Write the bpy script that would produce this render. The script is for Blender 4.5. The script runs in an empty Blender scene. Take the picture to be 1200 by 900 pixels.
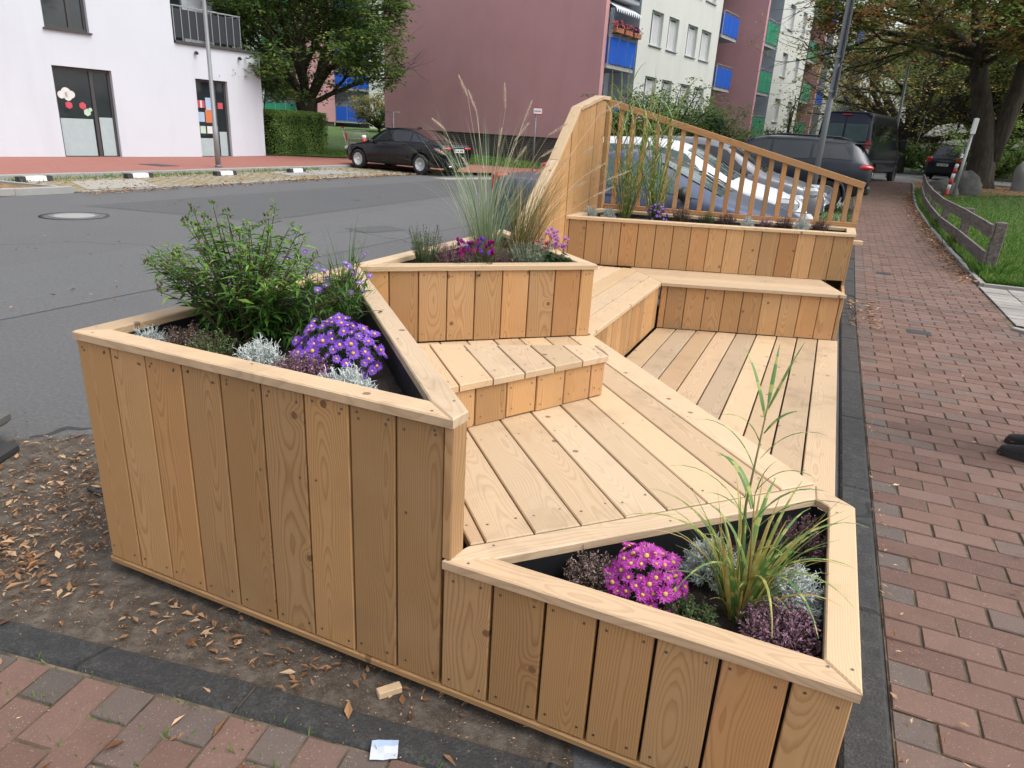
import bpy, bmesh, math, random, zlib
from mathutils import Vector, Matrix, noise
R_ = random.Random(11)
PI = math.pi
scene = bpy.context.scene
COL = scene.collection

# ------------------------------------------------------------------ materials
MATS = {}
class NT:
    """small helper round a node tree"""
    def __init__(s, name):
        s.m = bpy.data.materials.new(name); s.m.use_nodes = True
        s.t = s.m.node_tree; s.b = s.t.nodes['Principled BSDF']; s.out = s.t.nodes['Material Output']
        MATS[name] = s.m
    def n(s, typ, **kw):
        o = s.t.nodes.new(typ)
        for k, v in kw.items():
            if k.startswith('i_'):
                key = k[2:]
                key = int(key) if key.isdigit() else key.replace('_', ' ')
                o.inputs[key].default_value = v
            else: setattr(o, k, v)
        return o
    def l(s, a, b): s.t.links.new(a, b)
    def math(s, op, a, b=None, c=None, clamp=False):
        o = s.t.nodes.new('ShaderNodeMath'); o.operation = op; o.use_clamp = clamp
        for i, v in enumerate((a, b, c)):
            if v is None: continue
            if isinstance(v, (int, float)): o.inputs[i].default_value = v
            else: s.l(v, o.inputs[i])
        return o.outputs[0]
    def mix(s, f, a, b, mode='MIX'):
        o = s.t.nodes.new('ShaderNodeMix'); o.data_type = 'RGBA'; o.blend_type = mode
        for sock, v in ((o.inputs[0], f), (o.inputs[6], a), (o.inputs[7], b)):
            if isinstance(v, (int, float)): sock.default_value = v
            elif isinstance(v, tuple): sock.default_value = (v + (1,))[:4]
            else: s.l(v, sock)
        return o.outputs[2]
    def noise(s, vec, scale, detail=3, rough=.55, dist=0, dim='3D'):
        o = s.n('ShaderNodeTexNoise', noise_dimensions=dim)
        o.inputs['Scale'].default_value = scale; o.inputs['Detail'].default_value = detail
        o.inputs['Roughness'].default_value = rough; o.inputs['Distortion'].default_value = dist
        if vec is not None: s.l(vec, o.inputs['Vector'])
        return o.outputs['Fac']
    def ramp(s, fac, stops):
        o = s.n('ShaderNodeValToRGB'); e = o.color_ramp.elements
        while len(e) < len(stops): e.new(.5)
        for el, (p, c) in zip(e, stops):
            el.position = p; el.color = (c if isinstance(c, tuple) else (c, c, c)) + (1,)
        s.l(fac, o.inputs[0]); return o.outputs[0]
    def pos(s): return s.n('ShaderNodeNewGeometry').outputs['Position']
    def obj(s): return s.n('ShaderNodeTexCoord').outputs['Object']
    def rnd(s): return s.n('ShaderNodeVertexColor', layer_name='rnd').outputs['Color']
    def comb(s, x, y, z):
        o = s.n('ShaderNodeCombineXYZ')
        for i, v in enumerate((x, y, z)):
            if isinstance(v, (int, float)): o.inputs[i].default_value = v
            else: s.l(v, o.inputs[i])
        return o.outputs[0]
    def sep(s, v):
        o = s.n('ShaderNodeSeparateXYZ'); s.l(v, o.inputs[0]); return o.outputs
    def bump(s, h, strength=.3, dist=.01):
        o = s.n('ShaderNodeBump'); o.inputs['Strength'].default_value = strength
        o.inputs['Distance'].default_value = dist; s.l(h, o.inputs['Height']); s.l(o.outputs[0], s.b.inputs['Normal'])
    def base(s, c):
        if isinstance(c, tuple): s.b.inputs['Base Color'].default_value = (c + (1,))[:4]
        else: s.l(c, s.b.inputs['Base Color'])
    def set(s, **kw):
        for k, v in kw.items(): s.b.inputs[k.replace('_', ' ')].default_value = v
        return s

def simple(name, col, rough=.5, metal=0, var=.12, scale=6, spec=.5, bump=0, coat=0):
    t = NT(name)
    nz = t.noise(t.obj(), scale, 4)
    c = t.mix(t.math('MULTIPLY', nz, 1.0), tuple(x*(1-var) for x in col), tuple(min(1, x*(1+var)) for x in col))
    t.base(c); t.set(Roughness=rough, Metallic=metal, Specular_IOR_Level=spec)
    if coat: t.set(Coat_Weight=coat, Coat_Roughness=.04)
    if bump: t.bump(nz, bump, .004)
    return t.m

def wood_mat(name, light, dark, rough=.6, orange=(.50, .22, .085), stain=.0, contrast=1., vary=1., scuff=.6):
    t = NT(name)
    uv = t.n('ShaderNodeUVMap', uv_map='grain').outputs[0]
    a, b, _ = t.sep(uv)
    r, g, bl = t.sep(t.rnd())
    a2 = t.math('ADD', a, t.math('MULTIPLY', t.math('SUBTRACT', r, .5), .10))
    b2 = t.math('ADD', b, t.math('MULTIPLY', g, 37.))
    # knots
    kv = t.comb(t.math('ADD', a, t.math('MULTIPLY', bl, 11.)), b2, 0.)
    vo = t.n('ShaderNodeTexVoronoi', voronoi_dimensions='2D'); vo.inputs['Scale'].default_value = 5.2
    t.l(kv, vo.inputs['Vector'])
    kd = vo.outputs['Distance']; kc = t.sep(vo.outputs['Color'])[0]
    pick = t.math('GREATER_THAN', kc, .80)
    kn = t.noise(kv, 60, 2)
    kd2 = t.math('ADD', kd, t.math('MULTIPLY', t.math('SUBTRACT', kn, .5), .03))
    kmask = t.math('MULTIPLY', t.math('SUBTRACT', 1., t.math('SMOOTH_MIN', t.math('MULTIPLY', kd2, 14.), 1., .1), clamp=True), pick, clamp=True)
    core = t.math('MULTIPLY', t.math('LESS_THAN', kd2, .058), pick)
    halo = t.math('MULTIPLY', t.math('POWER', 2.718, t.math('MULTIPLY', t.math('MULTIPLY', kd, kd), -38.)), pick)
    # growth rings of a sawn log
    n1 = t.noise(t.comb(t.math('MULTIPLY', a, 3.), t.math('MULTIPLY', b2, 1.1), t.math('MULTIPLY', bl, 50.)), 1.0, 2)
    n2 = t.noise(t.comb(t.math('MULTIPLY', a, 30.), t.math('MULTIPLY', b2, 5.), bl), 1.0, 2)
    z = t.math('ADD', t.math('ADD', .012, t.math('MULTIPLY', bl, .07)), t.math('MULTIPLY', t.math('SUBTRACT', n1, .5), .15))
    rad = t.math('SQRT', t.math('ADD', t.math('MULTIPLY', a2, a2), t.math('MULTIPLY', z, z)))
    rad = t.math('ADD', rad, t.math('MULTIPLY', halo, .016))
    rr = t.math('ADD', t.math('MULTIPLY', rad, 165.), t.math('MULTIPLY', n2, .9))
    fr = t.math('FRACT', rr)
    band = t.ramp(fr, [(0, .12), (.45, .0), (.80, .75), (.92, 1.), (1., .12)])
    amt = t.math('MULTIPLY', band, t.math('MULTIPLY', contrast, t.math('ADD', .30, t.math('MULTIPLY', n1, .4))), clamp=True)
    fib = t.noise(t.comb(t.math('MULTIPLY', a, 420.), t.math('MULTIPLY', b2, 7.), bl), 1.0, 2)
    col = t.mix(amt, light, dark)
    col = t.mix(t.math('MULTIPLY', t.math('SUBTRACT', fib, .42), .55, clamp=True), col, tuple(x*.62 for x in light))
    # plank to plank
    og = t.math('MULTIPLY', t.math('SUBTRACT', g, .72), 2.6*vary, clamp=True)
    col = t.mix(og, col, t.mix(amt, orange, tuple(x*.62 for x in orange)))
    br = t.math('ADD', .93 - .23*vary, t.math('MULTIPLY', r, .46*vary))
    col = t.mix(1.0, col, t.comb(br, t.math('MULTIPLY', br, t.math('ADD', .965, t.math('MULTIPLY', bl, .06))), t.math('MULTIPLY', br, t.math('ADD', .90, t.math('MULTIPLY', bl, .18)))), 'MULTIPLY')
    col = t.mix(t.math('MULTIPLY', kmask, .35), col, tuple(x*.5 for x in dark))
    col = t.mix(t.math('MULTIPLY', core, .72), col, (.115, .052, .026))
    if stain:
        st = t.noise(t.pos(), 2.6, 3, .6)
        col = t.mix(t.math('MULTIPLY', t.math('SUBTRACT', st, .52), stain * 4, clamp=True), col, (.62, .52, .40))
    dirt = t.noise(t.pos(), 9, 4, .6)
    col = t.mix(t.math('MULTIPLY', t.math('SUBTRACT', dirt, .55), .9, clamp=True), col, tuple(x*.7 for x in light))
    # handling marks: grey smudges and thin scratches along the board
    sm = t.noise(t.pos(), 3.1, 5, .68); sc = t.noise(t.comb(t.math('MULTIPLY', a, 90.), t.math('MULTIPLY', b2, 1.6), bl), 1., 3, .6)
    col = t.mix(t.math('MULTIPLY', t.math('SUBTRACT', sm, .53), 2.4*scuff, clamp=True), col, (.20, .135, .085))
    col = t.mix(t.math('MULTIPLY', t.math('SUBTRACT', sc, .64), 2.2*scuff, clamp=True), col, tuple(x*.55 for x in light))
    t.base(col); t.set(Roughness=rough, Specular_IOR_Level=.35)
    t.bump(t.math('ADD', t.math('MULTIPLY', band, -.5), fib), .22, .0012)
    return t.m

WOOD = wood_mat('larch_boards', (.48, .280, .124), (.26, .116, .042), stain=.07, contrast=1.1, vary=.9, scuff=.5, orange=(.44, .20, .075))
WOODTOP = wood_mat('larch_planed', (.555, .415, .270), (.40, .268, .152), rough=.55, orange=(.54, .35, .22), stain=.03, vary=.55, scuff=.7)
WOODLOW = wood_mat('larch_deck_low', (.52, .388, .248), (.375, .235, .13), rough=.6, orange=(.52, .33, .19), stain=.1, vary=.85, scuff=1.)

def rnd_color_mat(name, stops, rough=.55, trans=.0, spec=.3, noise_amt=0, sheen=0):
    """colour picked per face by the red channel of the rnd attribute"""
    t = NT(name)
    r, g, b = t.sep(t.rnd())
    c = t.ramp(r, stops)
    c = t.mix(1., c, t.comb(*(3*[t.math('ADD', .75, t.math('MULTIPLY', g, .5))])), 'MULTIPLY')
    t.base(c); t.set(Roughness=rough, Specular_IOR_Level=spec)
    if trans:
        tr = t.n('ShaderNodeBsdfTranslucent'); t.l(c, tr.inputs['Color'])
        mx = t.n('ShaderNodeMixShader'); mx.inputs[0].default_value = trans
        t.l(t.b.outputs[0], mx.inputs[1]); t.l(tr.outputs[0], mx.inputs[2]); t.l(mx.outputs[0], t.out.inputs['Surface'])
    return t.m

# ------------------------------------------------------------------ mesh builder
class MB:
    def __init__(s): s.v = []; s.f = []; s.m = []; s.c = []; s.uv = []; s.sm = []
    def add(s, vs, fs, mat=0, c=None, uvs=None, smooth=False):
        o = len(s.v); s.v.extend([tuple(p) for p in vs])
        if c is None: c = (R_.random(), R_.random(), R_.random())
        for f in fs:
            s.f.append(tuple(i + o for i in f)); s.m.append(mat); s.c.append(c); s.sm.append(smooth)
            s.uv.append([uvs[i] for i in f] if uvs else None)
    def merge(s, o, M=None, mat=None):
        k = len(s.v)
        s.v.extend([tuple(M @ Vector(p)) for p in o.v] if M else o.v)
        s.f.extend([tuple(i + k for i in f) for f in o.f]); s.m.extend(o.m if mat is None else [mat]*len(o.m)); s.c.extend(o.c); s.uv.extend(o.uv); s.sm.extend(o.sm)
    def box(s, a, b, mat=0, c=None, M=None, bev=0):
        (x0, y0, z0), (x1, y1, z1) = a, b
        if bev:
            e = bev
            rings = []
            vs = []
            for z, i in ((z0, e), (z0 + e, 0), (z1 - e, 0), (z1, e)):
                for (sx, sy) in ((0, 0), (1, 0), (1, 1), (0, 1)):
                    for q in range(2):
                        cx = x1 - i if sx else x0 + i; cy = y1 - i if sy else y0 + i
                        # cut the vertical edges too
                        first = (sx == sy)
                        dx = (-e if sx else e); dy = (-e if sy else e)
                        along_x = (q == 1) if first else (q == 0)
                        vs.append((cx + (dx if along_x else 0), cy + (0 if along_x else dy), z))
            fs = [tuple(range(7, -1, -1)), tuple(range(24, 32))]
            for r in range(3):
                for k in range(8):
                    fs.append((r*8 + k, r*8 + (k+1) % 8, (r+1)*8 + (k+1) % 8, (r+1)*8 + k))
        else:
            vs = [(x0,y0,z0),(x1,y0,z0),(x1,y1,z0),(x0,y1,z0),(x0,y0,z1),(x1,y0,z1),(x1,y1,z1),(x0,y1,z1)]
            fs = [(3,2,1,0),(4,5,6,7),(0,1,5,4),(1,2,6,5),(2,3,7,6),(3,0,4,7)]
        if M: vs = [M @ Vector(p) for p in vs]
        s.add(vs, fs, mat, c)
    def prism(s, poly, z0, z1, mat=0, c=None, M=None):
        n = len(poly); vs = [(p[0], p[1], z0) for p in poly] + [(p[0], p[1], z1) for p in poly]
        if M: vs = [M @ Vector(p) for p in vs]
        fs = [tuple(range(n-1, -1, -1)), tuple(range(n, 2*n))] + [(i, (i+1) % n, n+(i+1) % n, n+i) for i in range(n)]
        s.add(vs, fs, mat, c)
    def plank(s, O, eu, ev, poly, thick, along='v', mat=0, ch=.003, c=None):
        """board with polygon outline (u,v) in the frame O,eu,ev; face at n=0 (n=eu x ev), chamfered edges"""
        eu = Vector(eu); ev = Vector(ev); en = eu.cross(ev); O = Vector(O)
        ar = sum(poly[i][0]*poly[(i+1) % len(poly)][1] - poly[(i+1) % len(poly)][0]*poly[i][1] for i in range(len(poly)))
        if abs(ar) < 1e-4: return
        if ar < 0: poly = poly[::-1]
        n = len(poly)
        ins = inset(poly, ch)
        rings = [(poly, -thick), (poly, -ch), (ins, 0.)]
        vs = []; uvs = []
        us = min(p[0] for p in poly); um = .5*(us + max(p[0] for p in poly)); vm = .5*(min(p[1] for p in poly) + max(p[1] for p in poly))
        for pl, h in rings:
            for (u, v) in pl:
                vs.append(O + eu*u + ev*v + en*h)
                uvs.append((u-um+h*.5, v) if along == 'v' else (v-vm+h*.5, u))
        fs = [tuple(range(n-1, -1, -1)), tuple(range(2*n, 3*n))]
        for r in range(2):
            for k in range(n): fs.append((r*n+k, r*n+(k+1) % n, (r+1)*n+(k+1) % n, (r+1)*n+k))
        s.add(vs, fs, mat, c, uvs)
    def tube(s, pts, rad, sides=8, mat=0, c=None, cap=True, smooth=True):
        pts = [Vector(p) for p in pts]
        if isinstance(rad, (int, float)): rad = [rad]*len(pts)
        vs = []; prev = None
        for i, p in enumerate(pts):
            d = (pts[min(i+1, len(pts)-1)] - pts[max(i-1, 0)])
            if d.length < 1e-9: d = Vector((0, 0, 1))
            d.normalize()
            if prev is None:
                prev = d.orthogonal().normalized()
            a = (prev - d*prev.dot(d))
            if a.length < 1e-6: a = d.orthogonal()
            a.normalize(); prev = a
            b = d.cross(a)
            for k in range(sides):
                t = 2*PI*k/sides; vs.append(p + (a*math.cos(t) + b*math.sin(t))*rad[i])
        fs = []
        for i in range(len(pts)-1):
            for k in range(sides):
                fs.append((i*sides+k, i*sides+(k+1) % sides, (i+1)*sides+(k+1) % sides, (i+1)*sides+k))
        if cap:
            fs.append(tuple(range(sides-1, -1, -1))); fs.append(tuple(range((len(pts)-1)*sides, len(pts)*sides)))
        s.add(vs, fs, mat, c, smooth=smooth)
    def lathe(s, prof, M=None, seg=24, mat=0, c=None, smooth=True):
        """prof: (r, z) list round z"""
        vs = []
        for r, z in prof:
            for k in range(seg):
                t = 2*PI*k/seg; vs.append(Vector((r*math.cos(t), r*math.sin(t), z)))
        if M: vs = [M @ p for p in vs]
        fs = []
        for i in range(len(prof)-1):
            for k in range(seg): fs.append((i*seg+k, i*seg+(k+1) % seg, (i+1)*seg+(k+1) % seg, (i+1)*seg+k))
        if prof[0][0] > 1e-4: fs.append(tuple(range(seg-1, -1, -1)))
        if prof[-1][0] > 1e-4: fs.append(tuple(range((len(prof)-1)*seg, len(prof)*seg)))
        s.add(vs, fs, mat, c, smooth=smooth)
    def ellipsoid(s, cen, rad, seg=12, rings=8, mat=0, c=None, M=None):
        prof = []
        vs = []; fs = []
        for i in range(rings+1):
            ph = -PI/2 + PI*i/rings
            for k in range(seg):
                t = 2*PI*k/seg
                p = Vector((cen[0]+rad[0]*math.cos(ph)*math.cos(t), cen[1]+rad[1]*math.cos(ph)*math.sin(t), cen[2]+rad[2]*math.sin(ph)))
                vs.append(M @ p if M else p)
        for i in range(rings):
            for k in range(seg): fs.append((i*seg+k, i*seg+(k+1) % seg, (i+1)*seg+(k+1) % seg, (i+1)*seg+k))
        s.add(vs, fs, mat, c, smooth=True)
    def build(s, name, mats, parent=None, M=None):
        me = bpy.data.meshes.new(name)
        me.from_pydata(s.v, [], s.f)
        if not isinstance(mats, (list, tuple)): mats = [mats]
        for m in mats: me.materials.append(m)
        me.polygons.foreach_set('material_index', s.m)
        me.polygons.foreach_set('use_smooth', s.sm)
        at = me.color_attributes.new('rnd', 'FLOAT_COLOR', 'CORNER')
        buf = []
        for f, c in zip(s.f, s.c): buf.extend((c[0], c[1], c[2], 1.)*len(f))
        at.data.foreach_set('color', buf)
        if any(u is not None for u in s.uv):
            ul = me.uv_layers.new(name='grain'); buf = []
            for f, u in zip(s.f, s.uv):
                if u is None: buf.extend((0., 0.)*len(f))
                else:
                    for q in u: buf.extend((q[0], q[1]))
            ul.data.foreach_set('uv', buf)
        me.update()
        o = bpy.data.objects.new(name, me); COL.objects.link(o)
        if parent: o.parent = parent
        if M is not None: o.matrix_local = M
        return o

def inset(poly, d):
    n = len(poly); out = []
    lines = []
    for i in range(n):
        p, q = poly[i], poly[(i+1) % n]
        dx, dy = q[0]-p[0], q[1]-p[1]; L = math.hypot(dx, dy) or 1e-9
        nx, ny = -dy/L, dx/L
        lines.append(((p[0]+nx*d, p[1]+ny*d), (dx/L, dy/L)))
    for i in range(n):
        (p, a), (q, b) = lines[i-1], lines[i]
        den = a[0]*b[1]-a[1]*b[0]
        if abs(den) < 1e-6: out.append(q); continue
        t = ((q[0]-p[0])*b[1]-(q[1]-p[1])*b[0])/den
        out.append((p[0]+a[0]*t, p[1]+a[1]*t))
    return out

def clip(poly, p, n):
    """keep the side of the line through p with inward normal n"""
    out = []
    for i in range(len(poly)):
        a, b = poly[i], poly[(i+1) % len(poly)]
        da = (a[0]-p[0])*n[0]+(a[1]-p[1])*n[1]; db = (b[0]-p[0])*n[0]+(b[1]-p[1])*n[1]
        if da >= 0: out.append(a)
        if da*db < 0:
            t = da/(da-db); out.append((a[0]+(b[0]-a[0])*t, a[1]+(b[1]-a[1])*t))
    return out
def clip_poly(poly, region):
    """region convex, counter-clockwise"""
    for i in range(len(region)):
        p, q = region[i], region[(i+1) % len(region)]
        poly = clip(poly, p, (-(q[1]-p[1]), q[0]-p[0]))
        if len(poly) < 3: return []
    return poly

# ------------------------------------------------------------------ scene objects
def empty(name, loc=(0, 0, 0), rz=0):
    o = bpy.data.objects.new(name, None); COL.objects.link(o)
    o.empty_display_size = .2; o.location = loc; o.rotation_euler = (0, 0, rz); return o
def tag(o, label, cat, group=None, kind=None):
    o['label'] = label; o['category'] = cat
    if group: o['group'] = group
    if kind: o['kind'] = kind
    return o
def struct(o, kind='structure'):
    o['kind'] = kind; return o
def kids(o): return [c for c in list(bpy.data.objects) if c.parent == o]
def copy_tree(o, parent=None, ch=None):
    c = o.copy(); COL.objects.link(c)
    if parent: c.parent = parent
    for k in o.children: copy_tree(k, c)
    return c

def smooth(t):
    t = max(0., min(1., t)); return t*t*(3-2*t)
CAM = Vector((2.1027, -1.3792, 1.5623))
def gz(x, y):
    """height of the terrain"""
    w = smooth((x+9)/5)
    r = .007*max(0., min(18., y-6))*w + .29*smooth((y-22)/7)*w
    D = math.hypot(x-CAM.x, y-CAM.y)
    if x < -9: r += .9*max(0., min(1., (D-28)/34))*smooth((-9-x)/3)
    return r
def sheet(name, poly, z, mat, cell=1.0, follow=True, kind='structure'):
    """ground sheet: polygon (convex pieces allowed) cut into cells that follow the terrain"""
    xs = [p[0] for p in poly]; ys = [p[1] for p in poly]
    ar = sum(poly[i][0]*poly[(i+1) % len(poly)][1]-poly[(i+1) % len(poly)][0]*poly[i][1] for i in range(len(poly)))
    if ar < 0: poly = poly[::-1]
    bm = bmesh.new()
    vs = [bm.verts.new((p[0], p[1], 0)) for p in poly]; bm.faces.new(vs)
    def cuts(lo, hi, ax):
        k = math.floor(lo/cell)+1
        while k*cell < hi:
            co = [0, 0, 0]; no = [0, 0, 0]; co[ax] = k*cell; no[ax] = 1
            bmesh.ops.bisect_plane(bm, geom=bm.verts[:]+bm.edges[:]+bm.faces[:], plane_co=co, plane_no=no)
            k += 1
    cuts(min(xs), max(xs), 0); cuts(min(ys), max(ys), 1)
    for v in bm.verts: v.co.z = z + (gz(v.co.x, v.co.y) if follow else 0)
    me = bpy.data.meshes.new(name); bm.to_mesh(me); bm.free()
    me.materials.append(mat)
    o = bpy.data.objects.new(name, me); COL.objects.link(o)
    if kind: o['kind'] = kind
    return o

# ------------------------------------------------------------------ camera, light, sky
cam_d = bpy.data.cameras.new('camera'); cam = bpy.data.objects.new('camera', cam_d); COL.objects.link(cam)
cam_d.sensor_width = 36; cam_d.lens = 815.64*36/1200; cam_d.clip_end = 600; cam_d.clip_start = .05
cam.matrix_world = Matrix(((.91130076, -.18587046, .36740046, CAM.x), (.40825745, .29207124, -.86488163, CAM.y), (.05344884, .93816127, .34204775, CAM.z), (0, 0, 0, 1)))
scene.camera = cam
w = bpy.data.worlds.new('World'); scene.world = w; w.use_nodes = True
wt = w.node_tree; bg = wt.nodes['Background']
sky = wt.nodes.new('ShaderNodeTexSky'); sky.sky_type = 'NISHITA'; sky.sun_disc = False
SUN_EL = math.radians(58); SUN_AZ = math.radians(88)      # azimuth measured from +y towards +x
sky.sun_elevation = SUN_EL; sky.sun_rotation = SUN_AZ; sky.dust_density = 4.; sky.air_density = 1.; sky.ozone_density = 1.
hs = wt.nodes.new('ShaderNodeHueSaturation'); hs.inputs['Saturation'].default_value = .32
wt.links.new(sky.outputs[0], hs.inputs['Color']); wt.links.new(hs.outputs[0], bg.inputs['Color'])
bg.inputs['Strength'].default_value = .15
sd = bpy.data.lights.new('sun', 'SUN'); sun = bpy.data.objects.new('sun', sd); COL.objects.link(sun)
sd.energy = .70; sd.angle = math.radians(48); sd.color = (1, .96, .90)
dv = Vector((math.sin(SUN_AZ)*math.cos(SUN_EL), math.cos(SUN_AZ)*math.cos(SUN_EL), math.sin(SUN_EL)))
sun.rotation_euler = dv.to_track_quat('Z', 'Y').to_euler()
sun.location = (0, 0, 30)
scene.view_settings.view_transform = 'Standard'; scene.view_settings.look = 'None'
scene.view_settings.exposure = .95; scene.view_settings.gamma = 1
scene.view_settings.use_curve_mapping = False
# ================================================================== the parklet
W = 2.36; ZA = .896; ZS = .486; ZL = .110; RT = .027; CT = .022
park = empty('wooden_parklet', (1.18, 2.5, 0)); PKM = Matrix.Translation((-1.18, -2.5, 0))
tag(park, 'large new larch wood parklet with stepped decks, planter boxes and slatted railing', 'parklet')
def pk(name, parent=None): return parent
screw_m = simple('screw_steel', (.20, .17, .14), .4, .8)
liner_m = simple('black_liner', (.012, .012, .014), .45, 0, .3, 30, bump=.6)
def soil_material():
    t = NT('soil'); n = t.noise(t.pos(), 60, 5, .7)
    t.base(t.ramp(n, [(.3, (.010, .007, .005)), (.7, (.050, .034, .024))])); t.set(Roughness=.95); t.bump(n, 1., .02); return t.m
soil_m = soil_material()
def pbuild(mb, name, mats, parent=None):
    o = mb.build(name, mats, parent or park)
    if parent is None: o.matrix_local = PKM
    return o
def screw(mb, P, n, r=.0042):
    n = Vector(n).normalized(); a = n.orthogonal().normalized(); b = n.cross(a); P = Vector(P)
    vs = [P + n*.0008 + (a*math.cos(k*PI/3) + b*math.sin(k*PI/3))*r for k in range(6)]
    mb.add(vs, [tuple(range(6))], 1, (.5, .5, .5))
def cladding(mb, P, Q, z0, z1, out=0., pitch=.15, gap=.005, start=0., screws=True, widths=None):
    """vertical boards on the outside of the line P->Q (outside = right-hand side of P->Q seen from above)"""
    P = Vector((P[0], P[1], 0)); Q = Vector((Q[0], Q[1], 0)); e = (Q-P); L = e.length; e.normalize(); up = Vector((0, 0, 1))
    n = e.cross(up)     # outward
    O = P + n*out
    u = start
    if u > 0: u -= pitch
    while u < L - .004:
        a = max(u + gap/2, 0.002); b = min(u + pitch - gap/2, L - .002)
        if b - a > .01:
            zt = z1 - R_.uniform(0, .002); zb = z0 + R_.uniform(0, .004)
            jit = n*R_.uniform(-.0012, .0012)
            mb.plank(O + jit, e, up, [(a, zb), (b, zb), (b, zt), (a, zt)], CT)
            if screws and b - a > .07:
                for uu in (a + .022, b - .022):
                    for zz in (zb + .035, zt - .03):
                        screw(mb, O + jit + e*(uu + R_.uniform(-.006, .006)) + up*(zz + R_.uniform(-.008, .008)), n)
        u += pitch
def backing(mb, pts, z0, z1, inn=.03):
    """black sheets behind the boards, standing in for the shade in the gaps"""
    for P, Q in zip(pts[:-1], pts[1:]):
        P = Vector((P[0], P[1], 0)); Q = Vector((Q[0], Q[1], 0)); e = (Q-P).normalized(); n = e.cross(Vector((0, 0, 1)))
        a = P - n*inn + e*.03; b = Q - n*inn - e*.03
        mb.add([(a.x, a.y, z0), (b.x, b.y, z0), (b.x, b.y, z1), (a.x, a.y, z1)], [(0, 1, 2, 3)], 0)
def rim(mb, boards, z, th=RT, screws=True):
    """flat mitred boards; each outline starts with its two outer ends"""
    for bd in boards:
        p, q = Vector(bd[0] + (0,)), Vector(bd[1] + (0,))
        e = (q-p).normalized(); f = Vector((-e.y, e.x, 0))
        O = Vector((p.x, p.y, z + R_.uniform(-.001, .001)))
        pol = [((Vector(v + (0,))-p).dot(e), (Vector(v + (0,))-p).dot(f)) for v in bd]
        pol = inset(pol, .0006)
        mb.plank(O, e, f, pol, th, along='u', ch=.004)
        L = (q-p).length
        if screws and L > .3:
            k = max(2, int(L/.55)+1)
            for j in range(k):
                u = .07 + (L-.14)*j/(k-1)
                screw(mb, O + e*u + f*(.02 + .035*(j % 2)), (0, 0, 1))
def planter(corners, simp, boards, z, zb, soil_z, label, sides):
    root = bpy.data.objects.new('planter_box', None); COL.objects.link(root); root.parent = park; root.matrix_local = PKM
    if label: root['label'] = label
    m = MB()
    n = len(corners)
    ins = inset(corners, .012)
    for i, sd in enumerate(sides):
        if sd is None: continue
        z0, st = sd
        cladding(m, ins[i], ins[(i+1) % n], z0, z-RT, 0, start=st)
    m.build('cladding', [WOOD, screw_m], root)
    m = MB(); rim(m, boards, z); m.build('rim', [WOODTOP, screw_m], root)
    inn = inset(simp, .072); ni = len(inn)
    m = MB()
    for i in range(ni):
        p, q = Vector(inn[i]+(0,)), Vector(inn[(i+1) % ni]+(0,)); L = (q-p).length; k = max(2, int(L/.05))
        e = (q-p).normalized(); f = Vector((-e.y, e.x, 0))
        vs = []
        for j in range(k+1):
            for zz in (z-RT-.002, z-.5*(z-soil_z)-RT, soil_z-.03):
                w_ = 0 if j in (0, k) else .006*noise.noise((j*.9+i*7, zz*9, 0))
                P = p + e*(L*j/k) + f*(.004+w_); vs.append((P.x, P.y, zz))
        fs = []
        for j in range(k):
            for r in range(2): fs.append((j*3+r, j*3+r+1, (j+1)*3+r+1, (j+1)*3+r))
        m.add(vs, fs, 0, smooth=True)
    m.build('liner', liner_m, root)
    # soil: a lumpy bed
    m = MB(); xs = [p[0] for p in inn]; ys = [p[1] for p in inn]; c = .035
    ii = inset(simp, .07)
    for a in range(int((max(xs)-min(xs))/c)+1):
        for b in range(int((max(ys)-min(ys))/c)+1):
            x, y = min(xs)+a*c, min(ys)+b*c
            pol = clip_poly([(x, y), (x+c, y), (x+c, y+c), (x, y+c)], ii)
            if len(pol) > 2:
                m.add([(p[0], p[1], soil_z + .022*noise.noise((p[0]*14, p[1]*14, 3))) for p in pol], [tuple(range(len(pol)))], 0, smooth=True)
    m.build('soil', soil_m, root)
    m = MB(); backing(m, ins + [ins[0]], zb, z-RT); m.build('gap_shade', liner_m, root)  # black sheets added behind the cladding to paint shade into its gaps
    return root
# corners counter-clockwise seen from above
PA = [(0, 0), (1.366, 0), (1.373, .072), (.075, 1.425), (0, 1.43)]
PC = [(.062, 1.452), (1.008, 2.31), (.0, 3.24), (0, 1.452)]
PD = [(1.343, 0), (W, 0), (W, .887), (2.296, .967), (2.237, .992), (1.372, .092)]
PB = [(.03, 4.44), (W, 5.255), (W, 5.80), (.06, 5.36)]
def xline(p, q, r, t):
    d1 = (q[0]-p[0], q[1]-p[1]); d2 = (t[0]-r[0], t[1]-r[1]); den = d1[0]*d2[1]-d1[1]*d2[0]
    k = ((r[0]-p[0])*d2[1]-(r[1]-p[1])*d2[0])/den
    return (p[0]+d1[0]*k, p[1]+d1[1]*k)
SA = [(0, 0), xline((0, 0), (1, 0), PA[2], PA[3]), xline((0, 0), (0, 1), PA[2], PA[3])]
IA = inset(SA, .078)
BA = [[(0, 0), (1.366, 0), IA[1], IA[0]], [(1.373, .072), (.075, 1.425), IA[2], IA[1], (1.366, 0)], [(0, 1.43), (0, 0), IA[0], IA[2], (.075, 1.425)]]
SC = [xline((0, 0), (0, 1), PC[0], PC[1]), (1.008, 2.31), (0, 3.24)]
IC = inset(SC, .078)
BC = [[PC[0], PC[1], IC[1], IC[0]], [PC[1], PC[2], IC[2], IC[1]], [PC[2], (0, 1.440), PC[0], IC[0], IC[2]]]
SD = [xline((0, 0), (1, 0), PD[4], PD[5]), (W, 0), (W, .887), (2.237, .992)]
ID = inset(SD, .078)
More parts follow.
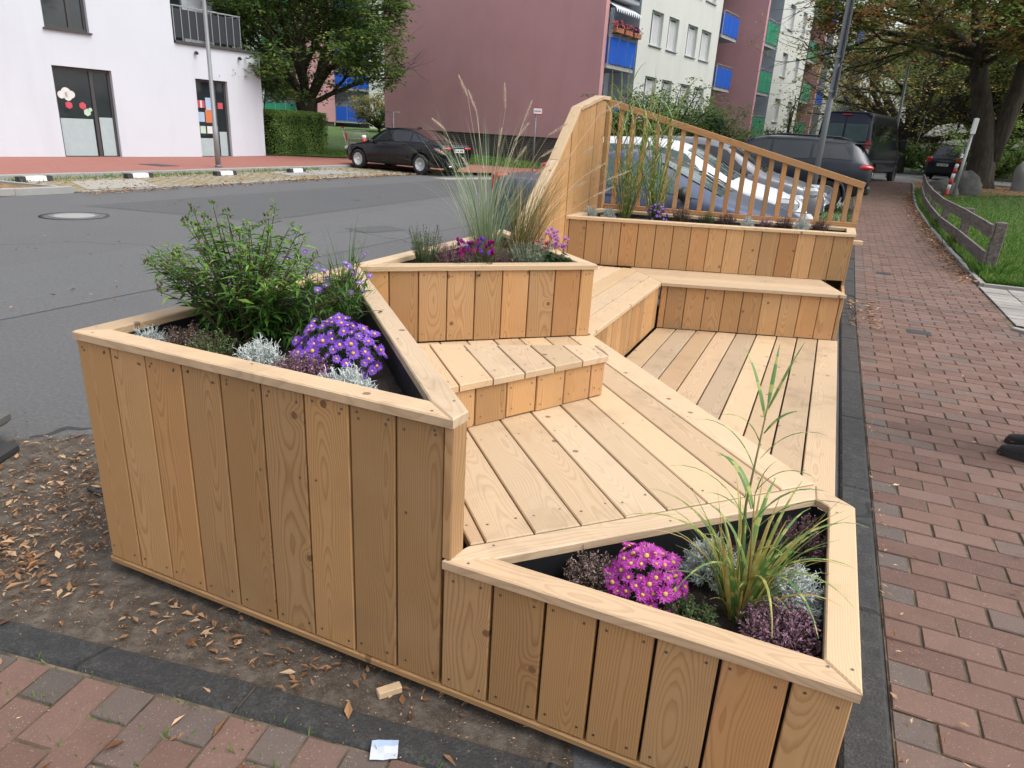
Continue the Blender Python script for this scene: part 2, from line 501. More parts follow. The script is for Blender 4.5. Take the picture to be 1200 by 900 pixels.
BD = [[(1.343, 0), (W, 0), ID[1], ID[0]], [(W, 0), (W, .887), ID[2], ID[1]], [(W, .887), (2.237, .992), ID[3], ID[2]], [(2.237, .992), (1.372, .092), (1.343, 0), ID[0], ID[3]]]
IB = inset(PB, .078)
BB = [[PB[i], PB[(i+1) % 4], IB[(i+1) % 4], IB[i]] for i in range(4)]
box_a = planter(PA, SA, BA, ZA, .062, ZA-.12, 'tall triangular corner box', [None, None, (ZS, .0), None, (.062, 0)])
box_c = planter(PC, SC, BC, ZA, ZS, ZA-.09, 'triangular box behind the seat step', [(ZS+.002, .13), (ZS+.002, .02), (.062, 0), None])
box_d = planter(PD, SD, BD, ZS, .062, ZS-.12, 'low triangular corner box beside the path', [None, (.062, 0), (.062, 0), None, None, None])
box_b = planter(PB, PB, BB, ZA, ZS, ZA-.06, 'long box under the slatted railing', [(ZS+.002, .03), (.062, 0), (.062, 0), None])
# front cladding: boards run past both boxes on one line
m = MB()
fx = [-.002+.002, .15, .30, .45, .60, .75, .90, 1.05, 1.195, 1.338]
for a, b in zip(fx[:-1], fx[1:]):
    j = R_.uniform(-.001, .001); zb = .062 + R_.uniform(0, .003)
    m.plank((0, .010+j, 0), (1, 0, 0), (0, 0, 1), [(a+.003, zb), (b-.003, zb), (b-.003, .866), (a+.003, .866)], CT)
    for u in (a+.026, b-.026):
        for zz in (.10, .60 if R_.random() < .3 else .84, .84): screw(m, (u+R_.uniform(-.006, .006), .010+j, zz+R_.uniform(-.01, .01)), (0, -1, 0))
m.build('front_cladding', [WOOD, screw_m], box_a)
m = MB(); m.plank((1.336, .008, 0), (1, 0, 0), (0, 0, 1), [(.003, ZS+.001), (.029, ZS+.001), (.029, ZA-RT-.001), (.003, ZA-RT-.001)], .06)
m.plank((1.3655, .008, 0), (.1, .995, 0), (0, 0, 1), [(0, ZS+.001), (.062, ZS+.001), (.062, ZA-RT-.001), (0, ZA-RT-.001)], .02)
m.build('corner_post', WOOD, box_a)
m = MB()
fx = [1.342, 1.49, 1.638, 1.776, 1.92, 2.07, 2.222, 2.352]
for a, b in zip(fx[:-1], fx[1:]):
    j = R_.uniform(-.001, .001); zb = .062 + R_.uniform(0, .003)
    m.plank((0, .010+j, 0), (1, 0, 0), (0, 0, 1), [(a+.004, zb), (b-.004, zb), (b-.004, .457), (a+.004, .457)], CT)
    for u in (a+.028, b-.028):
        for zz in (.10, .43): screw(m, (u+R_.uniform(-.006, .006), .010+j, zz+R_.uniform(-.008, .008)), (0, -1, 0))
m.build('front_cladding', [WOOD, screw_m], box_d)
# street-side cladding of the whole length, and plinth boards
m = MB(); cladding(m, (.012, 3.24), (.012, 1.43), .062, ZA-RT, 0); pbuild(m, 'street_side_cladding', [WOOD, screw_m])
m = MB()
m.plank((0, .004, 0), (1, 0, 0), (0, 0, 1), [(-.002, .040), (W, .040), (W, .061), (-.002, .061)], .04, along='u')
m.plank((-.004, 5.4, 0), (0, -1, 0), (0, 0, 1), [(0, .040), (5.36, .040), (5.36, .060), (0, .060)], .04, along='u')
pbuild(m, 'base_board', WOOD)
# upper deck, boards parallel to its long open edge
def deck(region, z, p0, d, pitch, gap, name, mat, th=.027, k0=-30, k1=30, far=None, screws=True, joist=None):
    m = MB(); d = Vector((d[0], d[1], 0)).normalized(); e = Vector((d.y, -d.x, 0))      # e: across (to the right of d)
    en = e.cross(d)
    reg = [((p[0]-p0[0])*e.x + (p[1]-p0[1])*e.y, (p[0]-p0[0])*d.x + (p[1]-p0[1])*d.y) for p in region]
    if sum(reg[i][0]*reg[(i+1) % len(reg)][1]-reg[(i+1) % len(reg)][0]*reg[i][1] for i in range(len(reg))) < 0: reg = reg[::-1]
    for k in range(k0, k1):
        a, b = k*pitch + gap/2, (k+1)*pitch - gap/2
        pol = clip_poly([(a, -20), (b, -20), (b, 20), (a, 20)], reg)
        if len(pol) < 3: continue
        pol = [p for i, p in enumerate(pol) if math.hypot(p[0]-pol[i-1][0], p[1]-pol[i-1][1]) > .004]
        if len(pol) < 3: continue
        zz = z + R_.uniform(-.001, .001)
        O = Vector((p0[0], p0[1], zz))
        m.plank(O, e, d, pol, th, ch=.0035)
        if screws:
            v0, v1 = min(p[1] for p in pol), max(p[1] for p in pol)
            ns = max(2, int((v1-v0)/.6)+1)
            for j in range(ns):
                v = v0 + .09 + (v1-v0-.18)*j/(ns-1)
                for u in (a+.03, b-.03): screw(m, O + e*(u+R_.uniform(-.004, .004)) + d*(v + R_.uniform(-.012, .012)), (0, 0, 1))
    return pbuild(m, name, [mat, screw_m])
UD = [(1.376, .10), (2.238, 1.0), (1.004, 2.345), (.06, 1.452)]
s_ = inset(UD, .003)
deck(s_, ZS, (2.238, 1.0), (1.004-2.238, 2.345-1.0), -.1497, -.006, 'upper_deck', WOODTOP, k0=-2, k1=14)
m = MB(); cladding(m, (2.24, .995), (1.004, 2.34), ZL, ZS-.03, 0); pbuild(m, 'deck_riser', [WOOD, screw_m])
# platform and bench
PL = [(1.0, 2.352), (1.0, 4.148), (.966, 4.68), (.05, 4.45), (.012, 3.26), (.99, 2.345)]
deck(inset(PL, .002), ZS+.001, (1.0, 2.35), (0, 1), -.1485, -.006, 'platform_deck', WOODTOP, k0=0, k1=8)
m = MB(); cladding(m, (1.0-.014, 2.36), (1.0-.014, 4.155), ZL, ZS-.03, 0, pitch=.12); pbuild(m, 'platform_riser', [WOOD, screw_m])
m = MB()
m.plank((1.004, 4.140, ZS+.002), (.943, .333, 0), (-.333, .943, 0), [(0, 0), (1.440, 0), (1.44, .145), (-.05, .145)], .027, along='u')
m.plank((1.004, 4.140, ZS+.002), (.943, .333, 0), (-.333, .943, 0), [(-.05, .150), (1.44, .150), (1.44, .295), (-.1, .295)], .027, along='u')
m.plank((1.004, 4.140, ZS+.002), (.943, .333, 0), (-.333, .943, 0), [(-.1, .300), (1.44, .300), (1.44, .445), (-.16, .445)], .027, along='u')
m.plank((1.004, 4.140, ZS+.002), (.943, .333, 0), (-.333, .943, 0), [(-.16, .45), (1.44, .45), (1.44, .622), (-.2, .605)], .027, along='u')
seat = pbuild(m, 'bench_seat', [WOODTOP, screw_m])
m = MB(); cladding(m, (1.0, 4.165), (2.352, 4.640), ZL, ZS-.028, 0, start=.05); pbuild(m, 'bench_front', [WOOD, screw_m])
m = MB(); cladding(m, (2.352, 4.645), (2.352, 5.25), .062, ZS-.028, 0); cladding(m, (2.352, .9), (2.352, 4.6), .05, ZL-.028, 0, pitch=1.25, screws=False); pbuild(m, 'path_side_cladding', [WOOD, screw_m])
# low deck
LD = [(2.372, .985), (2.372, 4.64), (1.0, 4.16), (1.0, 2.37), (2.25, 1.0)]
deck(LD, ZL, (2.372, 1.0), (0, 1), -.1525, -.009, 'low_deck', WOODLOW, k0=0, k1=11)
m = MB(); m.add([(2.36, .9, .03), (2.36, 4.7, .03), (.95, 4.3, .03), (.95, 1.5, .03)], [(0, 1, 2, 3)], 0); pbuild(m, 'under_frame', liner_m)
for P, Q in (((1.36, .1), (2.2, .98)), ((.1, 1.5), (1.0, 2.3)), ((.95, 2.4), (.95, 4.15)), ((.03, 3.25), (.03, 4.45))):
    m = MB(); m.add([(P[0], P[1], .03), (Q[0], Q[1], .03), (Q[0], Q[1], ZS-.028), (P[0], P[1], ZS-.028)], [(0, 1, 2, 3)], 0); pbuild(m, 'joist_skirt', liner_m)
# the seat step on the upper deck
st = bpy.data.objects.new('seat_step', None); COL.objects.link(st); st.parent = park; st.matrix_local = PKM
SP = [(.895, .573), (1.360, 1.424), (1.278, 1.551), (.466, 1.02)]
m = MB(); d = Vector((.68, -.733, 0)).normalized(); e = Vector((d.y, -d.x, 0))
reg = [((p[0]-1.06)*e.x + (p[1]-.88)*e.y, (p[0]-1.06)*d.x + (p[1]-.88)*d.y) for p in SP]
if sum(reg[i][0]*reg[(i+1) % 4][1]-reg[(i+1) % 4][0]*reg[i][1] for i in range(4)) < 0: reg = reg[::-1]
u0 = min(p[0] for p in reg)
for k in range(-6, 7):
    a, b = -.005 + k*.146 + .003, -.005 + (k+1)*.146 - .003
    pol = clip_poly([(a, -3), (b, -3), (b, 3), (a, 3)], reg)
    if len(pol) > 2:
        lift = .016*((k % 2 == 0)*.12)
        m.plank((1.06, .88, .674 + R_.uniform(-.001, .001)), e, d, pol, .026)
        cen = Vector((1.06, .88, .6748)); vs = sorted(p[1] for p in pol)
        for u in (a+.03, b-.03):
            screw(m, cen + e*u + d*(vs[-1]-.09), (0, 0, 1))
            screw(m, cen + e*u + d*(vs[0]+.09), (0, 0, 1))
m.build('step_top', [WOODTOP, screw_m], st)
m = MB(); sp2 = inset(SP, .012)
cladding(m, sp2[0], sp2[1], ZS+.002, .647, 0, start=.115, pitch=.15)
m.build('step_front', [WOOD, screw_m], st)
m = MB(); cladding(m, sp2[1], sp2[2], ZS+.002, .647, -.002, screws=False); cladding(m, sp2[2], sp2[3], ZS+.002, .647, 0); m.build('step_back', [WOOD, screw_m], st)
# street-side panel rising towards the back
pan = bpy.data.objects.new('side_panel', None); COL.objects.link(pan); pan.parent = park; pan.matrix_local = PKM
prof = [(3.20, .55), (3.56, .955), (4.10, 1.36), (4.55, 1.775), (5.16, 1.90), (5.42, 1.905)]
def ztop(y):
    for (a, za), (b, zb) in zip(prof[:-1], prof[1:]):
        if a <= y <= b: return za + (zb-za)*(y-a)/(b-a)
    return prof[-1][1] if y > prof[-1][0] else prof[0][1]
for side in (0, 1):
    m = MB(); y = 3.26
    wlist = [.15, .15, .148, .12, .15, .15, .15, .15, .15, .15, .15, .15, .15, .15]
    for i, wv in enumerate(wlist):
        a, b = y + .003, min(y + wv - .003, 5.415)
        if b - a < .02: break
        ts = [a] + [p[0] for p in prof if a < p[0] < b] + [b]
        pol = [(a, ZS+.003 if side == 0 else .062), (b, ZS+.003 if side == 0 else .062)] + [(t, ztop(t)-.03) for t in ts[::-1]]
        n_off = R_.choice([0, .003, .006]) if side == 0 else 0
        if side == 0: m.plank((.046 + n_off, 0, 0), (0, 1, 0), (0, 0, 1), pol, .022)
        else:
            pol2 = [(-p[0], p[1]) for p in pol]
            m.plank((.000, 0, 0), (0, -1, 0), (0, 0, 1), pol2, .02)
        y += wv
    m.build('panel_boards', [WOOD, screw_m], pan)
m = MB()
for (a, za), (b, zb) in zip(prof[:-1], prof[1:]):
    d = Vector((0, b-a, zb-za)); L = d.length; d.normalize(); x = Vector((1, 0, 0))
    m.plank((-.018, a, za), x, d, [(0, 0.001), (.085, 0.001), (.085, L-.001), (0, L-.001)], .03)
m.build('panel_cap', [WOODTOP, screw_m], pan)
m = MB(); m.box((.048, 5.335, ZS), (.088, 5.415, 1.868), bev=.003); m.build('panel_post', WOOD, pan)
# slatted railing at the back
ral = bpy.data.objects.new('slatted_railing', None); COL.objects.link(ral); ral.parent = park; ral.matrix_local = PKM
A, B = Vector((.06, 5.395, 0)), Vector((2.362, 5.825, 0)); e = (B-A).normalized(); LL = (B-A).length; nn = Vector((-e.y, e.x, 0))
zt0, zt1 = 1.885, 1.292
up = Vector((0, 0, 1))
RM = wood_mat('larch_slats', (.52, .30, .14), (.36, .18, .075), rough=.6)
m = MB(); d = (e*LL + up*(zt1-zt0)); LR = d.length; d.normalize(); q = nn.cross(d)
m.plank(A + up*zt0 + nn*.032, -nn, d, [(0, .0), (.054, .0), (.054, LR+.004), (0, LR+.004)], .056)
m.build('top_rail', RM, ral)
m = MB(); m.plank(A + up*(ZA+.040) + nn*.03, -nn, e, [(0, 0), (.05, 0), (.05, LL), (0, LL)], .038); m.build('bottom_rail', RM, ral)
def slat(u, wd):
    m = MB(); zt = zt0 + (zt1-zt0)*u/LL - .055; sl = (zt1-zt0)/LL
    m.plank(A + e*u, e, up, [(-wd/2, ZA+.041), (wd/2, ZA+.041), (wd/2, zt + sl*wd/2), (-wd/2, zt - sl*wd/2)], .03, ch=.002)
    return m.build('baluster', RM, ral)
NB = 20
for k in range(1, NB): slat(LL*k/NB + .0, .042)
slat(LL-.022, .046)['label'] = 'end post of the railing'
m = MB(); m.plank((2.30, 5.40, ZS+.30), (.95, .31, 0), (0, 0, 1), [(0, 0), (.14, 0), (.14, .035), (0, .035)], .06, along='u'); pbuild(m, 'batten_end', WOODTOP)
# ================================================================== ground
def asphalt(name, lo, hi, sc=1.):
    t = NT(name); p = t.pos()
    a = t.noise(p, 220*sc, 2, .7); b = t.noise(p, 1.3, 5, .6); c = t.noise(p, 38*sc, 3, .7)
    v = t.math('ADD', t.math('MULTIPLY', a, .55), t.math('MULTIPLY', c, .45))
    col = t.ramp(v, [(.30, tuple(x*.55 for x in lo)), (.5, lo), (.68, hi), (.78, tuple(min(1, x*1.7) for x in hi))])
    col = t.mix(t.math('MULTIPLY', b, .45), col, tuple(x*.75 for x in lo))
    vo = t.n('ShaderNodeTexVoronoi', feature='DISTANCE_TO_EDGE'); vo.inputs['Scale'].default_value = .33
    wv = t.n('ShaderNodeMixRGB'); wv.blend_type = 'ADD'; wv.inputs[0].default_value = .6
    nz = t.n('ShaderNodeTexNoise'); nz.inputs['Scale'].default_value = 1.6; t.l(p, nz.inputs['Vector'])
    t.l(p, wv.inputs[1]); t.l(nz.outputs['Color'], wv.inputs[2]); t.l(wv.outputs[0], vo.inputs['Vector'])
    crack = t.math('MULTIPLY', t.math('LESS_THAN', vo.outputs['Distance'], .003), t.math('GREATER_THAN', t.noise(p, .45, 2), .56))
    col = t.mix(t.math('MULTIPLY', crack, .7), col, (.012, .012, .012))
    t.base(col); t.set(Roughness=.82, Specular_IOR_Level=.4); t.bump(v, .9, .010)
    return t.m
ASPH = asphalt('asphalt', (.112, .113, .114), (.178, .180, .181))
ASPH2 = asphalt('asphalt_patch', (.090, .092, .095), (.145, .148, .150))
ASPH3 = asphalt('asphalt_pale', (.118, .120, .122), (.18, .183, .185))
KERB = asphalt('dark_kerb', (.036, .036, .036), (.085, .084, .080), .55)
def dirt_mat():
    t = NT('dirt'); p = t.pos(); a = t.noise(p, 14, 6, .7); b = t.noise(p, 180, 3, .7)
    col = t.ramp(a, [(.3, (.034, .027, .022)), (.48, (.070, .057, .045)), (.62, (.125, .108, .09)), (.8, (.19, .165, .135))])
    col = t.mix(t.math('MULTIPLY', t.math('SUBTRACT', b, .5), 2.2, clamp=True), col, (.24, .17, .10))
    t.base(col); t.set(Roughness=.95); t.bump(t.math('ADD', a, t.math('MULTIPLY', b, .5)), .8, .015); return t.m
DIRT = dirt_mat()
def paver(name, stops, rough=.8):
    t = NT(name); p = t.pos(); r, g, b = t.sep(t.rnd())
    n = t.noise(p, 130, 4, .75); n2 = t.noise(p, 12, 3, .6)
    col = t.ramp(r, stops)
    col = t.mix(1., col, t.comb(*(3*[t.math('ADD', .62, t.math('ADD', t.math('MULTIPLY', n, .42), t.math('MULTIPLY', n2, .34)))])), 'MULTIPLY')
    speck = t.math('GREATER_THAN', t.noise(p, 190, 3, .65), .655)
    col = t.mix(t.math('MULTIPLY', speck, .55), col, (.42, .36, .31))
    t.base(col); t.set(Roughness=rough, Specular_IOR_Level=.35); t.bump(n, .5, .003); return t.m
BRICK = paver('red_pavers', [(0, (.108, .063, .049)), (.45, (.142, .083, .064)), (.78, (.163, .099, .079)), (.92, (.135, .091, .075)), (1, (.115, .084, .072))])
BRICKG = paver('grey_pavers', [(0, (.088, .072, .063)), (1, (.120, .092, .080))])
GREYP = paver('concrete_pavers', [(0, (.22, .205, .19)), (1, (.30, .28, .255))])
def joint_mat():
    t = NT('joint_sand'); p = t.pos(); n = t.noise(p, 7, 4, .7); m = t.noise(p, 150, 3)
    col = t.ramp(n, [(.34, (.045, .036, .028)), (.52, (.12, .095, .062)), (.64, (.24, .185, .115)), (.74, (.07, .09, .032))])
    t.base(t.mix(t.math('MULTIPLY', m, .5), col, (.03, .026, .02))); t.set(Roughness=1.); return t.m
JOINT = joint_mat()
def grass_mat():
    t = NT('turf'); p = t.pos(); n = t.noise(p, 3, 5, .7); b = t.noise(p, 90, 3, .7)
    col = t.ramp(n, [(.3, (.06, .115, .022)), (.55, (.09, .165, .032)), (.75, (.13, .18, .045))])
    col = t.mix(t.math('MULTIPLY', b, .5), col, (.03, .06, .012))
    t.base(col); t.set(Roughness=.9); t.bump(b, 1., .03); return t.m
TURF = grass_mat()
def litter_mat():
    t = NT('leaf_litter'); p = t.pos(); n = t.noise(p, 1.2, 5, .7); vo = t.n('ShaderNodeTexVoronoi'); vo.inputs['Scale'].default_value = 16; t.l(p, vo.inputs['Vector'])
    c = t.ramp(t.sep(vo.outputs['Color'])[0], [(0, (.10, .055, .024)), (.4, (.20, .115, .048)), (.7, (.30, .17, .075)), (1, (.13, .08, .04))])
    col = t.mix(t.math('MULTIPLY', t.math('SUBTRACT', n, .52), 6, clamp=True), c, (.06, .085, .025))
    t.base(col); t.set(Roughness=.95); t.bump(vo.outputs['Distance'], .8, .03); return t.m
LITTER = litter_mat()
def redwalk_mat():
    t = NT('red_walk'); p = t.pos()
    br = t.n('ShaderNodeTexBrick'); br.inputs['Scale'].default_value = 1; br.inputs['Brick Width'].default_value = .2; br.inputs['Row Height'].default_value = .1
    br.inputs['Mortar Size'].default_value = .004; br.inputs['Color1'].default_value = (.33, .125, .095, 1); br.inputs['Color2'].default_value = (.28, .105, .08, 1); br.inputs['Mortar'].default_value = (.16, .08, .065, 1)
    t.l(p, br.inputs['Vector']); n = t.noise(p, 2, 4, .6)
    t.base(t.mix(t.math('MULTIPLY', n, .4), br.outputs['Color'], (.24, .11, .09))); t.set(Roughness=.85); return t.m
REDWALK = redwalk_mat()
def concrete_mat(name, col):
    t = NT(name); p = t.pos(); n = t.noise(p, 4, 5, .7); b = t.noise(p, 90, 3)
    c = t.mix(n, tuple(x*.75 for x in col), tuple(x*1.2 for x in col)); c = t.mix(t.math('MULTIPLY', b, .25), c, tuple(x*.6 for x in col))
    t.base(c); t.set(Roughness=.85); t.bump(b, .3, .004); return t.m
CONC = concrete_mat('concrete', (.30, .295, .28))
def bay_mat():
    t = NT('grass_pavers'); p = t.pos(); n = t.noise(p, .7, 4, .65)
    br = t.n('ShaderNodeTexBrick'); br.inputs['Scale'].default_value = 1; br.inputs['Brick Width'].default_value = .3; br.inputs['Row Height'].default_value = .2
    br.inputs['Mortar Size'].default_value = .03; br.inputs['Color1'].default_value = (.36, .33, .28, 1); br.inputs['Color2'].default_value = (.30, .28, .245, 1); br.inputs['Mortar'].default_value = (.12, .115, .05, 1)
    t.l(p, br.inputs['Vector']); b = t.noise(p, 25, 3, .7)
    dry = t.ramp(b, [(.3, (.085, .095, .03)), (.5, (.22, .17, .075)), (.7, (.33, .235, .12))])
    t.base(t.mix(t.math('MULTIPLY', t.math('SUBTRACT', n, .42), 5, clamp=True), br.outputs['Color'], dry)); t.set(Roughness=.95); t.bump(b, .5, .02); return t.m
BAY = bay_mat()

def bay_edge(y): return -11.0 + .055*max(0, y-13)
sheet('ground', [(-400, -300), (400, -300), (400, 500), (-400, 500)], -.25, TURF, cell=400, follow=False)
sheet('ground', [(-120, -60), (120, -60), (120, 200), (-120, 200)], -.03, TURF, cell=4)
sheet('road', [(-11.6, -14), (2.45, -14), (2.45, 32), (-6, 60), (-11.6, 60)], 0, ASPH, cell=2)
sheet('side_street', [(-6, 31), (2.4, 31), (30, 29.5), (30, 41), (-6, 60)], .006, ASPH3, cell=2)
# patches in the carriageway
sheet('road_patch', [(-9.2, 6.6), (-6.0, 7.2), (-6.2, 30), (-8.8, 30)], .004, ASPH2, cell=2)
sheet('road_patch', [(-5.2, -6), (-3.6, -6), (-3.3, 12), (-4.3, 22), (-5.6, 22)], .004, ASPH3, cell=2)
sheet('road_patch', [(-4.6, 7.5), (-4.1, 7.3), (-3.8, 8.0), (-4.3, 8.2)], .008, ASPH2, cell=2)
sheet('road_patch', [(-9.6, 18.6), (-8.9, 18.5), (-7.4, 21.6), (-8.2, 21.9)], .008, concrete_mat('pale_patch', (.33, .30, .26)), cell=2)
sheet('parking_pad', [(-2.6, 5.9), (2.42, 5.9), (2.56, 14), (2.7, 22), (1.9, 24), (-2.9, 22)], .006, concrete_mat('parking_grey', (.20, .195, .18)), cell=1)
# dirt of the bay
sheet('bay_dirt', [(-1.75, -.72), (.1, -.40), (1.8, -.1), (1.7, .12), (.9, .25), (-.15, .5), (-.5, .75), (-1.1, .72), (-1.5, .35)], .004, DIRT, cell=.5)
# kerbs in stones
def kerb_run(name, pts, wd, z0, z1, length, mat, gap=.006, left=True):
    for i, (P, Q) in enumerate(zip(pts[:-1], pts[1:])):
        P = Vector((P[0], P[1], 0)); Q = Vector((Q[0], Q[1], 0)); e = (Q-P); L = e.length; e.normalize(); f = Vector((-e.y, e.x, 0))*(1 if left else -1)
        n = max(1, round(L/length)); m = MB()
        for k in range(n):
            a, b = L*k/n + gap/2, L*(k+1)/n - gap/2
            c = [P + e*a, P + e*b, P + e*b + f*wd, P + e*a + f*wd]
            if not left: c = c[::-1]
            dz = R_.uniform(-.003, .003)
            o2 = Vector((P.x, P.y, 0)); pol = [((v-o2).x, (v-o2).y) for v in c]
            g = gz(*(c[0].lerp(c[2], .5)).xy)
            m.plank((P.x, P.y, z1 + g + dz), (1, 0, 0), (0, 1, 0), pol, z1-z0, ch=.012 if wd > .1 else .004)
        struct(m.build(name, mat))
kerb_run('kerb', [(-4.2, -1.06), (-.067, -.338), (.84, -.182), (1.70, -.045)], .115, -.15, .016, 1.0, KERB, left=False)
kerb_run('kerb', [(2.405, .02), (2.405, 6.2), (2.495, 14), (2.60, 22.8)], .135, -.15, .022, 1.0, KERB, left=False)
kerb_run('kerb', [(1.70, -.045), (2.25, -.02), (2.405, .02)], .13, -.15, .018, .35, KERB, left=False)
# brick paving, every brick a bevelled block
sheet('paving_bed', [(-4.6, -1.2), (-.04, -.44), (1.72, -.16), (2.53, -.12), (2.53, 6.3), (2.75, 24), (3.6, 31.5), (5.0, 31.5), (4.4, 24), (4.02, 12), (3.98, 8.9), (3.8, 5.3), (3.9, -5), (-4.6, -5)], .0075, JOINT, cell=1)
sheet('path_joint', [(2.545, -4.8), (2.545, 6.3), (2.75, 23), (3.5, 31.3), (4.85, 31.3), (4.35, 24), (4.02, 12), (3.97, 9), (3.9, 6.5), (4.25, 5.3), (4.5, -4.8)], .0135, JOINT, cell=1)
def pathL(y): return 2.545 if y < 6.3 else 2.545 + (y-6.3)*.012 + .10*max(0, y-23)
def pathR(y):
    pts = [(-6, 4.6), (5.2, 4.3), (6.5, 3.93), (8.9, 3.99), (12, 4.01), (16, 4.10), (21, 4.28), (25.4, 4.5), (31, 4.86), (34, 5.1)]
    for (a, xa), (b, xb) in zip(pts[:-1], pts[1:]):
        if a <= y <= b: return xa + (xb-xa)*(y-a)/(b-a)
    return 4.6
pm = MB()
def brick(m, x0, y0, x1, y1, z, grey=False, M=None, jit=.0022):
    c = .003; t = R_.uniform(-jit, jit)
    tx, ty = R_.uniform(-.012, .012), R_.uniform(-.012, .012)
    def zz(x, y): return z + t + tx*(x-(x0+x1)/2) + ty*(y-(y0+y1)/2)
    vs = [(x0, y0, zz(x0, y0)-.005), (x1, y0, zz(x1, y0)-.005), (x1, y1, zz(x1, y1)-.005), (x0, y1, zz(x0, y1)-.005),
          (x0+c, y0+c, zz(x0, y0)), (x1-c, y0+c, zz(x1, y0)), (x1-c, y1-c, zz(x1, y1)), (x0+c, y1-c, zz(x0, y1))]
    if M: vs = [M @ Vector(p) for p in vs]
    m.add(vs, [(4, 5, 6, 7), (0, 1, 5, 4), (1, 2, 6, 5), (2, 3, 7, 6), (3, 0, 4, 7)], 1 if grey else 0, (R_.random(), R_.random(), R_.random()))
PITCH_Y, LEN = .118, .234
row = 0; y = -4.5
while y < 31.3:
    xl, xr = pathL(y), pathR(y); off = 0 if row % 2 else LEN/2
    wob = .006*math.sin(y*1.7)
    x = xl
    if off:
        brick(pm, x+.003, y+.0025, x+LEN/2-.005, y+PITCH_Y-.0025, .020+gz(x, y), grey=(R_.random() < .85 and y < 12)); x += LEN/2
    while x < xr-.03:
        b = min(x+LEN, xr)
        brick(pm, x+.004, y+.0025+wob*.3, b-.005, y+PITCH_Y-.0025+wob*.3, .020+gz(x, y), grey=R_.random() < .006); x += LEN
    y += PITCH_Y; row += 1
struct(pm.build('brick_path', [BRICK, BRICKG]))
fm = MB(); ang = math.atan2(.172, 1); FM = Matrix.Translation((0, -.452, 0)) @ Matrix.Rotation(ang, 4, 'Z')
col = 0; u = -4.6
while u < 2.62:
    v = -LEN/2 if col % 2 else 0.
    v0 = 0.
    if col % 2: brick(fm, u+.003, -LEN/2+.003, u+.119-.003, -.003, .014, grey=R_.random() < .85, M=FM); v0 = -LEN/2
    v = v0
    while v > -4.2:
        lo = v-LEN
        p = FM @ Vector((u+.05, lo+.1, 0))
        if p.x < 2.50: brick(fm, u+.003, lo+.003, u+.119-.003, v-.004, .014, grey=R_.random() < .03, M=FM)
        v = lo
    u += .119; col += 1
struct(fm.build('brick_pavement', [BRICK, BRICKG]))
# grey paver link on the right
gm = MB(); sheet('link_bed', [(3.9, 5.2), (12, 5.2), (12, 9.0), (4.0, 9.0)], .010, JOINT, cell=1)
for i in range(13):
    for j in range(27):
        x0 = 3.99 + j*.30; y0 = 6.70 + i*.18 - .22*min(1, j*.0)
        if y0 + .18 > 9.0: continue
        brick(gm, x0+.004, y0+.004, x0+.296, y0+.176, .026+gz(x0, y0), jit=.003)
struct(gm.build('link_paving', [GREYP, GREYP]))
kerb_run('edging', [(3.95, 6.52), (4.5, 6.0), (6.5, 4.2)], .07, -.1, .05, .9, CONC, left=False)
kerb_run('edging', [(4.02, 9.0), (4.04, 12), (4.12, 16), (4.30, 21), (4.52, 25.4), (4.9, 31)], .06, -.1, .055, 1.0, CONC, left=False)
kerb_run('edging', [(4.06, 8.98), (9, 9.1)], .06, -.1, .05, 1.0, CONC, left=True)
sheet('lawn', [(4.08, 9.05), (14, 9.1), (20, 30), (4.95, 30.5), (4.5, 24)], .03, TURF, cell=1)
sheet('lawn', [(4.3, 6.1), (6.6, 4.2), (14, 4.0), (14, 6.4), (4.4, 6.62)], .024, LITTER, cell=1)
sheet('leaf_ground', [(4.6, 26.2), (5.3, 24.4), (6.3, 26.0), (8.4, 27.8), (22, 29), (30, 40), (5.3, 33.6), (4.95, 31)], .05, LITTER, cell=1)
sheet('far_lawn', [(-6, 60), (30, 41), (60, 45), (60, 140), (-40, 140)], .02, TURF, cell=4)
# far side of the road
sheet('parking_bay', [(-11.05, 5.2), (-11.05, 13), (-10.55, 20), (-10.0, 30), (-13.7, 30), (-13.75, 5.2)], .012, BAY, cell=2)
sheet('bay_concrete', [(-11.9, 14.9), (-11.8, 18.2), (-13.2, 18.2), (-13.3, 15.2)], .018, CONC, cell=2)
sheet('bay_concrete', [(-12.9, 9.0), (-11.3, 8.2), (-11.2, 9.8), (-12.8, 10.6)], .018, concrete_mat('worn_concrete', (.33, .31, .27)), cell=2)
kerb_run('kerb', [(-13.72, 30), (-13.72, 18), (-13.9, 8), (-14.2, -6)], .14, -.1, .10, 1.0, CONC, left=False)
kerb_run('kerb', [(-11.05, 30), (-11.05, 13), (-11.02, 7.9)], .08, -.1, .016, 1.0, CONC, left=False)
sheet('planting_bed', [(-13.6, 4.6), (-13.5, 7.2), (-11.6, 7.6), (-11.2, 4.6)], .07, LITTER, cell=2)
kerb_run('kerb', [(-10.98, 7.7), (-11.2, 4.6), (-11.4, -6)], .12, -.1, .13, 1.0, CONC, left=False)
kerb_run('kerb', [(-13.6, 7.4), (-11.1, 7.75)], .10, -.1, .09, 1.0, CONC, left=True)
sheet('red_walk', [(-13.86, 30), (-13.86, 18), (-14.04, 8), (-14.34, -6), (-22.4, -6), (-19.6, 10), (-18.0, 20.3), (-17.6, 21.2), (-14.6, 23.5), (-10.2, 26), (-10.0, 30)], .10, REDWALK, cell=2)
sheet('red_walk', [(-13.8, 29.9), (-10.0, 29.9), (-7.4, 27.5), (-6.4, 26.0), (-9.9, 20.5), (-10.5, 20), (-13.8, 20)], .104, REDWALK, cell=2)
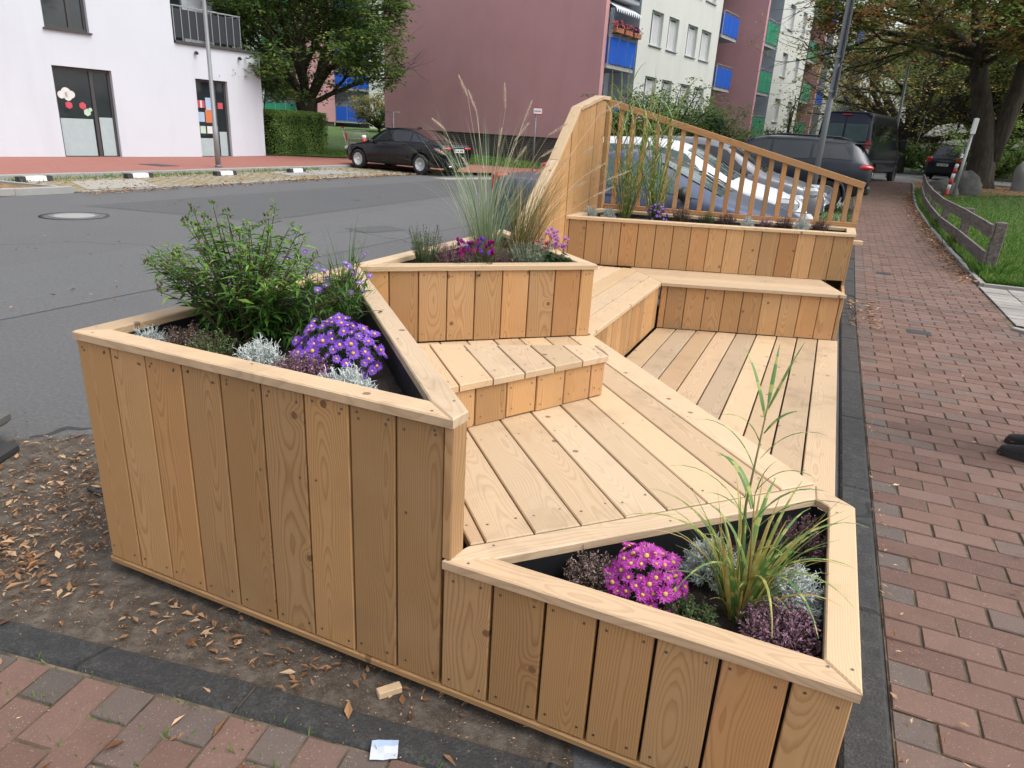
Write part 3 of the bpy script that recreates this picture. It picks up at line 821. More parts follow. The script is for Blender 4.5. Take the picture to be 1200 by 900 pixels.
sheet('left_lawn', [(-18.0, 20.6), (-17.5, 21.4), (-14.6, 23.7), (-10.4, 26.2), (-7.4, 27.7), (-6.6, 26.6), (-3.2, 29), (-3.2, 75), (-75, 75), (-75, 22)], .13, TURF, cell=3)
# ================================================================== plants in the boxes
LEAF_G = rnd_color_mat('leaf_green', [(0, (.026, .070, .012)), (.5, (.056, .135, .021)), (1, (.105, .20, .036))], .42, .28)
LEAF_Y = rnd_color_mat('leaf_fresh', [(0, (.06, .15, .02)), (.6, (.12, .24, .035)), (1, (.20, .31, .06))], .42, .3)
LEAF_D = rnd_color_mat('leaf_dark', [(0, (.010, .030, .010)), (.6, (.020, .055, .018)), (1, (.035, .08, .022))], .45, .15)
STEM = rnd_color_mat('stem_brown', [(0, (.06, .04, .022)), (1, (.12, .085, .05))], .7)
SILVER = rnd_color_mat('silver_twig', [(0, (.34, .38, .35)), (.5, (.54, .59, .56)), (1, (.74, .78, .75))], .6, .15)
HEATH_P = rnd_color_mat('heather_purple', [(0, (.05, .04, .025)), (.35, (.13, .07, .085)), (.7, (.26, .13, .19)), (1, (.40, .25, .33))], .7, .1)
HEATH_B = rnd_color_mat('heather_brown', [(0, (.045, .04, .022)), (.5, (.12, .085, .065)), (.8, (.22, .15, .15)), (1, (.34, .26, .25))], .7, .1)
HEATH_D = rnd_color_mat('heather_dark', [(0, (.03, .03, .02)), (.5, (.085, .045, .055)), (1, (.17, .085, .11))], .7, .1)
HEATH_G = rnd_color_mat('heather_green', [(0, (.03, .06, .02)), (.5, (.07, .12, .04)), (1, (.15, .20, .08))], .6, .15)
PURPLE = rnd_color_mat('petal_purple', [(0, (.14, .045, .40)), (.5, (.20, .07, .52)), (1, (.30, .13, .62))], .5, .2)
MAGENTA = rnd_color_mat('petal_magenta', [(0, (.38, .035, .30)), (.5, (.50, .06, .42)), (1, (.62, .13, .52))], .5, .2)
CRIMSON = rnd_color_mat('petal_crimson', [(0, (.28, .015, .10)), (.6, (.42, .02, .18)), (1, (.30, .05, .40))], .5, .2)
PINK = rnd_color_mat('petal_pink', [(0, (.55, .22, .62)), (.5, (.66, .32, .68)), (1, (.75, .48, .75))], .5, .2)
ROSE = rnd_color_mat('petal_rose', [(0, (.70, .10, .16)), (1, (.75, .22, .30))], .5, .2)
WHITEP = rnd_color_mat('petal_white', [(0, (.62, .50, .48)), (1, (.75, .66, .62))], .5, .2)
YCEN = rnd_color_mat('flower_centre', [(0, (.55, .34, .08)), (1, (.70, .48, .14))], .7)
SEED = rnd_color_mat('seed_plume', [(0, (.46, .36, .25)), (.5, (.64, .53, .41)), (1, (.80, .71, .60))], .8, .25)
STRAW = rnd_color_mat('dry_blade', [(0, (.16, .085, .035)), (.5, (.27, .18, .075)), (1, (.40, .31, .14))], .6, .2)
BLUEG = rnd_color_mat('blade_bluegreen', [(0, (.14, .22, .12)), (.5, (.23, .33, .19)), (.8, (.36, .43, .25)), (1, (.45, .42, .24))], .5, .3)
def zebra_mat():
    t = NT('zebra_blade'); uv = t.n('ShaderNodeUVMap', uv_map='grain').outputs[0]; a, b, _ = t.sep(uv); r, g, bl = t.sep(t.rnd())
    f = t.math('FRACT', t.math('ADD', t.math('MULTIPLY', b, 13.), t.math('MULTIPLY', bl, 5.)))
    bandm = t.math('LESS_THAN', f, .28)
    basec = t.ramp(r, [(0, (.07, .17, .04)), (.45, (.13, .25, .06)), (.62, (.24, .28, .06)), (.85, (.42, .30, .09)), (1, (.44, .27, .10))])
    c = t.mix(t.math('MULTIPLY', bandm, .75), basec, (.42, .42, .12)); t.base(c); t.set(Roughness=.45)
    tr = t.n('ShaderNodeBsdfTranslucent'); t.l(c, tr.inputs['Color']); mx = t.n('ShaderNodeMixShader'); mx.inputs[0].default_value = .25
    t.l(t.b.outputs[0], mx.inputs[1]); t.l(tr.outputs[0], mx.inputs[2]); t.l(mx.outputs[0], t.out.inputs['Surface']); return t.m
ZEBRA = zebra_mat()

def rv(a, b): return R_.uniform(a, b)
def rdir(up=0.):
    while True:
        d = Vector((rv(-1, 1), rv(-1, 1), rv(-1, 1)))
        if .05 < d.length < 1: break
    d.normalize(); d.z += up; return d.normalized()
def leaf(m, P, d, L, wd, mat=0, c=None, droop=.15, side=None):
    """pointed leaf folded along its midrib"""
    d = Vector(d).normalized(); s = Vector(side) if side else d.cross(Vector((rv(-.4, .4), rv(-.4, .4), 1)))
    if s.length < .01: s = d.orthogonal()
    s.normalize(); n = s.cross(d); P = Vector(P); k = rv(.15, .35)*wd
    p1 = P + d*L*.45 - n*droop*L*.25; p2 = P + d*L - n*droop*L
    m.add([P, p1 + s*wd*.5 + n*k, p2, p1 - s*wd*.5 + n*k, p1], [(0, 4, 1), (4, 2, 1), (0, 3, 4), (4, 3, 2)], mat, c)
def blade(m, P, d, L, wd, bend=1., seg=7, mat=0, c=None, tip=.12, fall=None):
    """long grass blade: starts along d and arches over"""
    d = Vector(d).normalized(); P = Vector(P)
    hd = Vector((d.x, d.y, 0)); 
    if hd.length < .02: hd = Vector((rv(-1, 1), rv(-1, 1), 0))
    hd.normalize(); s = Vector((-hd.y, hd.x, 0)); s = (s + hd*rv(-.3, .3)).normalized()
    th = math.acos(max(-1, min(1, d.z))); vs = []; uv = []
    if c is None: c = (R_.random(), R_.random(), R_.random())
    for i in range(seg+1):
        t = i/seg; w_ = wd*(1 - (max(0, t-.35)/.65)**1.6*(1-tip))*(.55 + .45*min(1, t*5))
        a = th + bend*t**1.6
        dd = hd*math.sin(a) + Vector((0, 0, 1))*math.cos(a); nn_ = s.cross(dd)
        vs += [P + s*w_*.5 + nn_*w_*.18, P.copy(), P - s*w_*.5 + nn_*w_*.18]
        uv += [(w_*.5, t*L), (0, t*L), (-w_*.5, t*L)]
        P = P + dd*(L/seg)
    fs = []
    for i in range(seg):
        for k in range(2): fs.append((i*3+k, i*3+k+1, (i+1)*3+k+1, (i+1)*3+k))
    m.add(vs, fs, mat, c, uv, smooth=True)
    return P
def plant(name, label, cat, loc, group=None):
    R_.seed(zlib.crc32(label.encode())); e = empty(name, loc); tag(e, label, cat, group); return e

def silver_bush(loc, r, h, label, dens=1.):
    e = plant('silver_cushion_bush', label, 'plant', loc, 'silver cushion bushes in the planter boxes')
    m = MB()
    for k in range(int(190*dens)):
        d = rdir(.35); 
        if d.z < .02: d.z = abs(d.z)*.5
        L = rv(.75, 1.05); P = Vector((0, 0, .0)); Q = Vector((d.x*r*L, d.y*r*L, d.z*h*L)); pts = [P + (Q-P)*.25]
        for j in (1, 2, 3, 4):
            pts.append(P + (Q-P)*(.25+.75*j/4) + rdir()*r*.07)
        m.tube(pts, [.0016, .0015, .0013, .0012, .0008], 3, cap=False, smooth=False)
        for j in range(9):
            t = rv(.4, 1); A_ = P + (Q-P)*t; B_ = A_ + (rdir(.3)*.6 + d*.5)*r*rv(.12, .26)
            Cc = B_ + rdir(.2)*r*.12
            m.tube([A_, B_, Cc], [.0013, .0012, .0007], 3, cap=False, smooth=False)
    m.build('twigs', SILVER, e); return e
def heather(loc, r, h, mat, label, n=150, lean=.45, spiky=1.):
    e = plant('heather', label, 'plant', loc, 'heathers in the planter boxes')
    m = MB(); f = MB()
    for k in range(n):
        a = rv(0, 2*PI); rr = r*math.sqrt(R_.random()); base = Vector((math.cos(a)*rr*.35, math.sin(a)*rr*.35, -.01))
        top = Vector((math.cos(a)*rr*(1+lean*.2), math.sin(a)*rr*(1+lean*.2), h*rv(.6, 1.08)*(1-.35*(rr/r)**2)))
        mid = base.lerp(top, .5) + Vector((rv(-.01, .01), rv(-.01, .01), h*.06))
        m.tube([base, mid, top], [.0014, .0012, .0006], 3, cap=False, smooth=False)
        for j in range(int(15*spiky)):
            t = rv(.42, 1.0); P = mid.lerp(top, (t-.5)*2) if t > .5 else base.lerp(mid, t*2)
            d = rdir(.5); leaf(f, P, d, rv(.006, .012), rv(.0035, .006), 0, (rv(.25, 1) if t > .6 else rv(0, .6), R_.random(), 0))
    m.build('stems', STEM, e); f.build('florets', mat, e); return e
def flower_mesh(r, n, petal, cup=.25):
    m = MB()
    for k in range(n):
        a = 2*PI*k/n + rv(-.06, .06); d = Vector((math.cos(a), math.sin(a), 0)); s = Vector((-d.y, d.x, 0)); L = r*rv(.88, 1.05); w_ = r*.30; z = Vector((0, 0, 1))
        c = (R_.random(), R_.random(), 0)
        m.add([d*r*.18, d*L*.6 + s*w_*.5 + z*cup*L*.5, d*L + z*cup*L*.55, d*L*.6 - s*w_*.5 + z*cup*L*.5], [(0, 1, 2, 3)], 0, c)
        a += PI/n; d = Vector((math.cos(a), math.sin(a), 0)); s = Vector((-d.y, d.x, 0))
        m.add([d*r*.15, d*L*.5 + s*w_*.5 + z*cup*L*.75, d*L*.85 + z*cup*L, d*L*.5 - s*w_*.5 + z*cup*L*.75], [(0, 1, 2, 3)], 0, c)
    m.ellipsoid((0, 0, r*.10), (r*.25, r*.25, r*.16), 8, 4, 1)
    return m
def aster(loc, r, h, petal, label, n=46, fr=.019, face=(.2, -.75, .65), leaves=500):
    e = plant('aster', label, 'flowering plant', loc)
    m = MB()
    for k in range(leaves):
        d = rdir(.25); d.z = abs(d.z); t = R_.random()**.5*.92
        leaf(m, (d.x*r*t, d.y*r*t, d.z*h*t), rdir(.3) + d*.6, rv(.018, .032), rv(.004, .008))
    for k in range(60):
        d = rdir(.4); d.z = abs(d.z); m.tube([(0, 0, -.02), (d.x*r*.5, d.y*r*.5, d.z*h*.55), (d.x*r*.92, d.y*r*.92, d.z*h*.92)], .0013, 3, cap=False)
    m.build('foliage', LEAF_D, e)
    protos = [flower_mesh(fr*rv(.85, 1.1), 11, petal, rv(.1, .5)).build('flower', [petal, YCEN], e) for _ in range(3)]
    F = Vector(face).normalized(); pts = []
    tries = 0
    while len(pts) < n and tries < 9000:
        tries += 1
        d = rdir(.15)
        if d.dot(F) < -.12 or d.z < .0: continue
        if any((d-q).length < 1.7/math.sqrt(n) for q in pts): continue
        pts.append(d)
    for i, d in enumerate(pts):
        o = protos[i] if i < 3 else protos[i % 3].copy()
        if i >= 3: COL.objects.link(o); o.parent = e
        k = rv(.86, 1.10)
        q = (d*.75 + F*.35 + rdir()*.42).to_track_quat('Z', 'Y')
        o.matrix_local = Matrix.LocRotScale(Vector((d.x*r*k, d.y*r*k, d.z*h*k)), q, Vector((1, 1, 1))*rv(.62, 1.25))
    return e
def zebra_grass(loc, h, n, label, canes=3, spread=.16, group=None, droop=1., dryk=.36):
    e = plant('zebra_grass', label, 'ornamental grass', loc, group)
    m = MB(); s = MB()
    for k in range(n):
        a = rv(0, 2*PI); t = rv(.02, .38); dry = R_.random() < dryk
        blade(m, (math.cos(a)*.03, math.sin(a)*.03, -.02), (math.cos(a)*t, math.sin(a)*t, 1), h*rv(.35, .8), rv(.006, .012), rv(.1, 1.7)*droop, 9, 0, (rv(.65, 1) if dry else rv(0, .62), R_.random(), R_.random()))
    for k in range(canes):
        a = rv(0, 2*PI); P = Vector((rv(-.02, .02), rv(-.02, .02), -.02)); top = Vector((math.cos(a)*spread*rv(.3, 1), math.sin(a)*spread*rv(.3, 1), h*rv(.62, .95)))
        s.tube([P, P.lerp(top, .5) + Vector((0, 0, h*.03)), top], [.0035, .003, .0015], 5)
        nl = int(5+h*6)
        for j in range(nl):
            t = .2 + .8*j/nl; Q = P.lerp(top, t); b = a + j*2.4 + rv(-.4, .4)
            blade(m, Q, (math.cos(b)*.45, math.sin(b)*.45, 1), rv(.18, .42)*min(1.3, h), rv(.009, .015), rv(.7, 2.0)*droop, 9, 0, (rv(0, .7), R_.random(), R_.random()))
        blade(m, top, (rv(-.1, .1), rv(-.1, .1), 1), h*.22, .006, rv(.2, .8), 7, 0, (rv(0, .5), R_.random(), R_.random()))
    m.build('blades', ZEBRA, e); s.build('canes', rnd_color_mat('cane', [(0, (.10, .13, .04)), (1, (.24, .17, .07))]) if 'cane' not in MATS else MATS['cane'], e)
    return e

# --- tall triangular box
SZ = ZA - .12
def leafy_shrub(loc):
    e = plant('leafy_shrub', 'bushy green perennial with narrow leaves, tallest plant of the front corner box', 'shrub', loc)
    m = MB(); st_ = MB()
    for k in range(76):
        a = rv(0, 2*PI); rr = math.sqrt(R_.random()); out = rr*.30
        top = Vector((math.cos(a)*out - .02, math.sin(a)*out*.95, (.50 - .20*rr*rr)*rv(.72, 1.08)))
        b = Vector((math.cos(a)*.05*rr, math.sin(a)*.05*rr, 0)); mid = b.lerp(top, .55) + Vector((rv(-.02, .02), rv(-.02, .02), .05))
        st_.tube([b, mid, top], [.003, .0022, .0012], 4, cap=False)
        nl = 20
        for j in range(nl):
            t = .22 + .78*j/nl; P = b.lerp(mid, t/.55) if t < .55 else mid.lerp(top, (t-.55)/.45)
            aa = j*2.4 + k; d = Vector((math.cos(aa), math.sin(aa), rv(-.1, .7)))
            L = rv(.055, .088)*(1.1 - .42*t); fresh = t > .62
            leaf(m, P, d, L, L*rv(.20, .28), 1 if fresh and R_.random() < .75 else 0, droop=rv(.1, .5))
        for j in range(10):
            leaf(m, top + rdir()*.012, rdir(.8), rv(.014, .028), rv(.005, .008), 1)
        if R_.random() < .5:
            for j in range(3):
                q = top + rdir(.5)*.02; m.ellipsoid(q, (.004, .004, .006), 5, 4, 2)
    # low dark side shoots towards the right
    for k in range(46):
        a = rv(-1.5, 1.0); o = rv(.08, .33); top = Vector((math.cos(a)*o+.1, math.sin(a)*o+.15, rv(.05, .26))); b = Vector((.05, .05, 0))
        st_.tube([b, b.lerp(top, .5)+Vector((0, 0, .05)), top], [.0025, .002, .001], 4, cap=False)
        for j in range(15):
            P = b.lerp(top, .3+.7*j/15) + Vector((0, 0, .03*(1-j/15)))
            leaf(m, P, rdir(.2), rv(.04, .07), rv(.009, .015), 0, (rv(0, .6), R_.random(), 0), droop=rv(.1, .5))
    st_.build('stems', STEM, e); m.build('leaves', [LEAF_G, LEAF_Y, STEM], e); return e
leafy_shrub((.30, .44, SZ))
silver_bush((.125, .175, SZ+.015), .075, .095, 'grey green cushion bush in the outer front corner of the tall box', 1.)
heather((.235, .225, SZ), .085, .13, HEATH_B, 'dark brown heather beside the small cushion bush in the tall box', 130)
heather((.39, .19, SZ), .075, .15, HEATH_G, 'green upright heather between the brown heather and a silver bush', 90, spiky=1.4)
silver_bush((.585, .19, SZ+.02), .085, .125, 'silver white cushion bush left of the flowering purple heather', 1.2)
heather((.745, .185, SZ+.01), .085, .115, HEATH_P, 'purple flowering heather between two silver white cushion bushes', 190, spiky=1.2)
silver_bush((.925, .165, SZ+.02), .095, .095, 'silver white cushion bush nearest the front tip of the tall box', 1.3)
aster((.745, .37, SZ+.04), .14, .15, PURPLE, 'domed violet aster with yellow centres in the tall front box', 84, .0225, (.15, -.72, .68))
def back_aster(loc):
    e = plant('aster', 'tall loose lavender blue aster behind the violet aster dome', 'flowering plant', loc)
    m = MB()
    pts = []
    for k in range(46):
        a = rv(0, 2*PI); o = .17*math.sqrt(R_.random()); top = Vector((math.cos(a)*o, math.sin(a)*o, rv(.14, .27))); b = Vector((math.cos(a)*.04, math.sin(a)*.04, 0))
        m.tube([b, top], [.0025, .001], 4, cap=False, mat=1)
        for j in range(17): leaf(m, b.lerp(top, .2+.8*j/17), rdir(.3), rv(.03, .055), rv(.006, .011), 0)
        pts.append(top)
    m.build('foliage', [LEAF_G, STEM], e)
    p0 = flower_mesh(.017, 11, PURPLE, .3).build('flower', [rnd_color_mat('petal_lavender', [(0, (.17, .09, .48)), (1, (.30, .20, .62))], .5, .2), YCEN], e)
    for i in range(20):
        o = p0 if i == 0 else p0.copy()
        if i: COL.objects.link(o); o.parent = e
        o.matrix_local = Matrix.LocRotScale(R_.choice(pts) + rdir(.6)*.02 + Vector((.01, 0, .01)), (Vector((.2, -.5, .6))+rdir()*.5).to_track_quat('Z', 'Y'), Vector((1, 1, 1))*rv(.8, 1.1))
back_aster((.42, .72, SZ+.02))
def sedge(loc):
    e = plant('sedge', 'tuft of stiff dark green grass blades near the back tip of the tall box', 'ornamental grass', loc)
    m = MB()
    for k in range(105):
        a = rv(0, 2*PI); t = rv(.05, .8); blade(m, (rv(-.02, .02), rv(-.02, .02), 0), (math.cos(a)*t, math.sin(a)*t, 1), rv(.16, .36), rv(.003, .0055), rv(.1, 1.0), 7, 0)
    for k in range(8):
        a = rv(0, 2*PI); blade(m, (0, 0, 0), (math.cos(a)*.2, math.sin(a)*.2, 1), rv(.34, .46), .0045, rv(.05, .5), 7, 0)
    m.build('blades', LEAF_G, e)
sedge((.36, .93, SZ))
# --- middle triangular box
SC_ = ZA - .09
def lavender(loc, label, h=.2, n=60, mat=None, fl=True, r=.06):
    e = plant('lavender', label, 'plant', loc); m = MB()
    for k in range(n):
        a = rv(0, 2*PI); o = r*math.sqrt(R_.random()); top = Vector((math.cos(a)*o*1.5, math.sin(a)*o*1.5, h*rv(.45, 1))); b = Vector((math.cos(a)*o*.4, math.sin(a)*o*.4, 0))
        m.tube([b, top], [.0016, .001], 3, cap=False)
        for j in range(12): leaf(m, b.lerp(top, rv(.15, .9)), rdir(.9), rv(.016, .032), rv(.003, .005), 0)
        if fl and R_.random() < .4:
            for j in range(9): leaf(m, top + Vector((0, 0, -.03+j*.005)), rdir(.5), .010, .005, 1)
    m.build('stems_and_leaves', [mat or HEATH_G, HEATH_D], e)
lavender((.20, 1.83, SC_), 'upright green lavender at the left tip of the middle box', .27, 80)
heather((.31, 1.90, SC_), .11, .19, HEATH_P, 'mauve heather beside the magenta flowers of the middle box', 170)
def cyclamen(loc, label, petal, n, h, face=LEAF_D, r=.085, extra=None):
    e = plant('cyclamen', label, 'flowering plant', loc); m = MB()
    for k in range(46):
        a = rv(0, 2*PI); o = r*math.sqrt(R_.random()); P = Vector((math.cos(a)*o, math.sin(a)*o, h*rv(.15, .55)))
        m.tube([(0, 0, 0), P], .001, 3, cap=False); leaf(m, P, Vector((math.cos(a), math.sin(a), .2)), rv(.03, .045), rv(.025, .036), 0, droop=.3)
    m.build('leaves', face, e)
    fm_ = MB()
    for j in range(5):
        a = 2*PI*j/5 + rv(-.2, .2); d = Vector((math.cos(a)*.5, math.sin(a)*.5, .9)); leaf(fm_, (0, 0, 0), d, .024, .017, 0, droop=-.1); leaf(fm_, (0, 0, .002), d*.7+Vector((0, 0, .6)), .022, .014, 0, droop=.1)
    fm_.tube([(0, 0, 0), (0, 0, -.05)], .001, 3, 1, cap=False)
    p0 = fm_.build('flower', [petal, STEM], e); p1 = None
    if extra: p1 = p0.copy(); p1.data = p0.data.copy(); p1.data.materials[0] = extra; COL.objects.link(p1)
    for i in range(n):
        src = p1 if (extra and i % 3 == 1) else p0
        o = src if i in (0, 1) and (i == 0 or extra) else src.copy()
        if o.name not in COL.objects: COL.objects.link(o)
        o.parent = e; a = rv(0, 2*PI); q = r*math.sqrt(R_.random())
        o.matrix_local = Matrix.LocRotScale(Vector((math.cos(a)*q, math.sin(a)*q, h*rv(.6, 1.05))), (Vector((0, -.4, .8))+rdir()*.5).to_track_quat('Z', 'Y'), Vector((1, 1, 1))*rv(.8, 1.25))
cyclamen((.43, 1.965, SC_), 'crimson and purple cyclamen in the middle of the middle box', CRIMSON, 40, .19, extra=PURPLE, r=.11)
cyclamen((.74, 2.36, SC_), 'lilac pink cyclamen beside the lavender in the right corner of the middle box', PINK, 30, .22, r=.075)
lavender((.63, 2.22, SC_), 'silvery green lavender left of the lilac cyclamen', .20, 120, rnd_color_mat('lav_silver', [(0, (.09, .11, .06)), (1, (.26, .30, .22))], .6), False, .085)
heather((.53, 2.12, SC_), .08, .12, HEATH_D, 'dark heather under the pale round flowers of the middle box', 120)
cyclamen((.62, 2.46, SC_), 'small plant with rose red blooms behind the silvery lavender', ROSE, 9, .17, LEAF_G, .05, WHITEP)
def leafy_low(loc):
    e = plant('leafy_plant', 'low yellow green leafy plant in the right corner of the middle box', 'plant', loc); m = MB()
    for k in range(60): leaf(m, (rv(-.05, .05), rv(-.05, .05), rv(.0, .06)), rdir(.4), rv(.03, .05), rv(.018, .028), 0)
    m.build('leaves', LEAF_Y, e)
leafy_low((.82, 2.36, SC_))
def fountain_grass(loc, label, h, n, mats, plumes, lean=(0, 0), tan=False):
    e = plant('fountain_grass', label, 'ornamental grass', loc); m = MB(); p = MB()
    for k in range(n):
        a = rv(0, 2*PI); t = rv(.01, .34); low = k > n*.62
        c0 = (math.cos(a)*rv(0, .07), math.sin(a)*rv(0, .05), -.01)
        d = (math.cos(a)*t+lean[0], math.sin(a)*t+lean[1], 1)
        if low: blade(m, c0, d, h*rv(.15, .34), rv(.002, .004), rv(.6, 2.4), 7, 1)
        else: blade(m, c0, d, h*rv(.42, 1.0)**1.3, rv(.0022, .0042), rv(.05, 1.5), 8, 0)
    m.build('blades', mats, e)
    for (dx, dy, hz_, L, cv) in plumes:
        pm_ = MB(); P = Vector((rv(-.03, .03), rv(-.03, .03), 0)); Q = Vector((dx, dy, hz_)); mid = P.lerp(Q, .55) + Vector((-dx*.12, -dy*.12, .03))
        top = Q + Vector((dx*.35+cv, dy*.35, L)).normalized()*L
        pm_.tube([P, mid, Q, top], [.0012, .001, .0009, .0006], 3, 0, cap=False)
        d = (top-Q).normalized()
        for j in range(260):
            t = R_.random(); R0 = .014*math.sin(PI*min(1, t*.93+.05))**.6
            o = rdir(); o = (o - d*o.dot(d)).normalized()
            A_ = Q.lerp(top, t); B_ = A_ + o*R0*rv(.6, 1.5) + d*.014
            s_2 = d.cross(o)*.0007; pm_.add([A_+s_2, A_-s_2, B_], [(0, 1, 2)], 0)
        pm_.build('plume', SEED, e)
    return e
fountain_grass((.34, 2.27, SC_), 'tall pale blue green fountain grass with feathery plumes in the middle box', .95, 400, [BLUEG, STRAW],
  [(-.20, .10, .92, .13, -.02), (-.10, .02, .84, .12, -.03), (.06, .05, .86, .13, -.04), (.14, .12, .80, .12, -.02), (-.30, .05, .60, .08, -.10), (.22, .2, .62, .10, .06), (-.34, .1, .74, .11, -.08), (.10, .1, .70, .12, .05), (.26, .2, .74, .12, .08), (-.16, .1, .52, .1, -.05), (-.02, .15, .66, .11, .0), (.05, .1, .45, .08, .01), (.12, .06, .58, .11, .03), (.2, .16, .52, .1, .05)])
fountain_grass((.46, 2.50, SC_), 'browner arching fountain grass with seed heads leaning on the side panel', .82, 430, [rnd_color_mat('blade_olive', [(0, (.12, .13, .04)), (.5, (.22, .20, .07)), (1, (.36, .29, .12))], .5, .2), STRAW],
  [(.30, .35, .86, .16, .10), (.26, .3, .52, .14, .10), (.32, .3, .40, .14, .12), (.18, .4, .62, .12, .05), (.36, .45, .50, .14, .16), (.1, .3, .55, .12, .02), (.22, .22, .44, .1, .06)], lean=(.12, .12))
heather((.60, 2.62, SC_), .08, .13, HEATH_B, 'brown heather at the foot of the olive fountain grass', 120)
# --- low triangular box by the path
SD_ = ZS - .12
heather((1.695, .215, SD_), .075, .125, HEATH_B, 'grey brown heather at the left tip of the low corner box', 150)
aster((1.835, .255, SD_+.03), .105, .125, MAGENTA, 'bright magenta aster in the low corner box by the path', 60, .027, (.05, -.72, .7))
silver_bush((1.985, .44, SD_+.02), .085, .12, 'silver cushion bush behind the magenta aster', 1.1)
heather((1.975, .195, SD_), .07, .085, HEATH_G, 'small grey green heather in front of the zebra grass', 120, spiky=1.3)
zebra_grass((2.085, .315, SD_), .56, 84, 'striped zebra grass with one tall cane in the low corner box', canes=1, spread=.05)
def tall_cane():
    e = [o for o in COL.objects if o.get('label', '').startswith('striped zebra grass with one tall')][0]
    m = MB(); s = MB()
    P = Vector((-.01, .02, 0)); top = Vector((-.03, .12, .57)); s.tube([P, (-.035, .05, .3), top], [.004, .0035, .002], 5)
    for j, (t, b, L, bd) in enumerate([(.5, 2.6, .22, 1.7), (.58, -.6, .22, 1.5), (.66, 3.0, .24, 1.7), (.74, -.2, .2, 1.4), (.80, 3.6, .16, 1.5), (.86, .3, .14, 1.7), (.92, 2.4, .20, .5), (.97, 1.0, .2, .25), (1., 1.6, .16, .3), (.40, 3.3, .3, 1.6), (.36, -.4, .33, 1.2)]):
        Q = P.lerp(top, t); blade(m, Q, (math.cos(b)*.5, math.sin(b)*.5, 1), L, .0105, bd, 9, 0, (rv(.05, .5), R_.random(), R_.random()))
    # broad blades falling over the rim
    for (b, L, bd, w_) in [(-.5, .36, 1.9, .011), (.1, .33, 1.7, .010), (-1.3, .40, 2.3, .010), (3.4, .46, 1.9, .010), (2.9, .42, 1.6, .009), (-1.0, .42, 2.2, .010), (4.2, .40, 2.2, .009), (.6, .44, 1.8, .010)]:
        blade(m, (0, 0, .06), (math.cos(b)*.5, math.sin(b)*.5, 1), L, w_, bd, 10, 0, (rv(.1, .7), R_.random(), R_.random()))
    s.build('cane', MATS['cane'], e); m.build('arching_blades', ZEBRA, e)
tall_cane()
heather((2.215, .655, SD_), .09, .16, HEATH_D, 'dark mauve heather in the inner corner of the low box', 150)
silver_bush((2.21, .375, SD_+.03), .085, .13, 'silver cushion bush right of the zebra grass in the low box', 1.1)
heather((2.19, .215, SD_+.01), .10, .115, HEATH_P, 'pinkish mauve heather in the outer front corner of the low box', 230, spiky=1.2)
# --- long box under the railing
SB_ = ZA - .06
def brow(t, o=0.): 
    a, b = Vector((.1, 4.56)), Vector((2.3, 5.35)); p = a.lerp(b, t) + Vector((-.33, .94))*o; return (p.x, p.y, SB_)
silver_bush(brow(.055, .28), 0.081, 0.123, 'small silver bush at the left end of the railing box', .7)
silver_bush(brow(.125, .26), 0.075, 0.116, 'small silver bush left of the two tall grasses in the railing box', .7)
zebra_grass((.42, 5.00, SB_), 1.22, 44, 'tall striped grass nearest the side panel against the railing', canes=6, spread=.36, dryk=.08, group='tall grasses against the railing')
zebra_grass((.66, 5.10, SB_), 1.12, 36, 'tall striped grass beside the violet aster against the railing', canes=6, spread=.32, dryk=.12, group='tall grasses against the railing')
aster(brow(.31, .22), .12, .17, PURPLE, 'small violet aster in the long box under the railing', 40, .019, (.2, -.8, .55), 300)
heather(brow(.405, .22), 0.098, 0.181, HEATH_B, 'grey brown heather right of the violet aster in the railing box', 120)
heather(brow(.50, .22), 0.081, 0.145, HEATH_G, 'green heather in the middle of the railing box', 110)
heather(brow(.575, .22), 0.092, 0.145, HEATH_D, 'dark reddish heather left of the middle silver bush', 130)
silver_bush(brow(.655, .22), 0.069, 0.123, 'pale silver green bush between two dark heathers of the railing box', .8)
heather(brow(.725, .22), 0.069, 0.116, HEATH_P, 'rosy heather right of the pale silver green bush', 90)
heather(brow(.79, .20), 0.075, 0.145, HEATH_D, 'dark heather left of the whitest silver bush in the railing box', 110)
silver_bush(brow(.855, .20), 0.081, 0.174, 'white silver bush near the right end of the railing box', .9)
heather(brow(.925, .20), 0.081, 0.145, HEATH_D, 'dark purple heather at the right end of the railing box', 120)
# ================================================================== vehicles
def paint(name, col, rough=.28, metal=.35):
    t = NT(name); n = t.noise(t.obj(), 3, 3)
    t.base(t.mix(n, tuple(x*.9 for x in col), tuple(min(1, x*1.1) for x in col))); t.set(Roughness=rough, Metallic=metal, Coat_Weight=.15, Coat_Roughness=.06, Specular_IOR_Level=.4); return t.m
def glass(name, col, rough=.04):
    t = NT(name); n = t.noise(t.obj(), 2.2, 2, .5)
    t.base(t.mix(n, tuple(x*.6 for x in col), tuple(x*1.4 for x in col))); t.set(Roughness=rough, Specular_IOR_Level=.6, Coat_Weight=.15, Coat_Roughness=.02); return t.m
TYRE = simple('tyre', (.018, .018, .019), .85, bump=.3, scale=60)
BLACKP = simple('black_plastic', (.016, .016, .017), .55)
RIMS = simple('wheel_silver', (.62, .63, .64), .45, .25)
CHROME = simple('chrome', (.62, .63, .64), .18, .9)
REDL = simple('tail_lamp_red', (.42, .012, .018), .15, coat=.6)
CLEARL = simple('lamp_clear', (.42, .44, .46), .12, .3, coat=.8)
PLATEW = simple('plate_white', (.66, .66, .64), .5)
PLATEB = simple('plate_blue', (.02, .06, .32), .5)
INK = simple('plate_ink', (.012, .012, .014), .6)
GL_D = glass('glass_dark', (.016, .019, .022))
GL_T = glass('glass_teal', (.055, .092, .098))

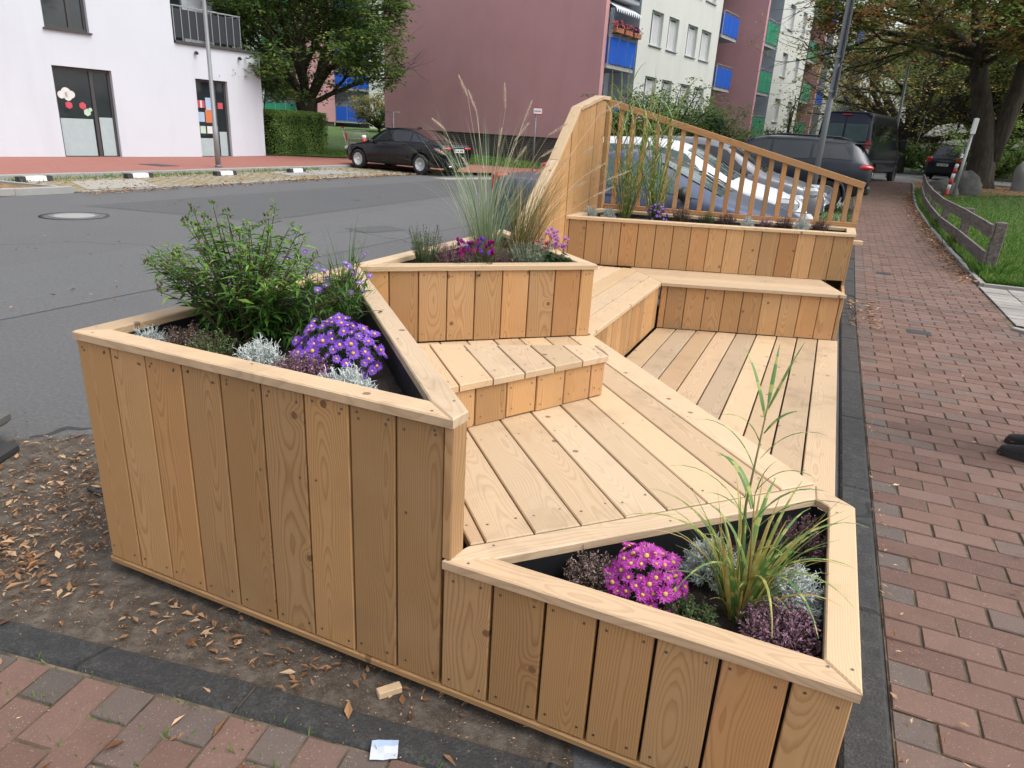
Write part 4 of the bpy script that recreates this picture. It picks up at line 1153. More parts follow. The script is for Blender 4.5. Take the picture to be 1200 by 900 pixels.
def interp(keys, x):
    if x <= keys[0][0]: return keys[0][1]
    for (a, va), (b, vb) in zip(keys[:-1], keys[1:]):
        if x <= b:
            return va + (vb-va)*(x-a)/(b-a)
    return keys[-1][1]
class Car:
    """profile-driven body: x forward, y left, z up, origin on the ground amidships"""
    def __init__(s, **k):
        s.__dict__.update(k)
    def section(s, x):
        w_, zl, zb, zr, wr = interp(s.half, x), interp(s.low, x), interp(s.belt, x), interp(s.roof, x), interp(s.rw, x)
        zr = max(zr, zb + .02)
        return [(0, zl), (w_*.86, zl), (w_*.965, zl+.06), (w_*1.0, zl+.32*(zb-zl)), (w_*1.0, zl+.62*(zb-zl)), (w_*.99, zb-.07), (w_*.955, zb),
                (w_*.94*.55+wr*.45, zb+(zr-zb)*.45), (wr*1.0, zb+(zr-zb)*.88), (wr*.90, zr-.008), (wr*.5, zr+.012), (0, zr+.018)]
    def side(s, x, t):
        """point on the flank between belt (t=0) and cant rail (t=1)"""
        q = s.section(x)[6:9]; t *= 2
        i = 0 if t < 1 else 1; t -= i
        return Vector((x, q[i][0]+(q[i+1][0]-q[i][0])*t, q[i][1]+(q[i+1][1]-q[i][1])*t))
    def flank(s, x, t):
        """point on the lower body side, t=0 at the sill, 1 at the belt"""
        q = s.section(x)[2:7]; t *= 4; i = min(3, int(t)); t -= i
        return Vector((x, q[i][0]+(q[i+1][0]-q[i][0])*t, q[i][1]+(q[i+1][1]-q[i][1])*t))
    def top(s, x, u):
        """point on the roof, screen or bonnet; u in -1..1 across"""
        q = s.section(x)[8:12][::-1]; a = abs(u); wmax = q[-1][0]
        y = a*wmax
        for (y0, z0), (y1, z1) in zip(q[:-1], q[1:]):
            if y <= y1 + 1e-9: 
                z = z0+(z1-z0)*(y-y0)/max(1e-6, y1-y0); return Vector((x, math.copysign(y, u), z))
        return Vector((x, math.copysign(wmax, u), q[-1][1]))
    def body(s, root, mat):
        xs = s.xs; m = MB(); n = 12; ring = []
        for x in xs:
            q = s.section(x); full = [(x, y, z) for y, z in q] + [(x, -y, z) for y, z in q[1:-1][::-1]]
            ring.append(full)
        k = len(ring[0]); vs = [p for r in ring for p in r]; fs = []
        for i in range(len(xs)-1):
            for j in range(k): fs.append((i*k+j, i*k+(j+1) % k, (i+1)*k+(j+1) % k, (i+1)*k+j))
        fs.append(tuple(range(k))[::-1]); fs.append(tuple(range((len(xs)-1)*k, len(xs)*k)))
        fs = [f[::-1] for f in fs]
        m.add(vs, fs, 0, smooth=True)
        o = m.build('body', [mat, BLACKP])
        # wheel wells
        cut = MB()
        for wx in (s.wf, s.wb):
            for sg in (1, -1):
                M = Matrix.Translation((wx, sg*(s.track-.03), s.wr)) @ Matrix.Rotation(PI/2, 4, 'X')
                cut.lathe([(0.0, -.30), (s.wr+.055, -.30), (s.wr+.055, .30), (0.0, .30)], M, 28, 0, smooth=False)
        c = cut.build('cutter', BLACKP)
        su = o.modifiers.new('s', 'SUBSURF'); su.levels = su.render_levels = 1
        b = o.modifiers.new('b', 'BOOLEAN'); b.operation = 'DIFFERENCE'; b.object = c; b.solver = 'EXACT'
        dg = bpy.context.evaluated_depsgraph_get(); dg.update()
        me = bpy.data.meshes.new_from_object(o.evaluated_get(dg)); old = o.data
        o.modifiers.clear(); o.data = me; bpy.data.meshes.remove(old)
        me.materials.clear(); me.materials.append(mat); me.materials.append(BLACKP)
        me.name = 'body'
        # faces inside the wells become dark
        for p in me.polygons:
            cc = p.center
            for wx in (s.wf, s.wb):
                d = math.hypot(cc.x-wx, cc.z-s.wr)
                if d < s.wr+.058 and abs(cc.y) > s.track-.34 and (abs(p.normal.y) < .3 or abs(cc.y) < s.track-.2) : p.material_index = 1
            if p.normal.z < -.8: p.material_index = 1
        bpy.data.objects.remove(c)
        o.parent = root; return o
    def window_side(s, root, xa, xb, ta, tb, name='side_window', mat=None, off=.007, slant=(0, 0), n=10):
        """glass strip on both flanks; slant moves the top ends"""
        for sg in (1, -1):
            m = MB(); vs = []; N = n
            for i in range(N+1):
                for t in (ta, (ta+tb)/2, tb):
                    f = (t-ta)/(tb-ta); x0 = xa + slant[0]*f; x1 = xb + slant[1]*f; x = x0+(x1-x0)*i/N
                    p = s.side(x, t); vs.append((p.x, sg*(p.y+off), p.z))
            fs = []
            for i in range(N):
                for j in range(2):
                    f = (i*3+j, (i+1)*3+j, (i+1)*3+j+1, i*3+j+1); fs.append(f if sg < 0 else f[::-1])
            m.add(vs, fs, 0, smooth=True); m.build(name, mat or GL_D, root)
    def screen(s, root, xa, xb, uw, name, mat=None, off=.008, n=8):
        m = MB(); vs = []; N = n; K = 10
        for i in range(N+1):
            x = xa+(xb-xa)*i/N
            for j in range(K+1):
                u = -uw + 2*uw*j/K; p = s.top(x, u); p2 = s.top(x+.02, u); dn = Vector((-(p2.z-p.z), 0, .02)).normalized()
                p = p + dn*off; vs.append(p)
        fs = []
        for i in range(N):
            for j in range(K): fs.append((i*(K+1)+j, (i+1)*(K+1)+j, (i+1)*(K+1)+j+1, i*(K+1)+j+1))
        m.add(vs, fs, 0, smooth=True); m.build(name, mat or GL_D, root)
    def seam(s, root, pts, name='door_seam', wd=.010):
        for sg in (1, -1):
            m = MB()
            for (x0, t0), (x1, t1) in zip(pts[:-1], pts[1:]):
                vs = []
                for i in range(7):
                    f = i/6; x = x0+(x1-x0)*f; t = t0+(t1-t0)*f
                    p = s.flank(x, t) if t <= 1 else s.side(x, t-1)
                    d = Vector((x1-x0, 0, (t1-t0)*.8)).normalized(); q = Vector((-d.z, 0, d.x))*wd/2
                    for e in (1, -1): vs.append((p.x+q.x*e, sg*(p.y+.006), p.z+q.z*e))
                m.add(vs, [((2*i, 2*i+1, 2*i+3, 2*i+2)) for i in range(6)], 0)
            m.build(name, INK, root)
    def patch(s, root, x0, x1, t0, t1, name, mat, off=.012, n=6, sides=(1, -1)):
        """lamp moulded into the flank"""
        for sg in sides:
            m = MB(); vs = []
            for i in range(n+1):
                for j in range(4):
                    p = s.flank(x0+(x1-x0)*i/n, t0+(t1-t0)*j/3); e = 0 if (i in (0, n) or j in (0, 3)) else off
                    vs.append((p.x, sg*(p.y+.004+e), p.z))
            fs = []
            for i in range(n):
                for j in range(3):
                    f = (i*4+j, (i+1)*4+j, (i+1)*4+j+1, i*4+j+1); fs.append(f if sg < 0 else f[::-1])
            m.add(vs, fs, 0, smooth=True); m.build(name, mat, root)
    def wheels(s, root, spokes=10, mat=None):
        first = None
        for wx in (s.wf, s.wb):
            for sg in (1, -1):
                M = Matrix.Translation((wx, sg*s.track, s.wr)) @ Matrix.Rotation(-PI/2*sg, 4, 'X')
                if first is None:
                    r = s.wr; h = .1; t = MB()
                    t.lathe([(r*.62, -h), (r*.90, -h), (r*.985, -h*.75), (r, -h*.3), (r, h*.3), (r*.985, h*.75), (r*.9, h), (r*.66, h*.96), (r*.64, h*.7)], None, 32)
                    o = t.build('wheel', TYRE, root); d = MB()
                    d.lathe([(r*.655, h*.86), (r*.63, h*.93), (r*.60, h*.80)], None, 28)
                    for k in range(spokes):
                        A_ = Matrix.Rotation(2*PI*k/spokes, 4, 'Z')
                        d.prism([(r*.12, -r*.045), (r*.62, -r*.085), (r*.62, r*.085), (r*.12, r*.045)], h*.70, h*.86, M=A_)
                    d.lathe([(0, h*.95), (r*.10, h*.95), (r*.17, h*.86), (r*.17, h*.7)], None, 16)
                    rm = d.build('rim', mat or RIMS, o)
                    k_ = MB(); k_.lathe([(0, h*.55), (r*.63, h*.55)], None, 24); bk = k_.build('brake_shade', BLACKP, o)
                    first = (o, rm, bk)
                else:
                    o = first[0].copy(); COL.objects.link(o); o.parent = root
                    for ch in first[1:]: c = ch.copy(); COL.objects.link(c); c.parent = o
                o.matrix_local = M
    def mirrors(s, root, x, z, mat, size=1.):
        for sg in (1, -1):
            m = MB(); p = s.side(x, .05); c = Vector((x-.02, sg*(p.y+.13), z))
            m.ellipsoid(c, (.055*size, .105*size, .075*size), 14, 8, 0)
            m.tube([(x+.02, sg*(p.y-.02), z-.05), c + Vector((.02, -.06*sg, -.04))], .028, 6, 1)
            g = MB(); g.lathe([(0, 0), (.06*size, 0)], Matrix.Translation(c+Vector((-.052*size, 0, 0))) @ Matrix.Diagonal((1, 1.4, 1, 1)) @ Matrix.Rotation(-PI/2, 4, 'Y'), 12)
            o = m.build('wing_mirror', [mat, BLACKP], root); g.build('mirror_glass', CHROME, o)
    def handles(s, root, xs, t, mat):
        for x in xs:
            for sg in (1, -1):
                p = s.flank(x, t); m = MB(); m.box((x-.09, -.012, p.z-.013), (x+.09, .022, p.z+.013), bev=.006, M=Matrix.Translation((0, sg*(p.y+.002), 0))); m.build('door_handle', mat, root)
    def plate(s, root, x, z, back=True, tilt=0):
        sg = -1 if back else 1; m = MB()
        m.box((-.006, -.26, -.056), (.006, .26, .056), 0)
        m.box((-.0072 if back else .006, (.215 if back else -.255), -.05), (-.006 if back else .0072, (.255 if back else -.215), .05), 1)
        xs = [-.16, -.105, -.05, .035, .085, .135, .18]
        for i, y in enumerate(xs):
            yy = -y if back else y
            m.box((-.0074 if back else .0062, yy-.017, -.036), (-.0064 if back else .0074, yy+.017, .036 - .022*(i % 3 == 1)), 2)
        o = m.build('number_plate', [PLATEW, PLATEB, INK], root); o.matrix_local = Matrix.Translation((x, 0, z)) @ Matrix.Rotation(tilt, 4, 'Y')

def spread_xs(a, b, extra, n=26):
    xs = sorted(set([round(a+(b-a)*i/n, 3) for i in range(n+1)] + extra)); out = [xs[0]]
    for x in xs[1:]:
        if x-out[-1] > .035: out.append(x)
    return out
def bx(root, name, a, b, mat, bev=.01, M=None):
    m = MB(); m.box(a, b, bev=bev); o = m.build(name, mat, root)
    if M: o.matrix_local = M
    return o
def saloon(root, mat):
    c = Car(half=[(-2.31, .62), (-2.27, .76), (-2.0, .86), (-1.2, .895), (.9, .895), (1.75, .87), (2.1, .78), (2.26, .60), (2.31, .46)],
            low=[(-2.31, .52), (-2.24, .30), (-2.0, .22), (1.9, .20), (2.22, .24), (2.31, .42)],
            belt=[(-2.31, .84), (-2.22, .97), (-1.6, 1.0), (-.5, .955), (.75, .925), (1.3, .87), (1.9, .78), (2.2, .68), (2.31, .55)],
            roof=[(-2.31, .86), (-2.22, 1.02), (-1.75, 1.055), (-1.55, 1.09), (-.80, 1.375), (-.3, 1.425), (.15, 1.42), (.45, 1.37), (1.12, 1.0), (1.2, .93), (1.9, .80), (2.2, .70), (2.31, .57)],
            rw=[(-2.31, .5), (-1.75, .62), (-.8, .555), (-.2, .575), (.4, .57), (1.1, .66), (1.9, .62), (2.31, .38)],
            wf=1.43, wb=-1.38, wr=.325, track=.80)
    c.xs = spread_xs(-2.31, 2.31, [-2.27, -2.22, -1.75, -1.55, -.8, .45, 1.12, 1.2, 2.2, 2.26]); c.body(root, mat)
    c.window_side(root, .05, .98, .12, .93, slant=(-.02, -.56)); c.window_side(root, -.88, .0, .12, .93, slant=(.05, -.03)); c.window_side(root, -1.42, -.93, .14, .90, 'quarter_window', slant=(.45, .06))
    c.screen(root, .50, 1.12, .93, 'windscreen'); c.screen(root, -1.60, -.82, .90, 'rear_window', glass('glass_brown', (.045, .022, .024)))
    c.wheels(root, 10); c.mirrors(root, .78, .97, mat)
    c.seam(root, [(.98, .1), (1.0, .55), (.92, 1.0)]); c.seam(root, [(.02, .1), (.03, 1.0), (.02, 1.9)]); c.seam(root, [(-.9, 1.0), (-.98, .7), (-.78, .3), (-.75, .1), (.98, .1)])
    c.handles(root, [.2, -.68], .84, mat)
    for sg in (1, -1):
        m = MB(); m.ellipsoid((-2.17, .655, .865), (.13, .125, .062), 16, 10); m.ellipsoid((-2.27, .50, .865), (.055, .16, .05), 16, 10)
        o = m.build('tail_lamp', REDL, root); o.matrix_local = Matrix.Diagonal((1, sg, 1, 1)) if sg > 0 else Matrix.Scale(-1, 4, (0, 1, 0))
        m = MB(); m.box((2.05, .44, .60), (2.24, .74, .72), bev=.03); o = m.build('headlight', CLEARL, root); o.matrix_local = Matrix.Identity(4) if sg > 0 else Matrix.Scale(-1, 4, (0, 1, 0))
    c.plate(root, -2.335, .80)
    bx(root, 'rear_diffuser', (-2.33, -.62, .28), (-2.18, .62, .42), BLACKP, .03); bx(root, 'grille', (2.24, -.36, .50), (2.33, .36, .66), BLACKP, .02)
    bx(root, 'boot_trim', (-2.335, -.29, .905), (-2.30, .29, .925), CHROME, .006)
    m = MB()
    for y in (.42, .50): m.tube([(-2.36, y, .30), (-2.2, y, .30)], .032, 10, 0)
    m.build('exhaust', CHROME, root)
    m = MB(); m.prism([(-.09, -.02), (.09, -.008), (.09, .008), (-.09, .02)], 0, .05, M=Matrix.Translation((-.62, 0, 1.425))); m.build('roof_aerial', mat, root)
    # glossy C-pillar trim strip
    return c
def hatch(root, mat, gmat, L=4.1, H=1.47, style=0, rims=5, notch=False):
    a, b = -L/2, L/2
    c = Car(half=[(a, .66), (a+.06, .78), (a+.4, .85), (a+1.2, .875), (b-1.1, .875), (b-.5, .84), (b-.15, .68), (b, .46)],
            low=[(a, .48), (a+.08, .28), (a+.3, .22), (b-.35, .21), (b-.06, .24), (b, .38)],
            belt=[(a, .92), (a+.1, 1.02), (a+1.0, .99), (b-1.55, .955), (b-1.15, .93), (b-.45, .80), (b-.12, .66), (b, .52)],
            roof=[(a, .95), (a+.12, 1.08), (a+.45, H-.08), (a+.9, H-.01), (a+1.7, H), (b-2.05, H-.03), (b-1.75, H-.12), (b-1.02, .97), (b-.45, .84), (b-.12, .70), (b, .54)],
            rw=[(a, .56), (a+.5, .55), (a+1.5, .56), (b-1.9, .57), (b-1.0, .68), (b-.4, .6), (b, .38)],
            wf=b-.80, wb=a+.72, wr=.31, track=.775)
    if notch: c.roof[0:4] = [(a, .93), (a+.12, 1.0), (a+.62, 1.03), (a+1.35, H-.05)]
    c.xs = spread_xs(a, b, [a+.06, a+.12, a+.45, b-2.05, b-1.75, b-1.02, b-.12, b-.05]); c.body(root, mat)
    c.window_side(root, b-2.42, b-1.25, .12, .92, slant=(.03, -.55), mat=gmat); c.window_side(root, a+.95, b-2.48, .12, .92, slant=(.0, .03), mat=gmat); c.window_side(root, a+.45 + .4*notch, a+.88 + .1*notch, .2, .85, 'quarter_window', slant=(.18, .0), mat=gmat)
    c.screen(root, b-1.78, b-1.06, .93, 'windscreen', gmat); c.screen(root, a+.14 + .5*notch, a+.44 + .8*notch, .88, 'rear_window', gmat)
    c.wheels(root, rims); c.mirrors(root, b-1.38, 1.0, mat if style else BLACKP, 1.05)
    c.seam(root, [(b-1.2, .1), (b-1.18, .6), (b-1.25, 1.0)]); c.seam(root, [(b-2.45, .1), (b-2.45, 1.0), (b-2.45, 1.9)]); c.handles(root, [b-2.25, a+1.15], .82, mat)
    for sg in (1, -1):
        M = Matrix.Identity(4) if sg > 0 else Matrix.Scale(-1, 4, (0, 1, 0))
        m = MB(); m.box((b-.42, .46, .62), (b-.10, .75, .79), bev=.05); o = m.build('headlight', CLEARL, root); o.matrix_local = Matrix.Translation((0, 0, .0)) @ M
        q = MB(); q.ellipsoid((b-.16, .58, .70), (.07, .07, .06), 12, 8); q.build('lens', INK, o)
        m = MB(); m.box((a-.005, .52, .82), (a+.16, .76, 1.05), bev=.03); o = m.build('tail_lamp', REDL, root); o.matrix_local = M
        bx(root, 'fog_lamp', (b-.13, .42*sg-.07, .36), (b-.05, .42*sg+.07, .44), INK, .02)
    c.plate(root, b+.012, .42, False); c.plate(root, a-.012, .72)
    bx(root, 'grille', (b-.05, -.40, .30), (b+.006, .40, .37), BLACKP, .015)
    m = MB(); m.lathe([(.062, 0), (.072, .012), (.052, .012), (.056, 0)], Matrix.Translation((b-.035, 0, .60)) @ Matrix.Rotation(PI/2-.35, 4, 'Y'), 20); m.build('bonnet_badge', CHROME, root)
    for y in (-.18, .38):
        m = MB(); p0 = c.top(b-1.12, y/.68); p1 = c.top(b-1.45, (y+.28)/.70); m.tube([p0+Vector((0, 0, .025)), p1+Vector((0, 0, .03))], .010, 4); m.build('wiper', BLACKP, root)
    return c
def suv(root, mat):
    c = Car(half=[(-2.35, .66), (-2.30, .82), (-1.9, .93), (-1, .945), (1.2, .945), (1.9, .90), (2.2, .76), (2.35, .52)],
            low=[(-2.35, .60), (-2.27, .40), (-1.9, .32), (1.9, .30), (2.2, .34), (2.35, .5)],
            belt=[(-2.35, 1.02), (-2.27, 1.12), (-1.4, 1.13), (0, 1.09), (.95, 1.06), (1.5, 1.0), (2.1, .88), (2.35, .66)],
            roof=[(-2.35, 1.05), (-2.30, 1.16), (-2.02, 1.52), (-1.85, 1.60), (-.8, 1.665), (.1, 1.655), (.42, 1.60), (1.18, 1.13), (1.5, 1.04), (2.1, .92), (2.35, .68)],
            rw=[(-2.35, .62), (-1.9, .58), (-.5, .62), (.4, .62), (1.15, .74), (2.1, .66), (2.35, .4)],
            wf=1.42, wb=-1.42, wr=.36, track=.83)
    c.xs = spread_xs(-2.35, 2.35, [-2.30, -2.02, -1.85, .1, .42, 1.18, 2.2]); c.body(root, mat)
    c.window_side(root, .02, 1.02, .12, .92, slant=(-.02, -.62)); c.window_side(root, -.92, -.05, .12, .92, slant=(0, 0)); c.window_side(root, -1.88, -.98, .16, .86, 'quarter_window', slant=(.25, 0))
    c.screen(root, .44, 1.16, .93, 'windscreen'); c.screen(root, -2.28, -2.03, .86, 'rear_window')
    c.wheels(root, 5); c.mirrors(root, .82, 1.12, mat, 1.15); c.handles(root, [.2, -.75], .84, mat)
    c.seam(root, [(1.0, .1), (1.02, .6), (.95, 1.0)]); c.seam(root, [(-.02, .1), (-.02, 1.0), (-.03, 1.9)]); c.seam(root, [(-.95, 1.0), (-1.0, .6), (-.85, .1), (1, .1)])
    for sg in (1, -1):
        M = Matrix.Identity(4) if sg > 0 else Matrix.Scale(-1, 4, (0, 1, 0))
        m = MB(); m.ellipsoid((-2.17, .74, 1.04), (.20, .16, .075), 16, 10); m.ellipsoid((-2.31, .56, 1.035), (.06, .2, .055), 16, 10); o = m.build('tail_lamp', REDL, root); o.matrix_local = M
        m = MB(); m.box((2.05, .48, .80), (2.27, .84, .93), bev=.04); o = m.build('headlight', CLEARL, root); o.matrix_local = M
        m = MB(); m.tube([(-1.75, .56*sg, 1.63), (-1.5, .585*sg, 1.69), (-.2, .61*sg, 1.71), (.15, .60*sg, 1.66)], .016, 6); m.build('roof_rail', BLACKP, root)
        for wx in (c.wf, c.wb):
            m = MB(); m.tube([(wx+(.43)*math.cos(t*PI/10), sg*.935, .36+.43*math.sin(t*PI/10)) for t in range(-1, 12)], .032, 6)
            m.build('arch_trim', BLACKP, root)
    bx(root, 'rear_spoiler', (-2.22, -.58, 1.535), (-1.86, .58, 1.575), mat, .015); bx(root, 'bumper_guard', (-2.385, -.72, .42), (-2.1, .72, .62), BLACKP, .05)
    bx(root, 'side_sill', (-1.0, -.955, .30), (1.0, .955, .40), BLACKP, .02)
    c.plate(root, -2.375, .86)
    m = MB(); m.prism([(-.12, -.03), (.1, -.01), (.1, .01), (-.12, .03)], 0, .06, M=Matrix.Translation((-1.45, 0, 1.62))); m.build('roof_aerial', mat, root)
def van(root, mat):
    c = Car(half=[(-2.95, .88), (-2.88, .98), (-2.6, 1.02), (1.6, 1.02), (2.3, .98), (2.8, .82), (2.95, .6)],
            low=[(-2.95, .50), (-2.85, .40), (2.4, .34), (2.95, .42)],
            belt=[(-2.95, 1.45), (-2.0, 1.45), (1.2, 1.35), (1.75, 1.28), (2.5, 1.12), (2.95, .9)],
            roof=[(-2.95, 2.30), (-2.90, 2.45), (-2.7, 2.50), (.9, 2.50), (1.3, 2.35), (2.05, 1.36), (2.5, 1.16), (2.95, .92)],
            rw=[(-2.95, .80), (-2.8, .88), (.9, .88), (1.4, .86), (2.0, .88), (2.5, .8), (2.95, .5)],
            wf=1.95, wb=-1.85, wr=.35, track=.90)
    c.xs = spread_xs(-2.95, 2.95, [-2.88, .9, 1.3, 2.05, 2.8]); c.body(root, mat)
    c.window_side(root, -2.7, -1.25, .10, .72); c.window_side(root, -1.15, .35, .10, .72); c.window_side(root, .5, 1.7, .06, .72, slant=(0, -.48))
    c.screen(root, 1.25, 2.02, .94, 'windscreen'); c.wheels(root, 8, BLACKP)
    for sg in (1, -1):
        m = MB(); m.box((-2.972, .04 if sg > 0 else -.80, 1.48), (-2.93, .80 if sg > 0 else -.04, 2.08), bev=.012); m.build('rear_window', GL_T, root)
        m = MB(); m.box((-2.975, .80 if sg > 0 else -.97, 1.25), (-2.85, .97 if sg > 0 else -.80, 1.52), bev=.03); o = m.build('tail_lamp', REDL, root)
        q = MB(); q.box((-2.978, .80 if sg > 0 else -.97, 1.05), (-2.85, .97 if sg > 0 else -.80, 1.25), bev=.03); q.build('clear_lens', CLEARL, o)
        bx(root, 'headlight', (2.55, .62*sg-.16, .86), (2.86, .62*sg+.16, 1.1), CLEARL, .05)
        m = MB(); m.box((1.62, 1.0*sg-.0 if sg > 0 else -1.28, 1.30), (1.76, 1.28 if sg > 0 else -1.0, 1.68), bev=.03); m.build('wing_mirror', BLACKP, root)
    bx(root, 'rear_bumper', (-3.02, -.96, .42), (-2.85, .96, .62), BLACKP, .04); bx(root, 'side_moulding', (-2.4, -1.035, .74), (1.4, 1.035, .86), BLACKP, .02)
    bx(root, 'door_split', (-2.962, -.006, .62), (-2.95, .006, 2.35), INK, .001); bx(root, 'brake_light', (-2.965, -.16, 2.36), (-2.90, .16, 2.41), REDL, .01)
    c.seam(root, [(.42, .05), (.42, 1.0), (.42, 1.85)]); c.seam(root, [(-1.2, .05), (-1.2, 1.0)]); c.plate(root, -2.972, .98)
def place(fn, name, label, x, y, heading, *a, group=None, dz=0, cat='car'):
    root = empty(name, (0, 0, 0)); fn(root, *a)
    root.location = (x, y, gz(x, y)+dz); root.rotation_euler = (0, 0, heading); tag(root, label, cat, group); return root
# the saloon across the road: nose to the left kerb
fw_, rw_ = Vector((-13.3, 20.4)), Vector((-10.55, 19.95))
place(saloon, 'parked_saloon', 'black four door saloon parked nose in towards the red pavement across the road', -11.75, 20.55, math.atan2(.42, -2.78), paint('paint_black', (.004, .005, .009), .18, .0), dz=.015)
place(hatch, 'parked_hatchback', 'blue grey car parked closest behind the slatted railing', .13, 7.5, -.02, paint('paint_bluegrey', (.085, .105, .165), .3, .5), GL_T, 3.86, 1.42, 0, 5, True, dz=.0)
place(hatch, 'parked_hatchback', 'white hatchback parked between the blue grey and the silver cars', -.20, 10.25, -.02, paint('paint_white', (.58, .60, .62), .35, .0), GL_T, 4.05, 1.50, 1, dz=.03)
place(hatch, 'parked_hatchback', 'silver grey hatchback parked between the white car and the dark grey off-roader', -.06, 13.2, -.02, paint('paint_silver', (.17, .175, .19), .3, .5), GL_D, 4.15, 1.52, 0, dz=.05)
place(suv, 'parked_suv', 'dark grey sport utility car with its red tail lamp over the brick path', .55, 18.4, PI-.02, paint('paint_graphite', (.018, .021, .029), .25, .3), dz=.05)
place(van, 'parked_van', 'tall midnight blue passenger van standing at the far end of the brick path', 2.86, 31.0, math.atan2(4.27, 1.15), paint('paint_midnight', (.010, .013, .030), .25, .4), cat='van', dz=-.05)
o = place(hatch, 'parked_hatchback', 'small black family car seen from behind across the side street', 7.6, 40.0, math.radians(62), paint('paint_black2', (.014, .015, .02), .25, .2), GL_D, 4.3, 1.62, 0, dz=-.02)
# ================================================================== buildings
def stucco(name, col, var=.06):
    t = NT(name); p = t.pos(); n = t.noise(p, .55, 5, .65); b = t.noise(p, 45, 3, .7)
    st = t.noise(t.n('ShaderNodeMapping', i_Scale=(1.2, 1.2, .18)).outputs[0], 1., 3)
    mp = [x for x in t.t.nodes if x.bl_idname == 'ShaderNodeMapping'][0]; t.l(p, mp.inputs['Vector'])
    c = t.mix(n, tuple(x*(1-var) for x in col), tuple(min(1, x*(1+var)) for x in col)); c = t.mix(t.math('MULTIPLY', t.math('SUBTRACT', st, .5), 1.1, clamp=True), c, tuple(x*.74 for x in col))
    t.base(c); t.set(Roughness=.92, Specular_IOR_Level=.2); t.bump(b, .5, .01); return t.m
ST_W = stucco('render_white', (.565, .588, .64), .05); ST_R = stucco('render_red', (.50, .272, .282), .13); ST_C = stucco('render_cream', (.55, .565, .53)); ST_B = stucco('render_bluegrey', (.36, .40, .46)); ST_RD = stucco('render_red_deep', (.34, .16, .17))
FRD = simple('frame_grey', (.055, .052, .052), .45); FRW = simple('frame_white', (.62, .64, .67), .4)
GLASS_H = glass('house_glass', (.020, .026, .030)); CURT = simple('curtain', (.46, .47, .47), .9); BLIND = simple('pleated_blind', (.36, .43, .44), .8)
BLUEP = stucco('panel_blue', (.015, .085, .42), .15); GREENP = stucco('panel_green', (.03, .22, .13), .15); RAILM = simple('rail_metal', (.36, .38, .40), .4, .6); SLAB = concrete_mat('slab_grey', (.34, .35, .37)); DARKP = simple('panel_black', (.022, .024, .03), .5)
def plinth_mat():
    t = NT('dark_clinker'); br = t.n('ShaderNodeTexBrick'); br.inputs['Scale'].default_value = 1; br.inputs['Brick Width'].default_value = .25; br.inputs['Row Height'].default_value = .083; br.inputs['Mortar Size'].default_value = .008
    br.inputs['Color1'].default_value = (.045, .030, .032, 1); br.inputs['Color2'].default_value = (.075, .045, .042, 1); br.inputs['Mortar'].default_value = (.12, .11, .105, 1)
    x, y, z = t.sep(t.pos()); t.l(t.comb(t.math('ADD', x, t.math('MULTIPLY', y, .3)), z, 0.), br.inputs['Vector']); t.base(br.outputs['Color']); t.set(Roughness=.85); return t.m
PLINTH = plinth_mat()
class Face:
    """a vertical wall plane: s along d, z up, n outward"""
    def __init__(s, p0, d):
        s.o = Vector((p0[0], p0[1], 0)); s.d = Vector((d[0], d[1], 0)).normalized(); s.n = Vector((s.d.y, -s.d.x, 0))
        s.M = Matrix(((s.d.x, -s.n.x, 0, s.o.x), (s.d.y, -s.n.y, 0, s.o.y), (0, 0, 1, 0), (0, 0, 0, 1)))   # local: x=s, y=inward, z
    def p(s, a, z, out=0): return s.o + s.d*a + s.n*out + Vector((0, 0, z))
def wall(face, s0, s1, z0, z1, holes, depth=.2, thick=.3, mat=0, m=None):
    """wall slab with rectangular openings and their reveals"""
    m = m or MB(); S = sorted(set([s0, s1] + [h[0] for h in holes] + [h[1] for h in holes])); Z = sorted(set([z0, z1] + [h[2] for h in holes] + [h[3] for h in holes]))
    q = lambda a, z, y: face.M @ Vector((a, y, z))
    for a, b in zip(S[:-1], S[1:]):
        for c, d in zip(Z[:-1], Z[1:]):
            if any(h[0] <= (a+b)/2 <= h[1] and h[2] <= (c+d)/2 <= h[3] for h in holes): continue
            m.add([q(a, c, 0), q(b, c, 0), q(b, d, 0), q(a, d, 0)], [(0, 1, 2, 3)], mat, (.5, .5, .5))
    for (a, b, c, d) in holes:
        y = depth
        for e in (((a, c), (a, d)), ((a, d), (b, d)), ((b, d), (b, c)), ((b, c), (a, c))):
            (x0, w0), (x1, w1) = e; m.add([q(x0, w0, 0), q(x1, w1, 0), q(x1, w1, y), q(x0, w0, y)], [(0, 1, 2, 3)], mat, (.5, .5, .5))
    return m
